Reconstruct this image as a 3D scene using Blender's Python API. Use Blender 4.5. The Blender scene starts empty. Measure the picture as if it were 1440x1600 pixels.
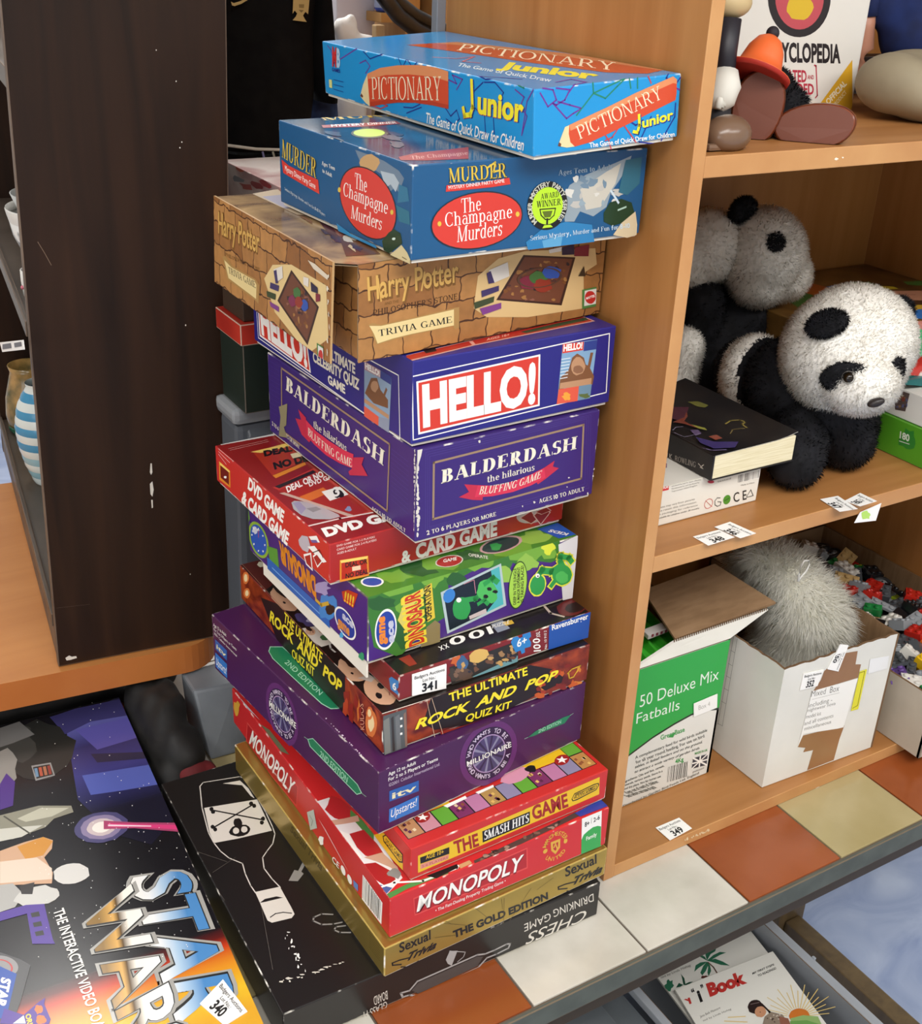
import bpy, bmesh, math, random
from mathutils import Vector, Matrix, Euler
random.seed(7)
V3 = Vector
# ------------------------------------------------------------------ camera, world, lights, exposure
SC = bpy.context.scene
COL = SC.collection
CAM_C = V3((-0.71003839, -0.78213096, 0.98824353))
CAM_R = Matrix(((0.8564277828961054, -0.5147213097056453, 0.03991774064957426),
                (-0.19818641468595435, -0.39918025656027417, -0.8951967760254731),
                (0.47671123095390605, 0.7587602362455343, -0.4438798330348347)))
CAM_F = 1833.7337860337025
cd = bpy.data.cameras.new('camera')
cam = bpy.data.objects.new('camera', cd)
COL.objects.link(cam)
cd.sensor_fit = 'HORIZONTAL'
cd.sensor_width = 36.0
cd.lens = CAM_F / 1440.0 * 36.0
cd.clip_start = 0.02
rm = Matrix((CAM_R[0], -CAM_R[1], -CAM_R[2])).transposed().to_4x4()
cam.matrix_world = Matrix.Translation(CAM_C) @ rm
SC.camera = cam
SC.view_settings.view_transform = 'Standard'
SC.view_settings.look = 'None'
SC.view_settings.gamma = 1.0
SC.view_settings.use_curve_mapping = False
SC.view_settings.exposure = -0.06
w = bpy.data.worlds.new('room_air')
SC.world = w
w.use_nodes = True
w.node_tree.nodes['Background'].inputs[0].default_value = (0.9, 0.95, 1.0, 1)
w.node_tree.nodes['Background'].inputs[1].default_value = 0.25

def area(name, loc, rot, sx, sy, power, col=(1, 0.975, 0.935)):
    l = bpy.data.lights.new(name, 'AREA')
    l.shape = 'RECTANGLE'
    l.size, l.size_y, l.energy, l.color = sx, sy, power, col
    o = bpy.data.objects.new(name, l)
    o.location = loc
    o.rotation_euler = rot
    COL.objects.link(o)
    return o
area('ceiling_tube_light', (-0.6, -1.1, 1.86), (0, 0, 0), 1.5, 0.6, 38)
area('ceiling_tube_light', (-1.6, 0.3, 1.86), (0, 0, 0), 0.4, 1.5, 16)
area('ceiling_tube_light', (0.9, -1.5, 1.86), (0, 0, 0), 1.5, 0.6, 27)
area('ceiling_tube_light', (0.2, 1.5, 1.86), (0, 0, 0), 1.5, 0.5, 60)
area('side_fill_light', (-2.9, -1.6, 0.75), (0, math.radians(-90), 0), 1.1, 2.2, 24, (0.95, 0.98, 1.0))  # added fill, no real source: brightens the left faces and under the counter
area('daylight_window_light', (1.6, 3.3, 1.15), (math.radians(-90), 0, 0), 2.4, 1.2, 45, (0.93, 0.97, 1.0))

# ------------------------------------------------------------------ pixel rays (frame of 1440 x 1600)
def ray(px, py):
    return CAM_R.transposed() @ V3(((px - 720) / CAM_F, (py - 800) / CAM_F, 1.0))
def at(px, py, **k):
    d = ray(px, py)
    (ax, v), = k.items()
    i = 'xyz'.index(ax)
    return CAM_C + d * ((v - CAM_C[i]) / d[i])
def at_plane(px, py, p, n):
    d = ray(px, py)
    return CAM_C + d * ((p - CAM_C).dot(n) / d.dot(n))
def on_sphere(px, py, c, r):
    d = ray(px, py).normalized()
    oc = CAM_C - c
    b = oc.dot(d)
    q = b * b - (oc.dot(oc) - r * r)
    return CAM_C + d * (-b - math.sqrt(max(q, 0)))
def crop(x0, y0, s):
    return lambda *p: [(x0 + a / s, y0 + b / s) for a, b in p]
cA = crop(320, 40, 3.7895); cB = crop(700, 40, 3.7895); cC = crop(320, 440, 3.7895); cD = crop(640, 440, 3.7895)
cE = crop(320, 800, 3.7895); cF = crop(600, 800, 3.7895); cG = crop(320, 1150, 3.7895); cH = crop(600, 1130, 3.7895)
cM = crop(420, 30, 2.1818); cT = crop(320, 280, 2.1818); cS = crop(0, 1060, 2.9625); c7 = crop(350, 1120, 2.3226)
cQ3 = crop(1080, 0, 4); cQ4 = crop(1000, 260, 2.6659); cQ5 = crop(940, 840, 2.88); cQ6 = crop(900, 1100, 2.6667)
cU = crop(1060, 280, 4.2125); cV = crop(970, 840, 3.636); cW = crop(1240, 860, 5); cX = crop(1000, 600, 5.5385)
cY = crop(1000, 1420, 3.2727); cZ = crop(340, 0, 3.7895); cN = crop(580, 1440, 3.2727)

# ------------------------------------------------------------------ materials
def lin(h):
    h = h.lstrip('#')
    out = []
    for i in (0, 2, 4):
        c = int(h[i:i + 2], 16) / 255
        out.append(c / 12.92 if c <= 0.04045 else ((c + 0.055) / 1.055) ** 2.4)
    return tuple(out) + (1,)
MATS = {}
def flat(hexcol, rough=0.4, metal=0.0, spec=0.5, trans=0.0, alpha=1.0, name=None):
    key = (hexcol, rough, metal, spec, trans, alpha, name)
    if key in MATS: return MATS[key]
    m = bpy.data.materials.new(name or 'print_' + hexcol.lstrip('#'))
    m.use_nodes = True
    b = m.node_tree.nodes['Principled BSDF']
    b.inputs['Base Color'].default_value = lin(hexcol)
    b.inputs['Roughness'].default_value = rough
    b.inputs['Metallic'].default_value = metal
    b.inputs['Specular IOR Level'].default_value = spec
    b.inputs['Transmission Weight'].default_value = trans
    b.inputs['Alpha'].default_value = alpha
    MATS[key] = m
    return m
def noisy(name, c1, c2, scale=8.0, stretch=(1, 1, 1), rough=0.5, detail=5.0, bump=0.0, metal=0.0, lo=0.35, hi=0.65, spec=0.5, uv=False, distort=0.0):
    if name in MATS: return MATS[name]
    m = bpy.data.materials.new(name)
    m.use_nodes = True
    nt = m.node_tree
    b = nt.nodes['Principled BSDF']
    tc = nt.nodes.new('ShaderNodeTexCoord')
    mp = nt.nodes.new('ShaderNodeMapping')
    mp.inputs['Scale'].default_value = stretch
    nz = nt.nodes.new('ShaderNodeTexNoise')
    nz.inputs['Scale'].default_value = scale
    nz.inputs['Detail'].default_value = detail
    nz.inputs['Distortion'].default_value = distort
    cr = nt.nodes.new('ShaderNodeValToRGB')
    cr.color_ramp.elements[0].position, cr.color_ramp.elements[1].position = lo, hi
    cr.color_ramp.elements[0].color, cr.color_ramp.elements[1].color = lin(c1), lin(c2)
    L = nt.links.new
    L(tc.outputs['UV' if uv else 'Object'], mp.inputs[0]); L(mp.outputs[0], nz.inputs[0]); L(nz.outputs[0], cr.inputs[0])
    L(cr.outputs[0], b.inputs['Base Color'])
    b.inputs['Roughness'].default_value = rough
    b.inputs['Metallic'].default_value = metal
    b.inputs['Specular IOR Level'].default_value = spec
    if bump:
        bp = nt.nodes.new('ShaderNodeBump')
        bp.inputs['Strength'].default_value = bump
        bp.inputs['Distance'].default_value = 0.002
        L(nz.outputs[0], bp.inputs['Height']); L(bp.outputs[0], b.inputs['Normal'])
    MATS[name] = m
    return m
def edge_mat(hexcol):
    return noisy('worn_edge_' + hexcol.lstrip('#'), hexcol, '#ece6da', scale=60, rough=0.6, detail=3, lo=0.55, hi=0.68)
def bricks(name):
    m = bpy.data.materials.new(name)
    m.use_nodes = True
    nt = m.node_tree; L = nt.links.new
    b = nt.nodes['Principled BSDF']
    tc = nt.nodes.new('ShaderNodeTexCoord')
    nz = nt.nodes.new('ShaderNodeTexNoise'); nz.inputs['Scale'].default_value = 55; nz.inputs['Detail'].default_value = 2
    mix = nt.nodes.new('ShaderNodeMixRGB'); mix.blend_type = 'LINEAR_LIGHT'; mix.inputs[0].default_value = 0.006
    br = nt.nodes.new('ShaderNodeTexBrick')
    br.inputs['Color1'].default_value = lin('#bd8c52'); br.inputs['Color2'].default_value = lin('#8f5f32')
    br.inputs['Mortar'].default_value = lin('#4a2a16')
    br.inputs['Scale'].default_value = 1.0; br.inputs['Mortar Size'].default_value = 0.0008
    br.inputs['Mortar Smooth'].default_value = 0.4; br.inputs['Brick Width'].default_value = 0.031; br.inputs['Row Height'].default_value = 0.0205
    n2 = nt.nodes.new('ShaderNodeTexNoise'); n2.inputs['Scale'].default_value = 90; n2.inputs['Detail'].default_value = 6
    cr = nt.nodes.new('ShaderNodeValToRGB')
    cr.color_ramp.elements[0].color = (0.55, 0.5, 0.45, 1); cr.color_ramp.elements[1].color = (1.15, 1.05, 0.95, 1)
    mu = nt.nodes.new('ShaderNodeMixRGB'); mu.blend_type = 'MULTIPLY'; mu.inputs[0].default_value = 0.8
    L(tc.outputs['UV'], nz.inputs[0]); L(tc.outputs['UV'], mix.inputs[1]); L(nz.outputs['Color'], mix.inputs[2])
    L(mix.outputs[0], br.inputs[0]); L(tc.outputs['UV'], n2.inputs[0]); L(n2.outputs[0], cr.inputs[0])
    L(br.outputs['Color'], mu.inputs[1]); L(cr.outputs[0], mu.inputs[2]); L(mu.outputs[0], b.inputs['Base Color'])
    b.inputs['Roughness'].default_value = 0.45
    return m
def ramp_mat(name, stops, p0, p1, rough=0.35):
    # a printed colour fade from world point p0 to p1 (the artwork's own fade)
    m = bpy.data.materials.new(name); m.use_nodes = True
    nt = m.node_tree; L = nt.links.new
    b = nt.nodes['Principled BSDF']
    g = nt.nodes.new('ShaderNodeNewGeometry')
    d = p1 - p0
    sub = nt.nodes.new('ShaderNodeVectorMath'); sub.operation = 'SUBTRACT'; sub.inputs[1].default_value = p0
    dot = nt.nodes.new('ShaderNodeVectorMath'); dot.operation = 'DOT_PRODUCT'; dot.inputs[1].default_value = d / d.dot(d)
    cr = nt.nodes.new('ShaderNodeValToRGB')
    els = cr.color_ramp.elements
    while len(els) < len(stops): els.new(0.5)
    for e, (p, c) in zip(els, stops): e.position = p; e.color = lin(c)
    L(g.outputs['Position'], sub.inputs[0]); L(sub.outputs[0], dot.inputs[0]); L(dot.outputs['Value'], cr.inputs[0])
    L(cr.outputs[0], b.inputs['Base Color'])
    b.inputs['Roughness'].default_value = rough
    return m

# ------------------------------------------------------------------ mesh builder (world coordinates in, one object out)
class MB:
    def __init__(s):
        s.v, s.f, s.m, s.uv, s.mats, s.sm, s.nr = [], [], [], [], [], [], {}
    def mi(s, mat):
        if mat not in s.mats: s.mats.append(mat)
        return s.mats.index(mat)
    def face(s, pts, mat, uv=None, smooth=False, nrm=None):
        k = len(s.v)
        if nrm is not None:
            smooth = True
            for i in range(len(pts)): s.nr[k + i] = tuple(nrm)
        s.v += [tuple(p) for p in pts]
        s.f.append(list(range(k, k + len(pts)))); s.m.append(s.mi(mat)); s.uv.append(uv); s.sm.append(smooth)
    def mesh(s, verts, faces, mat, smooth=True):
        k = len(s.v)
        s.v += [tuple(p) for p in verts]
        for f in faces:
            mt = mat(f, verts) if callable(mat) else mat
            s.f.append([k + i for i in f]); s.m.append(s.mi(mt)); s.uv.append(None); s.sm.append(smooth)
    def hexa(s, c, mat, edge=None, bev=0.0012, uvs=True):
        # c: eight corners n r b l (bottom ring), N R B L (top ring)
        c = [V3(p) for p in c]
        bm = bmesh.new()
        vs = [bm.verts.new(p) for p in c]
        for f in ((3, 2, 1, 0), (4, 5, 6, 7), (0, 1, 5, 4), (1, 2, 6, 5), (2, 3, 7, 6), (3, 0, 4, 7)):
            bm.faces.new([vs[i] for i in f])
        bm.normal_update()
        if bev:
            r = bmesh.ops.bevel(bm, geom=list(bm.edges), offset=bev, segments=2, affect='EDGES', profile=0.6)
            ef = set(r['faces'])
        else: ef = set()
        bm.normal_update()
        X = (c[1] - c[0]).normalized(); Y = (c[3] - c[0]).normalized()
        for f in bm.faces:
            small = f in ef
            uv = None
            if uvs:
                n = f.normal
                if abs(n.z) > 0.7: uv = [((l.vert.co - c[0]).dot(X), (l.vert.co - c[0]).dot(Y)) for l in f.loops]
                elif abs(n.dot(X)) > 0.6: uv = [(-(l.vert.co - c[0]).dot(Y), l.vert.co.z - c[0].z) for l in f.loops]
                else: uv = [((l.vert.co - c[0]).dot(X), l.vert.co.z - c[0].z) for l in f.loops]
            mt = mat
            if isinstance(mat, dict):
                n = f.normal
                k = 'T' if n.z > 0.7 else 'B' if n.z < -0.7 else ('R' if n.dot(X) > 0.6 else 'L' if n.dot(X) < -0.6 else ('F' if n.dot(Y) < 0 else 'K'))
                mt = mat.get(k, mat['*'])
            s.face([v.co.copy() for v in f.verts], (edge or mat['*'] if isinstance(mat, dict) else edge or mat) if small else mt, uv)
        bm.free()
    def box(s, x0, x1, y0, y1, z0, z1, mat, edge=None, bev=0.001):
        s.hexa([(x0, y0, z0), (x1, y0, z0), (x1, y1, z0), (x0, y1, z0), (x0, y0, z1), (x1, y0, z1), (x1, y1, z1), (x0, y1, z1)], mat, edge, bev)
    def slab(s, quad, thick, mat, edge=None, bev=0.0):
        # quad of four points, extruded by vector thick
        t = V3(thick); q = [V3(p) for p in quad]
        s.hexa(q + [p + t for p in q], mat, edge, bev, uvs=False)
    def tube(s, pts, r, mat, n=8, closed=False, caps=True):
        pts = [V3(p) for p in pts]
        rs = r if isinstance(r, (list, tuple)) else [r] * len(pts)
        rings = []
        for i, p in enumerate(pts):
            a = pts[i - 1] if (i > 0 or closed) else pts[i]
            b = pts[(i + 1) % len(pts)] if (i < len(pts) - 1 or closed) else pts[i]
            d = (b - a).normalized()
            u = d.cross(V3((0, 0, 1)))
            if u.length < 0.05: u = d.cross(V3((1, 0, 0)))
            u.normalize(); q = d.cross(u)
            rings.append([p + (u * math.cos(2 * math.pi * k / n) + q * math.sin(2 * math.pi * k / n)) * rs[i] for k in range(n)])
        vv = [p for rg in rings for p in rg]
        ff = []
        m = len(pts)
        for i in range(m if closed else m - 1):
            for k in range(n):
                ff.append((i * n + k, i * n + (k + 1) % n, ((i + 1) % m) * n + (k + 1) % n, ((i + 1) % m) * n + k))
        if caps and not closed:
            ff.append(tuple(range(n))[::-1]); ff.append(tuple((m - 1) * n + k for k in range(n)))
        s.mesh(vv, ff, mat)
    def ell(s, c, r, mat, rot=None, nu=20, nv=12):
        c = V3(c)
        if not isinstance(r, (tuple, list)): r = (r, r, r)
        R = rot if rot is not None else Matrix.Identity(3)
        vv, ff = [], []
        for j in range(nv + 1):
            th = math.pi * j / nv
            for i in range(nu):
                ph = 2 * math.pi * i / nu
                vv.append(c + R @ V3((r[0] * math.sin(th) * math.cos(ph), r[1] * math.sin(th) * math.sin(ph), r[2] * math.cos(th))))
        for j in range(nv):
            for i in range(nu):
                ff.append((j * nu + i, (j + 1) * nu + i, (j + 1) * nu + (i + 1) % nu, j * nu + (i + 1) % nu))
        s.mesh(vv, ff, mat)
    def lathe(s, c, prof, mat, n=32, axis=None):
        c = V3(c); vv, ff = [], []
        for r, z in prof:
            for i in range(n):
                a = 2 * math.pi * i / n
                p = V3((r * math.cos(a), r * math.sin(a), z))
                vv.append(c + (axis @ p if axis is not None else p))
        for j in range(len(prof) - 1):
            for i in range(n):
                ff.append((j * n + i, j * n + (i + 1) % n, (j + 1) * n + (i + 1) % n, (j + 1) * n + i))
        s.mesh(vv, ff, mat)
    def build(s, name, parent=None, base=None, low=None):
        if low is not None: s.v = [(max(p[0], low[0]), p[1], max(p[2], low[1])) for p in s.v]
        if base is None: base = BASE.get(parent, V3((0, 0, 0))) if parent else V3((0, 0, 0))
        me = bpy.data.meshes.new(name)
        me.from_pydata([V3(p) - base for p in s.v], [], s.f)
        for m in s.mats: me.materials.append(m)
        me.polygons.foreach_set('material_index', s.m)
        me.polygons.foreach_set('use_smooth', s.sm)
        if any(u is not None for u in s.uv):
            ul = me.uv_layers.new(name='uv')
            for p, u in zip(me.polygons, s.uv):
                if u is not None:
                    for li, q in zip(p.loop_indices, u): ul.data[li].uv = q
        me.update()
        if s.nr:
            vn = [s.nr.get(i) or tuple(me.vertices[i].normal) for i in range(len(s.v))]
            me.normals_split_custom_set_from_vertices(vn)
        o = bpy.data.objects.new(name, me)
        COL.objects.link(o)
        if parent is not None:
            o.parent = parent
            BASE[o] = base
        else: o.location = base
        return o
BASE = {}
def thing(name, label, cat, base, group=None):
    o = bpy.data.objects.new(name, None)
    o.empty_display_size = 0.02
    o.location = base
    COL.objects.link(o)
    BASE[o] = V3(base)
    o['label'] = label; o['category'] = cat
    if group: o['group'] = group
    return o
def tag(o, label, cat, group=None, kind=None):
    o['label'] = label; o['category'] = cat
    if group: o['group'] = group
    if kind: o['kind'] = kind
    return o
def structure(o):
    o['kind'] = 'structure'
    return o

# ------------------------------------------------------------------ lettering: sans from the built-in font, serif drawn here
TXT = {}
def sans(sx, bold=0.0):
    k = (sx, bold)
    if k in TXT: return TXT[k]
    c = bpy.data.curves.new('lettering', 'FONT')
    c.body = sx; c.resolution_u = 3; c.offset = bold; c.fill_mode = 'FRONT'
    o = bpy.data.objects.new('lettering', c)
    COL.objects.link(o)
    dg = bpy.context.evaluated_depsgraph_get()
    me = o.evaluated_get(dg).to_mesh()
    vs = [(v.co.x, v.co.y) for v in me.vertices]
    fs = [list(p.vertices) for p in me.polygons]
    o.evaluated_get(dg).to_mesh_clear()
    bpy.data.objects.remove(o); bpy.data.curves.remove(c)
    TXT[k] = (vs, fs)
    return TXT[k]
CAP = max(y for x, y in sans('H')[0])

def serif_glyph(ch, W, t):
    P = []
    sv = 0.075
    def R(x0, y0, x1, y1): P.append([(x0, y0), (x1, y0), (x1, y1), (x0, y1)])
    def stem(x, y0, y1, w=None, top=True, bot=True, tl=True, tr=True):
        w = w or W
        R(x - w / 2, y0, x + w / 2, y1)
        if bot: R(x - w / 2 - sv, y0, x + w / 2 + sv, y0 + t)
        if top: R(x - w / 2 - (sv if tl else 0), y1 - t, x + w / 2 + (sv if tr else 0), y1)
    def diag(x0, y0, x1, y1, w): P.append([(x0 - w / 2, y0), (x0 + w / 2, y0), (x1 + w / 2, y1), (x1 - w / 2, y1)])
    def arc(cx, cy, rx, ry, a0, a1, w=None, tt=None, n=14):
        w = w or W * 1.05; tt = tt or t
        for i in range(n):
            a = math.radians(a0 + (a1 - a0) * i / n); b = math.radians(a0 + (a1 - a0) * (i + 1) / n)
            P.append([(cx + rx * math.cos(a), cy + ry * math.sin(a)), (cx + rx * math.cos(b), cy + ry * math.sin(b)),
                      (cx + (rx - w) * math.cos(b), cy + (ry - tt) * math.sin(b)), (cx + (rx - w) * math.cos(a), cy + (ry - tt) * math.sin(a))])
    def tick(x, y, d): P.append([(x, y), (x + 0.05 * d, y), (x + 0.02 * d, y + 0.2 * (1 if y < 0.5 else -1)), (x, y + 0.2 * (1 if y < 0.5 else -1))])
    h = W / 2
    T = t * 0.9
    if ch == ' ': return [], 0.3
    if ch == 'A':
        diag(0.12, 0, 0.40, 1, T * 1.3); diag(0.72, 0, 0.42, 1, W); R(0.2, 0.3, 0.62, 0.3 + t)
        R(0.0, 0, 0.26, t); R(0.56, 0, 0.88, t); wd = 0.88
    elif ch == 'B':
        stem(0.08 + h, 0, 1, tr=False); R(0.08, 0, 0.4, t); R(0.08, 1 - t, 0.38, 1); R(0.1, 0.5, 0.4, 0.5 + t)
        arc(0.36, 0.75, 0.28, 0.25, -90, 90); arc(0.38, 0.27, 0.32, 0.27, -90, 90); wd = 0.74
    elif ch in 'CG':
        arc(0.42, 0.5, 0.4, 0.51, 50, 312); tick(0.70, 0.98, -1)
        R(0.66, 0.68, 0.70, 0.98)
        if ch == 'G': stem(0.68, 0.03, 0.42, bot=False)
        else: R(0.66, 0.04, 0.69, 0.26)
        wd = 0.8
    elif ch == 'D':
        stem(0.08 + h, 0, 1, tr=False); R(0.08, 0, 0.4, t); R(0.08, 1 - t, 0.4, 1); arc(0.38, 0.5, 0.42, 0.5, -90, 90); wd = 0.86
    elif ch in 'EF':
        stem(0.08 + h, 0, 1, tr=False); R(0.08, 1 - t, 0.64, 1); R(0.1, 0.48, 0.5, 0.48 + t); R(0.59, 0.76, 0.64, 1); R(0.46, 0.38, 0.5, 0.62)
        if ch == 'E': R(0.08, 0, 0.68, t); R(0.63, 0, 0.68, 0.26)
        wd = 0.74
    elif ch == 'H':
        stem(0.08 + h, 0, 1); stem(0.66 + h, 0, 1); R(0.1, 0.48, 0.7, 0.48 + t); wd = 0.82 + W
    elif ch == 'I': stem(0.08 + h, 0, 1); wd = 0.16 + W
    elif ch == 'L': stem(0.08 + h, 0, 1); R(0.08, 0, 0.64, t); R(0.59, 0, 0.64, 0.28); wd = 0.7
    elif ch == 'M':
        stem(0.1, 0, 1, T * 1.3, tr=False); stem(0.84, 0, 1, W, tl=False); diag(0.46, 0, 0.12, 1, W); diag(0.46, 0, 0.8, 1, T * 1.3); wd = 1.02
    elif ch == 'N':
        stem(0.12, 0, 1, T * 1.3, tr=False); stem(0.74, 0, 1, T * 1.3); diag(0.70, 0, 0.14, 1, W); wd = 0.9
    elif ch == 'O': arc(0.44, 0.5, 0.43, 0.52, 0, 360, n=28); wd = 0.9
    elif ch == 'P':
        stem(0.08 + h, 0, 1, tr=False); R(0.08, 1 - t, 0.38, 1); R(0.1, 0.44, 0.38, 0.44 + t); arc(0.36, 0.72, 0.3, 0.28, -90, 90); wd = 0.7
    elif ch == 'R':
        stem(0.08 + h, 0, 1, tr=False); R(0.08, 1 - t, 0.38, 1); R(0.1, 0.46, 0.38, 0.46 + t); arc(0.36, 0.73, 0.29, 0.27, -90, 90)
        diag(0.68, 0, 0.40, 0.48, W); R(0.6, 0, 0.84, t); wd = 0.82
    elif ch == 'S':
        arc(0.33, 0.74, 0.29, 0.27, 40, 270, W * 0.9); arc(0.33, 0.265, 0.31, 0.28, -140, 90, W * 0.95); R(0.52, 0.74, 0.56, 1); R(0.03, 0, 0.07, 0.26); wd = 0.66
    elif ch == 'T':
        stem(0.38, 0, 1, top=False); R(0.02, 1 - t, 0.74, 1); R(0.02, 0.72, 0.06, 1); R(0.70, 0.72, 0.74, 1); wd = 0.76
    elif ch == 'U':
        stem(0.08 + h, 0.3, 1, bot=False); stem(0.70, 0.3, 1, T * 1.3, bot=False); arc(0.40, 0.3, 0.32, 0.31, 180, 360); wd = 0.84
    elif ch == 'V': diag(0.42, 0, 0.14, 1, W); diag(0.42, 0, 0.70, 1, T * 1.3); R(0, 1 - t, 0.3, 1); R(0.58, 1 - t, 0.82, 1); wd = 0.8
    elif ch == 'W': diag(0.34, 0, 0.12, 1, W); diag(0.34, 0, 0.52, 1, T * 1.3); diag(0.76, 0, 0.54, 1, W); diag(0.76, 0, 0.98, 1, T * 1.3); R(0, 1 - t, 0.28, 1); R(0.86, 1 - t, 1.1, 1); wd = 1.1
    elif ch == 'Y': diag(0.40, 0.42, 0.14, 1, W); diag(0.40, 0.42, 0.66, 1, T * 1.3); stem(0.40, 0, 0.48, top=False); R(0, 1 - t, 0.28, 1); R(0.54, 1 - t, 0.78, 1); wd = 0.76
    elif ch == 'a': arc(0.24, 0.21, 0.22, 0.22, 60, 360, W * 0.9); arc(0.24, 0.46, 0.2, 0.2, 20, 150, W * 0.8); stem(0.42, 0, 0.48, W * 0.9, top=False, bot=False); R(0.42, 0, 0.56, t); wd = 0.56
    elif ch == 'c': arc(0.27, 0.33, 0.26, 0.34, 50, 310); R(0.4, 0.46, 0.46, 0.58); wd = 0.48
    elif ch == 'd': arc(0.27, 0.33, 0.26, 0.34, 30, 330); stem(0.46, 0, 1, W, tr=False); wd = 0.62
    elif ch == 'e': arc(0.27, 0.33, 0.26, 0.34, 0, 318); R(0.04, 0.33, 0.5, 0.33 + t); wd = 0.53
    elif ch == 'g': arc(0.26, 0.4, 0.22, 0.26, 0, 360, W * 0.85); arc(0.26, -0.1, 0.24, 0.17, 0, 360, W * 0.6); R(0.42, 0.6, 0.56, 0.66); R(0.08, 0.05, 0.3, 0.14); wd = 0.54
    elif ch == 'h': stem(0.1, 0, 1, W, tr=False); arc(0.3, 0.44, 0.23, 0.24, 0, 170, W * 0.9); stem(0.47, 0, 0.46, W * 0.9, top=False); wd = 0.64
    elif ch == 'i': stem(0.12, 0, 0.66, W, tr=False); R(0.12 - h, 0.78, 0.12 + h, 0.94); wd = 0.26
    elif ch == 'l': stem(0.12, 0, 1, W, tr=False); wd = 0.26
    elif ch == 'm':
        stem(0.1, 0, 0.66, W, tr=False); arc(0.27, 0.44, 0.2, 0.24, 0, 170, W * 0.9); stem(0.41, 0, 0.46, W * 0.9, top=False)
        arc(0.58, 0.44, 0.2, 0.24, 0, 170, W * 0.9); stem(0.72, 0, 0.46, W * 0.9, top=False); wd = 0.9
    elif ch == 'n': stem(0.1, 0, 0.66, W, tr=False); arc(0.3, 0.44, 0.23, 0.24, 0, 170, W * 0.9); stem(0.47, 0, 0.46, W * 0.9, top=False); wd = 0.64
    elif ch == 'o': arc(0.28, 0.33, 0.28, 0.35, 0, 360, n=20); wd = 0.58
    elif ch == 'p': stem(0.1, -0.3, 0.66, W, tr=False); arc(0.3, 0.33, 0.26, 0.34, -150, 150); wd = 0.6
    elif ch == 'r': stem(0.1, 0, 0.66, W, tr=False); arc(0.3, 0.44, 0.18, 0.23, 50, 170, W * 0.9); R(0.3, 0.5, 0.42, 0.64); wd = 0.44
    elif ch == 's': arc(0.21, 0.49, 0.18, 0.18, 30, 270, W * 0.8); arc(0.21, 0.18, 0.19, 0.19, -150, 90, W * 0.8); R(0.35, 0.48, 0.39, 0.66); R(0.02, 0, 0.06, 0.18); wd = 0.42
    elif ch == 't': stem(0.16, 0.06, 0.86, W, top=False, bot=False); R(0.02, 0.6, 0.36, 0.66); arc(0.28, 0.12, 0.19, 0.13, 180, 330); wd = 0.38
    elif ch == 'u': stem(0.1, 0.2, 0.66, W * 0.9, tr=False, bot=False); arc(0.29, 0.2, 0.25, 0.21, 180, 330); stem(0.46, 0, 0.66, W * 0.9, tr=False); wd = 0.62
    elif ch == "'": R(0.04, 0.7, 0.12, 1); wd = 0.16
    elif ch == '!': R(0.05, 0.3, 0.05 + W, 1); R(0.05, 0, 0.05 + W, 0.16); wd = 0.1 + W
    elif ch == '.': R(0.04, 0, 0.14, 0.1); wd = 0.2
    else: R(0.05, 0.3, 0.3, 0.36); wd = 0.36
    return P, wd
def serif(sx, W=0.15, t=0.05, gap=0.06):
    k = ('serif', sx, W, t)
    if k in TXT: return TXT[k]
    vs, fs, x = [], [], 0.0
    for ch in sx:
        if ch not in " ABCDGEFHILMNOPRSTUVWYacdeghilmnoprstu'!.":
            sv_, sf = sans(ch, 0.02)
            n = len(vs); xm = min(q[0] for q in sv_)
            vs += [(a - xm + (x + .05) * 0.7, b) for a, b in sv_]; fs += [[n + i for i in f] for f in sf]
            x += (max(q[0] for q in sv_) - xm) / .7 + .1 + gap
            continue
        P, wd = serif_glyph(ch, W, t)
        for p in P:
            n = len(vs)
            vs += [((a + x) * 0.7, b * CAP) for a, b in p]
            fs.append(list(range(n, n + len(p))))
        x += wd + gap
    TXT[k] = (vs, fs)
    return TXT[k]

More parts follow.
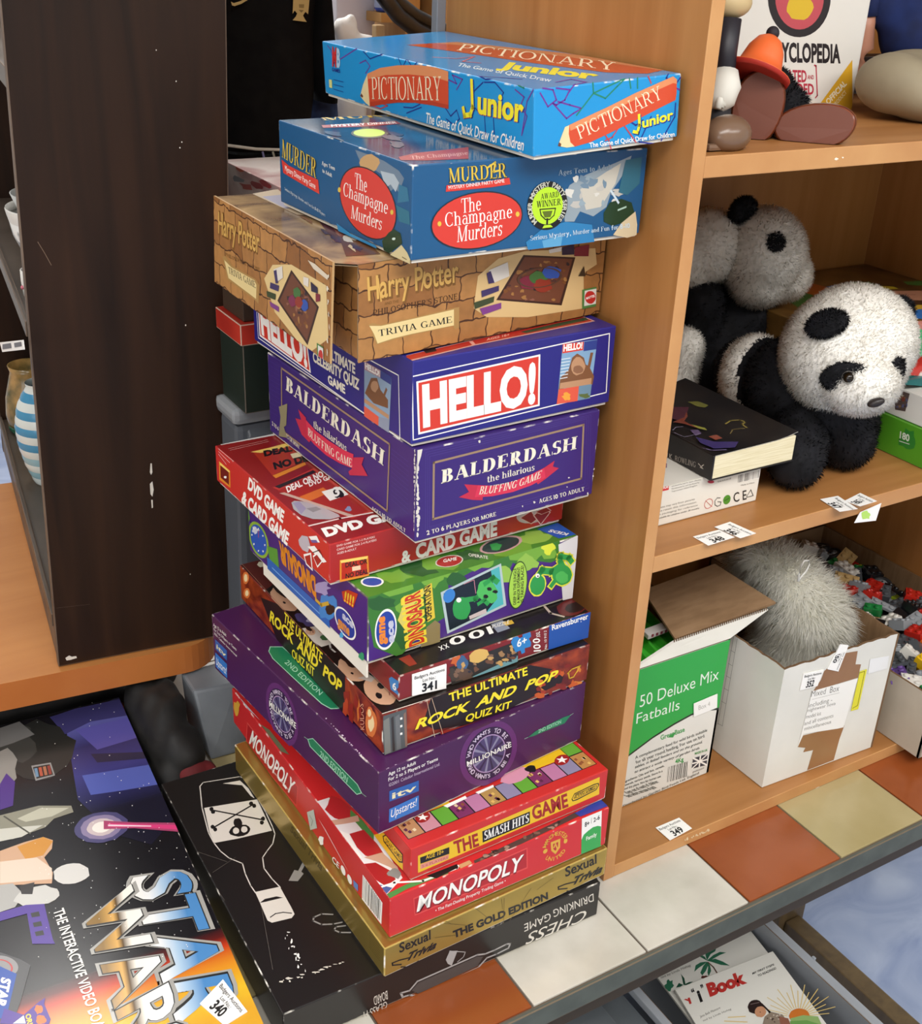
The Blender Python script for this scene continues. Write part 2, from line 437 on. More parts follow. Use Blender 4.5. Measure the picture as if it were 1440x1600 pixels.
# ------------------------------------------------------------------ printing on flat faces
class Face:
    def __init__(s, O, U, V, mb, step=0.000012):
        s.O, s.w, s.h = V3(O), V3(U).length, V3(V).length
        s.U, s.V = V3(U).normalized(), V3(V).normalized()
        s.N = s.U.cross(s.V).normalized()
        if s.N.dot(CAM_C - s.O) < 0: s.N = -s.N
        s.mb, s.step = mb, step
        s.k = 0
    def px(s, p): return at_plane(p[0], p[1], s.O, s.N)
    def uv(s, u, v): return s.O + s.U * (u * s.w) + s.V * (v * s.h)
    def lift(s, layer):
        if layer is None:
            s.k += 1; layer = s.k
        return s.N * (0.00012 + s.step * layer)
    clipped = True
    def put(s, P, mat, o):
        if s.clipped:
            # trim the print at the edges of the face
            e = 0.0003
            q = [((p - s.O).dot(s.U), (p - s.O).dot(s.V)) for p in P]
            for ax, sg, lim in ((0, 1, e), (0, -1, -(s.w - e)), (1, 1, e), (1, -1, -(s.h - e))):
                r = []
                for i in range(len(q)):
                    a, b = q[i - 1], q[i]
                    da, db = sg * a[ax] - lim, sg * b[ax] - lim
                    if (da >= 0) != (db >= 0):
                        t = da / (da - db); r.append((a[0] + (b[0] - a[0]) * t, a[1] + (b[1] - a[1]) * t))
                    if db >= 0: r.append(b)
                q = r
                if len(q) < 3: return
            P = [s.O + s.U * a + s.V * b for a, b in q]
        s.mb.face([p + o for p in P], mat)
    def poly(s, pts, mat, layer=None):
        o = s.lift(layer)
        s.put([s.px(p) for p in pts], mat, o)
    def polyuv(s, pts, mat, layer=None):
        o = s.lift(layer)
        s.put([s.uv(*p) for p in pts], mat, o)
    def ell(s, c, ru, rv, mat, layer=None, inner=0.0, n=36):
        o = s.lift(layer)
        C = s.px(c); A = s.px(ru) - C; B = s.px(rv) - C
        ring = [C + A * math.cos(2 * math.pi * i / n) + B * math.sin(2 * math.pi * i / n) for i in range(n)]
        if inner:
            rin = [C + (A * math.cos(2 * math.pi * i / n) + B * math.sin(2 * math.pi * i / n)) * inner for i in range(n)]
            for i in range(n): s.put([ring[i], ring[(i + 1) % n], rin[(i + 1) % n], rin[i]], mat, o)
        else: s.put(ring, mat, o)
    def line(s, pts, wd, mat, layer=None, closed=False):
        o = s.lift(layer)
        P = [s.px(p) for p in pts]
        n = len(P)
        for i in range(n if closed else n - 1):
            a, b = P[i], P[(i + 1) % n]
            if (b - a).length < 1e-6: continue
            d = (b - a).normalized(); q = s.N.cross(d) * (wd / 2); e = d * (wd / 2)
            s.put([a - q - e, b - q + e, b + q + e, a + q - e], mat, o)
    def glyphs(s, G, bl, br, tl, mat, layer=None, cap=None, bow=0.0):
        o = s.lift(layer)
        vs, fs = G
        if not vs: return
        x0 = min(v[0] for v in vs); x1 = max(v[0] for v in vs)
        B = s.px(bl); A = s.px(br) - B; T = s.px(tl) - B
        c = cap or CAP
        P = [B + A * ((x - x0) / (x1 - x0)) + T * (y / c + bow * 4 * ((x - x0) / (x1 - x0)) * (1 - (x - x0) / (x1 - x0))) + o for x, y in vs]
        ins = [(-1e-4 < (p - s.O).dot(s.U) < s.w + 1e-4) and (-1e-4 < (p - s.O).dot(s.V) < s.h + 1e-4) for p in P]
        if all(ins) or not s.clipped: s.mb.mesh(P, fs, mat, smooth=False)
        else:
            for f in fs: s.put([P[i] - o for i in f], mat, o)
    def text(s, sx, q, mat, bold=0.0, ser=None, layer=None, bow=0.0):
        bl, br, tl = q
        G = serif(sx, *ser) if ser else sans(sx, bold)
        s.glyphs(G, bl, br, tl, mat, layer, bow=bow)
    def ring_text(s, sx, c, ru, rv, a0, a1, size, mat, inward=False, layer=None):
        # letters round an ellipse, from angle a0 to a1 (degrees in the face)
        o = s.lift(layer)
        C = s.px(c); A = s.px(ru) - C; B = s.px(rv) - C
        n = len(sx)
        for i, ch in enumerate(sx):
            if ch == ' ': continue
            a = math.radians(a0 + (a1 - a0) * (i + 0.5) / n)
            r = A * math.cos(a) + B * math.sin(a)
            up = r.normalized() * (-1 if inward else 1)
            rt = up.cross(s.N)
            vs, fs = sans(ch, 0.02)
            xm = (min(v[0] for v in vs) + max(v[0] for v in vs)) / 2
            s.mb.mesh([C + r + rt * ((x - xm) * size) + up * ((y - CAP / 2) * size) + o for x, y in vs], fs, mat, smooth=False)
    def blob(s, c, rx, ry, mat, n=14, jit=0.25, layer=None, rot=0.0):
        pts = []
        for i in range(n):
            a = 2 * math.pi * i / n
            k = 1 + random.uniform(-jit, jit)
            x, y = rx * k * math.cos(a), ry * k * math.sin(a)
            pts.append((c[0] + x * math.cos(rot) - y * math.sin(rot), c[1] + x * math.sin(rot) + y * math.cos(rot)))
        s.poly(pts, mat, layer)

def carton(name, label, cat, x, y, yaw, w, d, h, z, mat, edge, group=None, tray=True, tilt=0.0, lid_h=None):
    """A closed cardboard box: lid and tray; returns thing, lid builder and its faces F (front), L (left), T (top)."""
    a = math.radians(yaw)
    X = V3((math.cos(a) * math.cos(tilt), math.sin(a) * math.cos(tilt), math.sin(tilt)))
    Y = V3((-math.sin(a), math.cos(a), 0))
    Z = X.cross(Y)
    n = V3((x, y, z))
    th = thing(name, label, cat, n + X * w / 2 + Y * d / 2, group)
    lift = Z * 0.003
    i = 0.0022
    if tray:
        t = MB()
        q = n + X * i + Y * i
        ww, dd, hh = w - 2 * i, d - 2 * i, h - 0.003
        c = [q, q + X * ww, q + X * ww + Y * dd, q + Y * dd]
        t.hexa(c + [p + Z * hh for p in c], flat('#d9d2c4', 0.7, name='plain_card'), None, 0.0006)
        t.build('tray', th)
    lid = MB()
    q = n + lift
    c = [q, q + X * w, q + X * w + Y * d, q + Y * d]
    lid.hexa(c + [p + Z * (h - 0.0042) for p in c], mat, edge)
    N = n + Z * (h - 0.0012)
    F = Face(n, X * w, Z * h, lid); L = Face(n + Y * d, -Y * d, Z * h, lid); T = Face(N, X * w, Y * d, lid)
    return th, lid, F, L, T
# ================================================================== the room
wallm = noisy('wall_paint', '#dedad2', '#e6e2da', 3, rough=0.9)
def plane_struct(name, pts, mat, thick):
    m = MB(); m.slab(pts, thick, mat)
    return structure(m.build(name, None, V3(pts[0])))
FZ, CZ = -0.75, 1.9
floor_m = noisy('blue_marbled_vinyl', '#7f90b8', '#b4c0d8', 5, (1, 1.6, 1), 0.4, 10, lo=.3, hi=.72, distort=1.2)
plane_struct('floor', [(-3, -3, FZ), (3.4, -3, FZ), (3.4, 3.6, FZ), (-3, 3.6, FZ)], floor_m, (0, 0, -.05))
plane_struct('ceiling', [(-3, -3, CZ), (3.4, -3, CZ), (3.4, 3.6, CZ), (-3, 3.6, CZ)], flat('#e6e4de', .9, name='ceiling_board'), (0, 0, .05))
plane_struct('wall_back', [(-3, 3.6, FZ), (3.4, 3.6, FZ), (3.4, 3.6, CZ), (-3, 3.6, CZ)], wallm, (0, .05, 0))
plane_struct('wall_front', [(-3, -3, FZ), (3.4, -3, FZ), (3.4, -3, CZ), (-3, -3, CZ)], wallm, (0, -.05, 0))
plane_struct('wall_left', [(-3, -3, FZ), (-3, 3.6, FZ), (-3, 3.6, CZ), (-3, -3, CZ)], wallm, (-.05, 0, 0))
plane_struct('wall_right', [(3.4, -3, FZ), (3.4, 3.6, FZ), (3.4, 3.6, CZ), (3.4, -3, CZ)], wallm, (.05, 0, 0))

# ------------------------------------------------------------------ tiled counter
def wood(name, c1, c2, ax, rough=0.42, sc=14):
    st = [9, 9, 9]; st['xyz'.index(ax)] = 0.55
    return noisy(name, c1, c2, sc / 3, tuple(st), rough, 7, lo=.3, hi=.75, distort=.35)
th = thing('tiled_counter', 'long counter topped with white, terracotta and beige glazed tiles with a dark grey edge', 'counter', (0.2, 0.3, -0.03))
top = MB()
GROUT = flat('#5e5348', .8, name='dark_grout')
TI, PIT = 0.0028, 0.1505
top.box(-1.35, 1.5, -.1075, 1.05, -.03, -.0024, GROUT, None, 0)
cols = {'w': noisy('white_glazed_tile', '#bdb8ac', '#d3cec3', 11, rough=.22, detail=8), 't': noisy('terracotta_glazed_tile', '#87431c', '#97502a', 9, rough=.22, detail=6), 'b': noisy('beige_glazed_tile', '#a39468', '#b0a177', 9, rough=.22, detail=6)}
seq = {-2: 't', -1: 'w', 0: 'w', 1: 't', 2: 'b', 3: 't', 4: 'w', -3: 'w', -4: 'b'}
rnd = random.Random(3)
for i in range(-8, 10):
    for j in range(0, 7):
        x0, y0 = -.021 + PIT * i, -.1075 + PIT * j
        if x0 > 1.4: continue
        c = seq.get(i, 'w') if j == 0 else rnd.choice('wtbw')
        top.box(x0 + TI / 2, x0 + PIT - TI / 2, y0 + (TI / 2 if j else 0.001), y0 + PIT - TI / 2, -.0035, 0.0, cols[c], None, 0.0009)
top.build('tiled_top', th)
ed = MB()
EDG = noisy('dark_grey_painted_edge', '#4a4f49', '#565b54', 30, rough=.6)
ed.box(-1.35, 1.5, -.1125, -.1078, -.030, -.0015, EDG, flat('#6d5f4c', .7, name='chipped_edge'), .0012)
ed.build('edge_trim', th)
fr = MB(); fr.box(-1.3, 1.45, -.07, -.05, -.11, -.031, flat('#40352a', .6, name='counter_rail_wood'), None, .001); fr.build('front_rail', th)
lg = MB(); BRW = wood('trestle_brown_wood', '#5b4a33', '#75603f', 'z')
lg.box(.745, .815, .31, .38, FZ + .001, -.031, BRW, None, .002); lg.build('leg', th)
lg = MB(); lg.box(-1.2, -1.12, .10, .18, FZ, -.031, BRW, None, .002); lg.build('leg', th)
lg = MB(); lg.box(.762, .80, -.34, .309, FZ + .001, -.715, BRW, None, .003); lg.build('foot_rail', th)

# ------------------------------------------------------------------ bookcase
th = thing('bookcase', 'tall light wood bookcase holding toys, books and cardboard boxes on three shelves', 'bookcase', (0.38, 0.22, 0))
WV = wood('beech_panel_upright', '#9c6632', '#b07a44', 'z'); WX = wood('beech_panel_shelf', '#9e6836', '#b47e4a', 'x'); WE = noisy('beech_edge_band', '#bb8552', '#c8955f', 12, rough=.45)
BX = .77
CH = flat('#e0c9a0', .7, name='bare_chipboard'); CHW = flat('#ece3cf', .7)
def panel(name, x0, x1, y0, y1, z0, z1, m, fm=None):
    b = MB(); b.hexa([(x0, y0, z0), (x1, y0, z0), (x1, y1, z0), (x0, y1, z0), (x0, y0, z1), (x1, y0, z1), (x1, y1, z1), (x0, y1, z1)], {'*': m, 'F': fm or m}, WE, .0008)
    if name == 'shelf':
        f = Face((x0, y0, z0), (x1 - x0, 0, 0), (0, 0, z1 - z0), b)
        if z0 < .1:
            for k in range(9): f.blob(cQ6((455 + 12 * k + random.uniform(-4, 4), 566 - 5 * k))[0], random.uniform(1, 3.4), random.uniform(1, 2.4), CH, n=8, jit=.5)
            f.blob(cQ6((1005, 356))[0], 8, 3, CHW, jit=.3, rot=-.4)
        elif .7 < z0 < 1:
            f.blob(cQ3((905, 992))[0], 3, 2, CHW, jit=.3); f.blob(cQ3((945, 985))[0], 1.5, 1.5, CHW, jit=.3)
    return b.build(name, th)
panel('side_panel', 0, .0145, 0, .424, 0.0005, 1.32, WV, WE); panel('side_panel', BX - .0145, BX, 0, .424, 0.0005, 1.32, WV, WE)
for z in (.0005, .409, .803, 1.2): panel('shelf', .0147, BX - .0147, 0.0004, .4195, z, z + .0188 if z > .1 else .018, WX, WE)
panel('back_panel', .0147, BX - .0147, .4197, .4235, .001, 1.3, wood('beech_back_board', '#9c6a34', '#ac7a44', 'z'))
sm = MB(); sm.box(-.012, -.0005, .424, .436, 0.001, 1.3, flat('#8d9096', .45, .4, name='grey_metal_post'), None, .001)
tag(sm.build('metal_post', None, V3((-.006, .43, 0))), 'slim grey metal post at the back edge of the light wood bookcase', 'post')

# ------------------------------------------------------------------ second wooden unit behind, pale
th = thing('shelf_unit', 'pale yellow wood shelf unit standing beyond the bookcase panel', 'shelf unit', (0.28, .9, 0))
WP = wood('pale_pine', '#b98a4d', '#cb9f63', 'z')
def vpan(name, px0, px1, y, d, m):
    a = at(px0, 20, y=y).x; c = at(px1, 20, y=y).x
    b = MB(); b.box(a, c, y, y + d, .001, 1.3, m, None, .001); return b.build(name, th)
vpan('side_panel', 633, 656, .92, .3, WP); vpan('back_panel', 656.5, 680, 1.0, .03, wood('pale_pine_dark', '#a87a3f', '#b78a4e', 'z')); vpan('side_panel', 680.5, 720, .90, .3, WP)

# ------------------------------------------------------------------ orange board and dark cabinet on it
BZ0, BZ1 = .090, .130
p0, p1 = at(0, 1112, z=BZ0), at(250, 1060, z=BZ0)
bx = (p1 - p0).normalized(); by = V3((-bx.y, bx.x, 0))
th = thing('wooden_table', 'orange-brown wooden table top with a rounded corner under the dark cabinet', 'table', p0)
e1 = at(342, 1009, z=.11); wl = (e1 - p0).dot(bx)
m = MB()
ob = wood('orange_wood_top', '#b0713a', '#bd7f45', 'x', .4)
out = [(-.75, 0)] + [(wl - .05 + .05 * math.sin(a), .05 - .05 * math.cos(a)) for a in [i * math.pi / 16 for i in range(9)]] + [(wl, .6), (-.75, .6)]
ring0 = [p0 + bx * a + by * b for a, b in out]; 
ringt = [V3((p.x, p.y, BZ1)) for p in ring0]; ringb = [V3((p.x, p.y, BZ0)) for p in ring0]
m.face(ringt, ob); m.face(ringb[::-1], ob)
oe = noisy('orange_wood_edge', '#b3652c', '#be7236', 9, rough=.45)
for i in range(len(out)): j = (i + 1) % len(out); m.face([ringb[i], ringb[j], ringt[j], ringt[i]], oe)
m.build('table_top', th)
for a, b in ((-.65, .06), (wl - .3, .5), (-.65, .5)):
    l = MB(); q = p0 + bx * a + by * b; l.box(q.x - .025, q.x + .025, q.y - .025, q.y + .025, .0005, BZ0 - .0005, oe, None, .002); l.build('leg', th)
E0, E1 = at(91.5, 1043, z=BZ1), at(365, 990, z=BZ1)
kx = (E1 - E0).normalized(); ky = V3((-kx.y, kx.x, 0)); kw = (E1 - E0).length
th = thing('display_cabinet', 'dark brown wooden cabinet seen from its side, open shelves with ceramics on its left', 'cabinet', E0)
DK = noisy('dark_oak_veneer', '#1d0f07', '#331e10', 3.2, (7, 7, .5), .5, 7, lo=.3, hi=.75, distort=1.6, spec=.25)
DE = noisy('worn_dark_edge', '#57463a', '#6e5b4b', 16, (1, 1, 1), .6); DS = noisy('dark_shelf_wood', '#40352b', '#564a3f', 6, rough=.4)
_p, _q = at_plane(359, 0, E0, ky), at_plane(3, 100, E0, ky)
LEAN = (((_p - E1).dot(kx) / (_p.z - E1.z)) + ((_q - E0).dot(kx) / (_q.z - E0.z))) / 2
def cab(name, a0, a1, b0, b1, z0, z1, mat, edge=None):
    g = lambda a, b, z: E0 + kx * (a + z * LEAN) + ky * b + V3((0, 0, z))
    b = MB(); b.hexa([g(a0, b0, z0), g(a1, b0, z0), g(a1, b1, z0), g(a0, b1, z0), g(a0, b0, z1), g(a1, b0, z1), g(a1, b1, z1), g(a0, b1, z1)], mat, edge or mat, .0012)
    return b.build(name, th)
sp = MB()
g = lambda a, b, z: E0 + kx * (a + z * LEAN) + ky * b + V3((0, 0, z))
sp.hexa([g(0, 0, 0.001), g(kw, 0, 0.001), g(kw, .018, 0.001), g(0, .018, 0.001), g(0, 0, 1.15), g(kw, 0, 1.15), g(kw, .018, 1.15), g(0, .018, 1.15)], {'*': DK, 'L': DE}, DE, .0012)
f = Face(g(0, 0, 0), kx * kw, V3((0, 0, 1.15)), sp); f.clipped = False
WH = flat('#d9d2c6', .6)
f.poly([(235, 724), (237, 724), (238, 738), (236, 742), (234, 738)], WH); f.poly([(234, 756), (238, 752), (240, 765), (238, 776), (235, 772)], WH); f.poly([(236, 781), (238.5, 781), (239, 793), (237, 794)], WH)
f.poly(cV((0, 0)) and [(102, 1028), (108, 1024), (112, 1026), (119, 1025), (120, 1028), (110, 1031), (104, 1032)], WH)
for q in ((244, 78), (275, 127), (281, 231), (284, 222), (290, 508), (297, 897)): f.blob(q, 1, 1.2, WH, n=7)
f.line([(59, 378), (70, 396), (80, 414)], .0006, flat('#7a6552', .6)); f.line([(88, 950), (140, 944)], .0003, flat('#5c4a3a', .6))
sp.build('side_panel', th)
cab('side_panel', 0, kw, .72, .738, .001, 1.15, DK, DE); cab('back_panel', kw - .008, kw - .001, .0185, .7195, .001, 1.15, DS)
zs = []
for n, (px, py) in (('s1', (39, 570)), ('s0', (77, 956)), ('s2', (10, 178))):
    q = at_plane(px, py, E0, kx); zs.append(q.z - BZ1)
for z in zs: cab('shelf', .004, kw - .0085, .0185, .7195, z - .022, z, DS, DE)
cab('base_rail', .001, .016, .0185, .7195, .001, zs[1] - .0225, DE); cab('bead_rail', -.002, .0035, .0185, .7195, zs[1] - .012, zs[1] + .006, DS, DE)
cab('bead_rail', -.002, .0035, .0185, .7195, zs[0] - .012, zs[0] + .006, DS, DE)
CABX, CABZ = kx, zs
WHITE = flat('#f2efe8', 0.5); BLACK = flat('#151314', 0.4); PAPER = flat('#f4f2ee', 0.6, name='sticker_paper')
def lot_sticker(F, quad, num, parent=None, label=None, name='lot_sticker', lay=30, curl=None):
    """paper sticker on a face; quad in pixels: bottom-left, bottom-right, top-right, top-left of the writing"""
    mb = MB()
    f = Face(F.O, F.U * F.w, F.V * F.h, mb, F.step)
    f.N = F.N
    q = [f.px(p) for p in quad]
    o = f.N * 0.0016
    mb.slab([p + o * 0.3 for p in q], o * 0.7, PAPER)
    def P(u, v):
        bl, br, tr, tl = [V3((p[0], p[1], 0)) for p in quad]
        r = (bl.lerp(br, u)).lerp(tl.lerp(tr, u), v)
        return (r.x, r.y)
    L = 150
    f.text('Badgers Auctions', (P(.06, .76), P(.94, .76), P(.06, .9)), BLACK, 0.004, layer=L)
    f.text('Lot No.:', (P(.3, .54), P(.68, .54), P(.3, .67)), BLACK, 0.004, layer=L)
    f.text(num, (P(.28, .1), P(.72, .1), P(.28, .46)), BLACK, 0.03, layer=L)
    b = (q[0] + q[1] + q[2] + q[3]) / 4
    if parent is None:
        o = mb.build(name, None, b)
    else:
        o = mb.build(name, parent)
        o['label'] = 'small white auction sticker'
    return o
STACK = 'board games in the tall stack'
def E3(c, rx, ry, k=0.45):
    """pixel handles of an ellipse lying on a left face: centre, u handle, v handle"""
    return c, (c[0] + rx, c[1] + k * rx), (c[0], c[1] - ry)

# ---- black box at the bottom of the stack
K = flat('#1b1817', 0.32); KE = edge_mat('#1b1817')
th, lid, F, L, T = carton('board_game_box', 'wide black game box with white wine bottle drawing, bottom of the stack', 'board game', -0.416, -0.034, -0.9, 0.376, 0.381, 0.0525, 0.0006, K, KE, STACK)
LN = flat('#d8d2c8', 0.4)
pt = cS((925,500),(935,600),(965,715),(990,762),(1020,800),(1060,832),(1122,857),(1135,905),(1160,960),(1182,992))
T.line(pt, 0.0012, LN)
T.line(cS((925,500),(940,482),(1110,455),(1140,468),(1165,500),(1195,560),(1230,620),(1262,690),(1272,720),(1262,765),(1235,800),(1215,830),(1222,880),(1260,930),(1297,968)), 0.0012, LN)
T.poly(cS((945,600),(1190,560),(1258,705),(1100,742),(992,762),(970,715)), LN)
T.poly(cS((1030,487),(1110,473),(1150,510),(1178,556),(1160,545),(1120,495)), LN)
T.line(cS((980,610),(1215,655)), 0.0022, BLACK); T.line(cS((990,690),(1170,585)), 0.0022, BLACK)
for q in ((978,605),(986,618),(1217,650),(1212,668),(984,688),(996,700),(1162,580),(1176,590)): T.blob(cS(q)[0], 3.2, 3.2, BLACK, jit=.1)
T.blob(cS((1110,705))[0], 17, 9, BLACK, jit=.05, rot=-.15); T.blob(cS((1100,668))[0], 7, 7, BLACK, jit=.1)
T.blob(cS((1092,706))[0], 5, 5, LN, jit=.05); T.blob(cS((1130,700))[0], 5, 5, LN, jit=.05)
T.poly(cS((1180,990),(1295,965),(1325,1020),(1345,1055),(1363,1092),(1350,1110),(1258,1132),(1238,1122),(1205,1045)), LN)
T.poly(cS((1202,1040),(1225,1022),(1280,1010),(1310,1016),(1275,1024),(1225,1036)), BLACK)
T.line(cS((1252,1106),(1275,1090),(1310,1084),(1348,1088)), 0.0013, BLACK)
GL = flat('#8e8a86', 0.4)
T.poly(cS((1335,938),(1362,888),(1380,892),(1400,852),(1412,862),(1394,896),(1405,905),(1378,940)), GL)
T.line(cG((755,1058),(690,1055),(645,1075),(640,1095),(690,1118),(760,1115),(810,1105)), 0.0018, GL)
T.line(cG((860,1165),(800,1165),(765,1150),(775,1132),(830,1125)), 0.0018, GL)
for k in range(16):
    c = cG((480 + 6 * k + random.uniform(-25, 25), 1180 + 13 * k + random.uniform(-20, 20)))[0]
    T.blob(c, random.uniform(.6, 2.4), random.uniform(.8, 3.5), WHITE, n=7, jit=.5)
for a, b in (((900,800),(1050,850)),((935,880),(1040,1030)),((1210,1060),(1262,1350)),((985,900),(1090,830))): T.line(cS(a, b), 0.0005, flat('#5c5650', 0.5))
for k in range(22):
    c = cG((600 + 18 * k, 1500 - 6 * k))[0]
    T.blob((c[0] + random.uniform(-9, 9) - 40, c[1] + random.uniform(-2, 2) - 10), random.uniform(1, 5), random.uniform(.6, 1.5), flat('#cfc8bb', .7), n=7, jit=.5) if c[0] < 592 else None
F.text('CHESS', cH((1210,1098),(862,1240),(1178,1170)), LN, 0.0)
F.text('DRINKING', cH((1238,1008),(1000,1105),(1240,1052)), LN, 0.0)
F.text('GAME', cH((985,1120),(828,1190),(985,1165)), LN, 0.0)
F.text('BOARD', cN((80,352),(10,385),(84,395)), LN, 0.0); F.text('GLASS PI', cN((80,405),(-40,462),(80,440)), LN, 0.0)
SIL = flat('#a7a5a4', 0.3)
F.line(cN((150,365),(195,352),(235,305),(540,170),(580,165),(630,145),(690,115),(710,112),(700,135),(640,165),(590,185),(545,235),(235,380),(195,375),(160,385),(150,365)), 0.0022, SIL)
F.poly(cN((205,352),(240,312),(540,178),(572,178),(540,228),(240,368)), flat('#4a4746', 0.35))
F.poly(cN((380,195),(400,150),(440,148),(410,225),(390,215)), SIL); F.line(cN((400,150),(480,155),(470,180),(440,205)), 0.001, SIL)
lid.build('lid', th)

# ---- gold box
GO = flat('#b59a4e', 0.3, 0.75, name='gold_foil_card'); GOE = edge_mat('#b59a4e')
th, lid, F, L, T = carton('board_game_box', 'flat metallic gold game box lying on the wide black box', 'board game', -0.312, -0.044, 1.7, 0.280, 0.370, 0.042, 0.053, GO, GOE, STACK)
F.text('THE GOLD EDITION', cH((410,1272),(970,1038),(405,1234)), BLACK, 0.05)
for dx, dy in ((0, -12), (982, -462)):
    F.text('Sexual', cH((90+dx,1372+dy),(275+dx,1290+dy),(88+dx,1318+dy)), BLACK, 0.02)
    F.text('Trivia', cH((120+dx,1425+dy),(300+dx,1345+dy),(150+dx,1372+dy)), BLACK, 0.04)
    F.line(cH((150+dx,1400+dy),(90+dx,1415+dy),(48+dx,1432+dy),(50+dx,1445+dy),(100+dx,1440+dy)), 0.0016, BLACK)
    F.line(cH((200+dx,1420+dy),(150+dx,1455+dy),(100+dx,1455+dy)), 0.0014, BLACK)
GD = flat('#6f5c2a', 0.4)
for a, b in (((350,1165),(400,1190)),((355,1185),(480,1195)),((710,1035),(705,1230)),((695,1040),(700,1100)),((540,1095),(610,1150)),((300,1270),(420,1255)),((870,975),(740,1170)),((1000,915),(905,985)),((110,1250),(100,1300))):
    F.line(cH(a, b), 0.0005, GD)
L.line(cE((170,1310),(400,1560)), 0.0006, GD)
L.text('Sexual Trivia', cG((505,560),(690,800),(515,530)), flat('#57471d', .4), 0.03)
for k in range(7): L.line(cG((975, 1165 + 14 * k), (1035, 1240 + 15 * k)), 0.0005, GD)
lid.build('lid', th)

# ---- red property game
RD = flat('#c9292b', 0.33); RDE = edge_mat('#c9292b')
th, lid, F, L, T = carton('board_game_box', 'bright red game box with large white title and gold crest, on the gold box', 'board game', -0.303, -0.037, 0.9, 0.269, 0.400, 0.055, 0.095, RD, RDE, STACK)
RM = flat('#b01f24', 0.33); RL = flat('#da4a45', 0.33)
F.poly(cH((172,1035),(848,735),(850,858),(180,1140)), RL); F.poly(cH((178,1042),(842,745),(843,852),(184,1130)), RM)
F.text('MONOPOLY', cH((196,1122),(812,872),(212,1030)), flat('#7c1216', .4), 0.035)
F.text('MONOPOLY', cH((192,1116),(808,866),(208,1024)), WHITE, 0.02)
F.text('• The Fast-Dealing Property Trading Game •', cH((303,1118),(718,940),(303,1100)), WHITE, 0.004)
CG_ = flat('#d9a63c', 0.35)
c = cH((1013,728))[0]
ru, rv = (c[0] + 17, c[1] - 7), (c[0], c[1] - 19)
F.ring_text('MANCHESTER', c, ru, rv, 165, 15, 0.0075, CG_); F.ring_text('UNITED', c, ru, rv, 215, 325, 0.0075, CG_, inward=True)
F.poly(cH((985,705),(1042,682),(1040,735),(1013,775),(988,755)), CG_); F.poly(cH((998,715),(1030,702),(1028,732),(1013,755),(1000,745)), RM)
F.line(cH((1005,735),(1013,712),(1022,738)), 0.0016, CG_)
F.ell(cH((953,757))[0], cH((966,751))[0], cH((953,744))[0], CG_); F.ell(cH((1073,697))[0], cH((1084,692))[0], cH((1073,684))[0], CG_)
F.poly(cH((1170,555),(1288,495),(1280,728),(1165,775)), flat('#efece6', .35))
F.poly(cH((1167,690),(1180,660),(1205,637),(1235,615),(1262,607),(1283,610),(1280,728),(1165,775)), flat('#35a04c', .35))
F.text('8+', cH((1186,614),(1214,602),(1186,588)), BLACK, 0.03); F.text('2-6', cH((1238,586),(1275,566),(1238,562)), BLACK, 0.02)
F.text('Family', cH((1195,694),(1257,666),(1195,672)), WHITE, 0.01)
F.line(cH((1227,560),(1224,592)), 0.0004, BLACK)
L.poly(cG((250,-85),(552,300),(545,420),(242,55)), RL); L.poly(cG((253,-70),(548,302),(541,408),(246,55)), RM)
L.text('MONOPOLY', cG((262,40),(512,352),(282,-32)), WHITE, 0.02)
L.text('The Fast-Dealing Property Trading Game', cG((320,110),(500,330),(322,98)), WHITE, 0.0)
L.poly(cG((935,820),(1052,988),(1045,1115),(930,965)), WHITE)
for k in range(13):
    t = (k + .6) / 14
    a = (935 + 117 * t, 820 + 168 * t + 8); b = (930 + 115 * t, 965 + 150 * t - 14)
    L.line(cG(a, b), random.choice((0.0006, 0.0011, 0.0016)), BLACK)
L.text('CE', cG((754,738),(794,786),(758,708)), WHITE, 0.01)
for q in ((820,795),(858,848)): L.ell(*[cG(p)[0] for p in (q, (q[0] + 14, q[1] + 18), (q[0], q[1] - 24))], WHITE)
L.poly(cG((880,850),(908,880),(908,920),(882,890)), flat('#5c86c4', .35))
for k in range(6): L.line(cG((675 + 8 * k, 490 + 12 * k), (880 + 6 * k - 60, 760 + 10 * k - 10)), 0.0005, flat('#e9a8a4', .4))
L.poly(cG((606,450),(646,435),(666,545),(626,556)), flat('#b9c0b4', .4)); L.line(cG((622,470),(640,500),(632,530)), 0.0008, flat('#56635a', .4))
L.blob(cG((690,622))[0], 4, 7, WHITE, n=9, jit=.35)
L.blob(cE((190,1160))[0], 5, 10, CG_, jit=.3)
GRN = flat('#4d8a45', .33); SKIN = flat('#c9a08a', .4)
T.poly(cG((655,390),(735,365),(1000,560),(1170,840),(1075,940),(1060,920)), flat('#e4e2e2', .33))
T.poly(cG((735,365),(775,360),(1000,560),(1000,640),(900,520)), GRN)
T.blob(cG((790,430))[0], 22, 17, flat('#b1262b', .4), jit=.2, rot=.7); T.poly(cG((745,500),(820,490),(905,470),(915,505),(830,520),(760,530)), SKIN)
T.poly(cG((855,580),(940,555),(1020,640),(1060,700),(1040,730),(950,710),(900,660)), flat('#b1262b', .4))
T.poly(cG((800,560),(850,580),(930,720),(915,722),(830,640)), WHITE)
T.poly(cG((940,720),(1050,690),(1140,775),(1160,830),(1100,780),(1020,745)), SKIN)
T.poly(cG((925,760),(1010,750),(1100,800),(1130,850),(1070,890),(960,820)), flat('#a92226', .4))
T.blob(cG((1115,815))[0], 9, 8, flat('#8c8a88', .4), jit=.4)
T.poly(cG((1030,880),(1110,900),(1075,935),(1055,925)), flat('#4a5a94', .4))
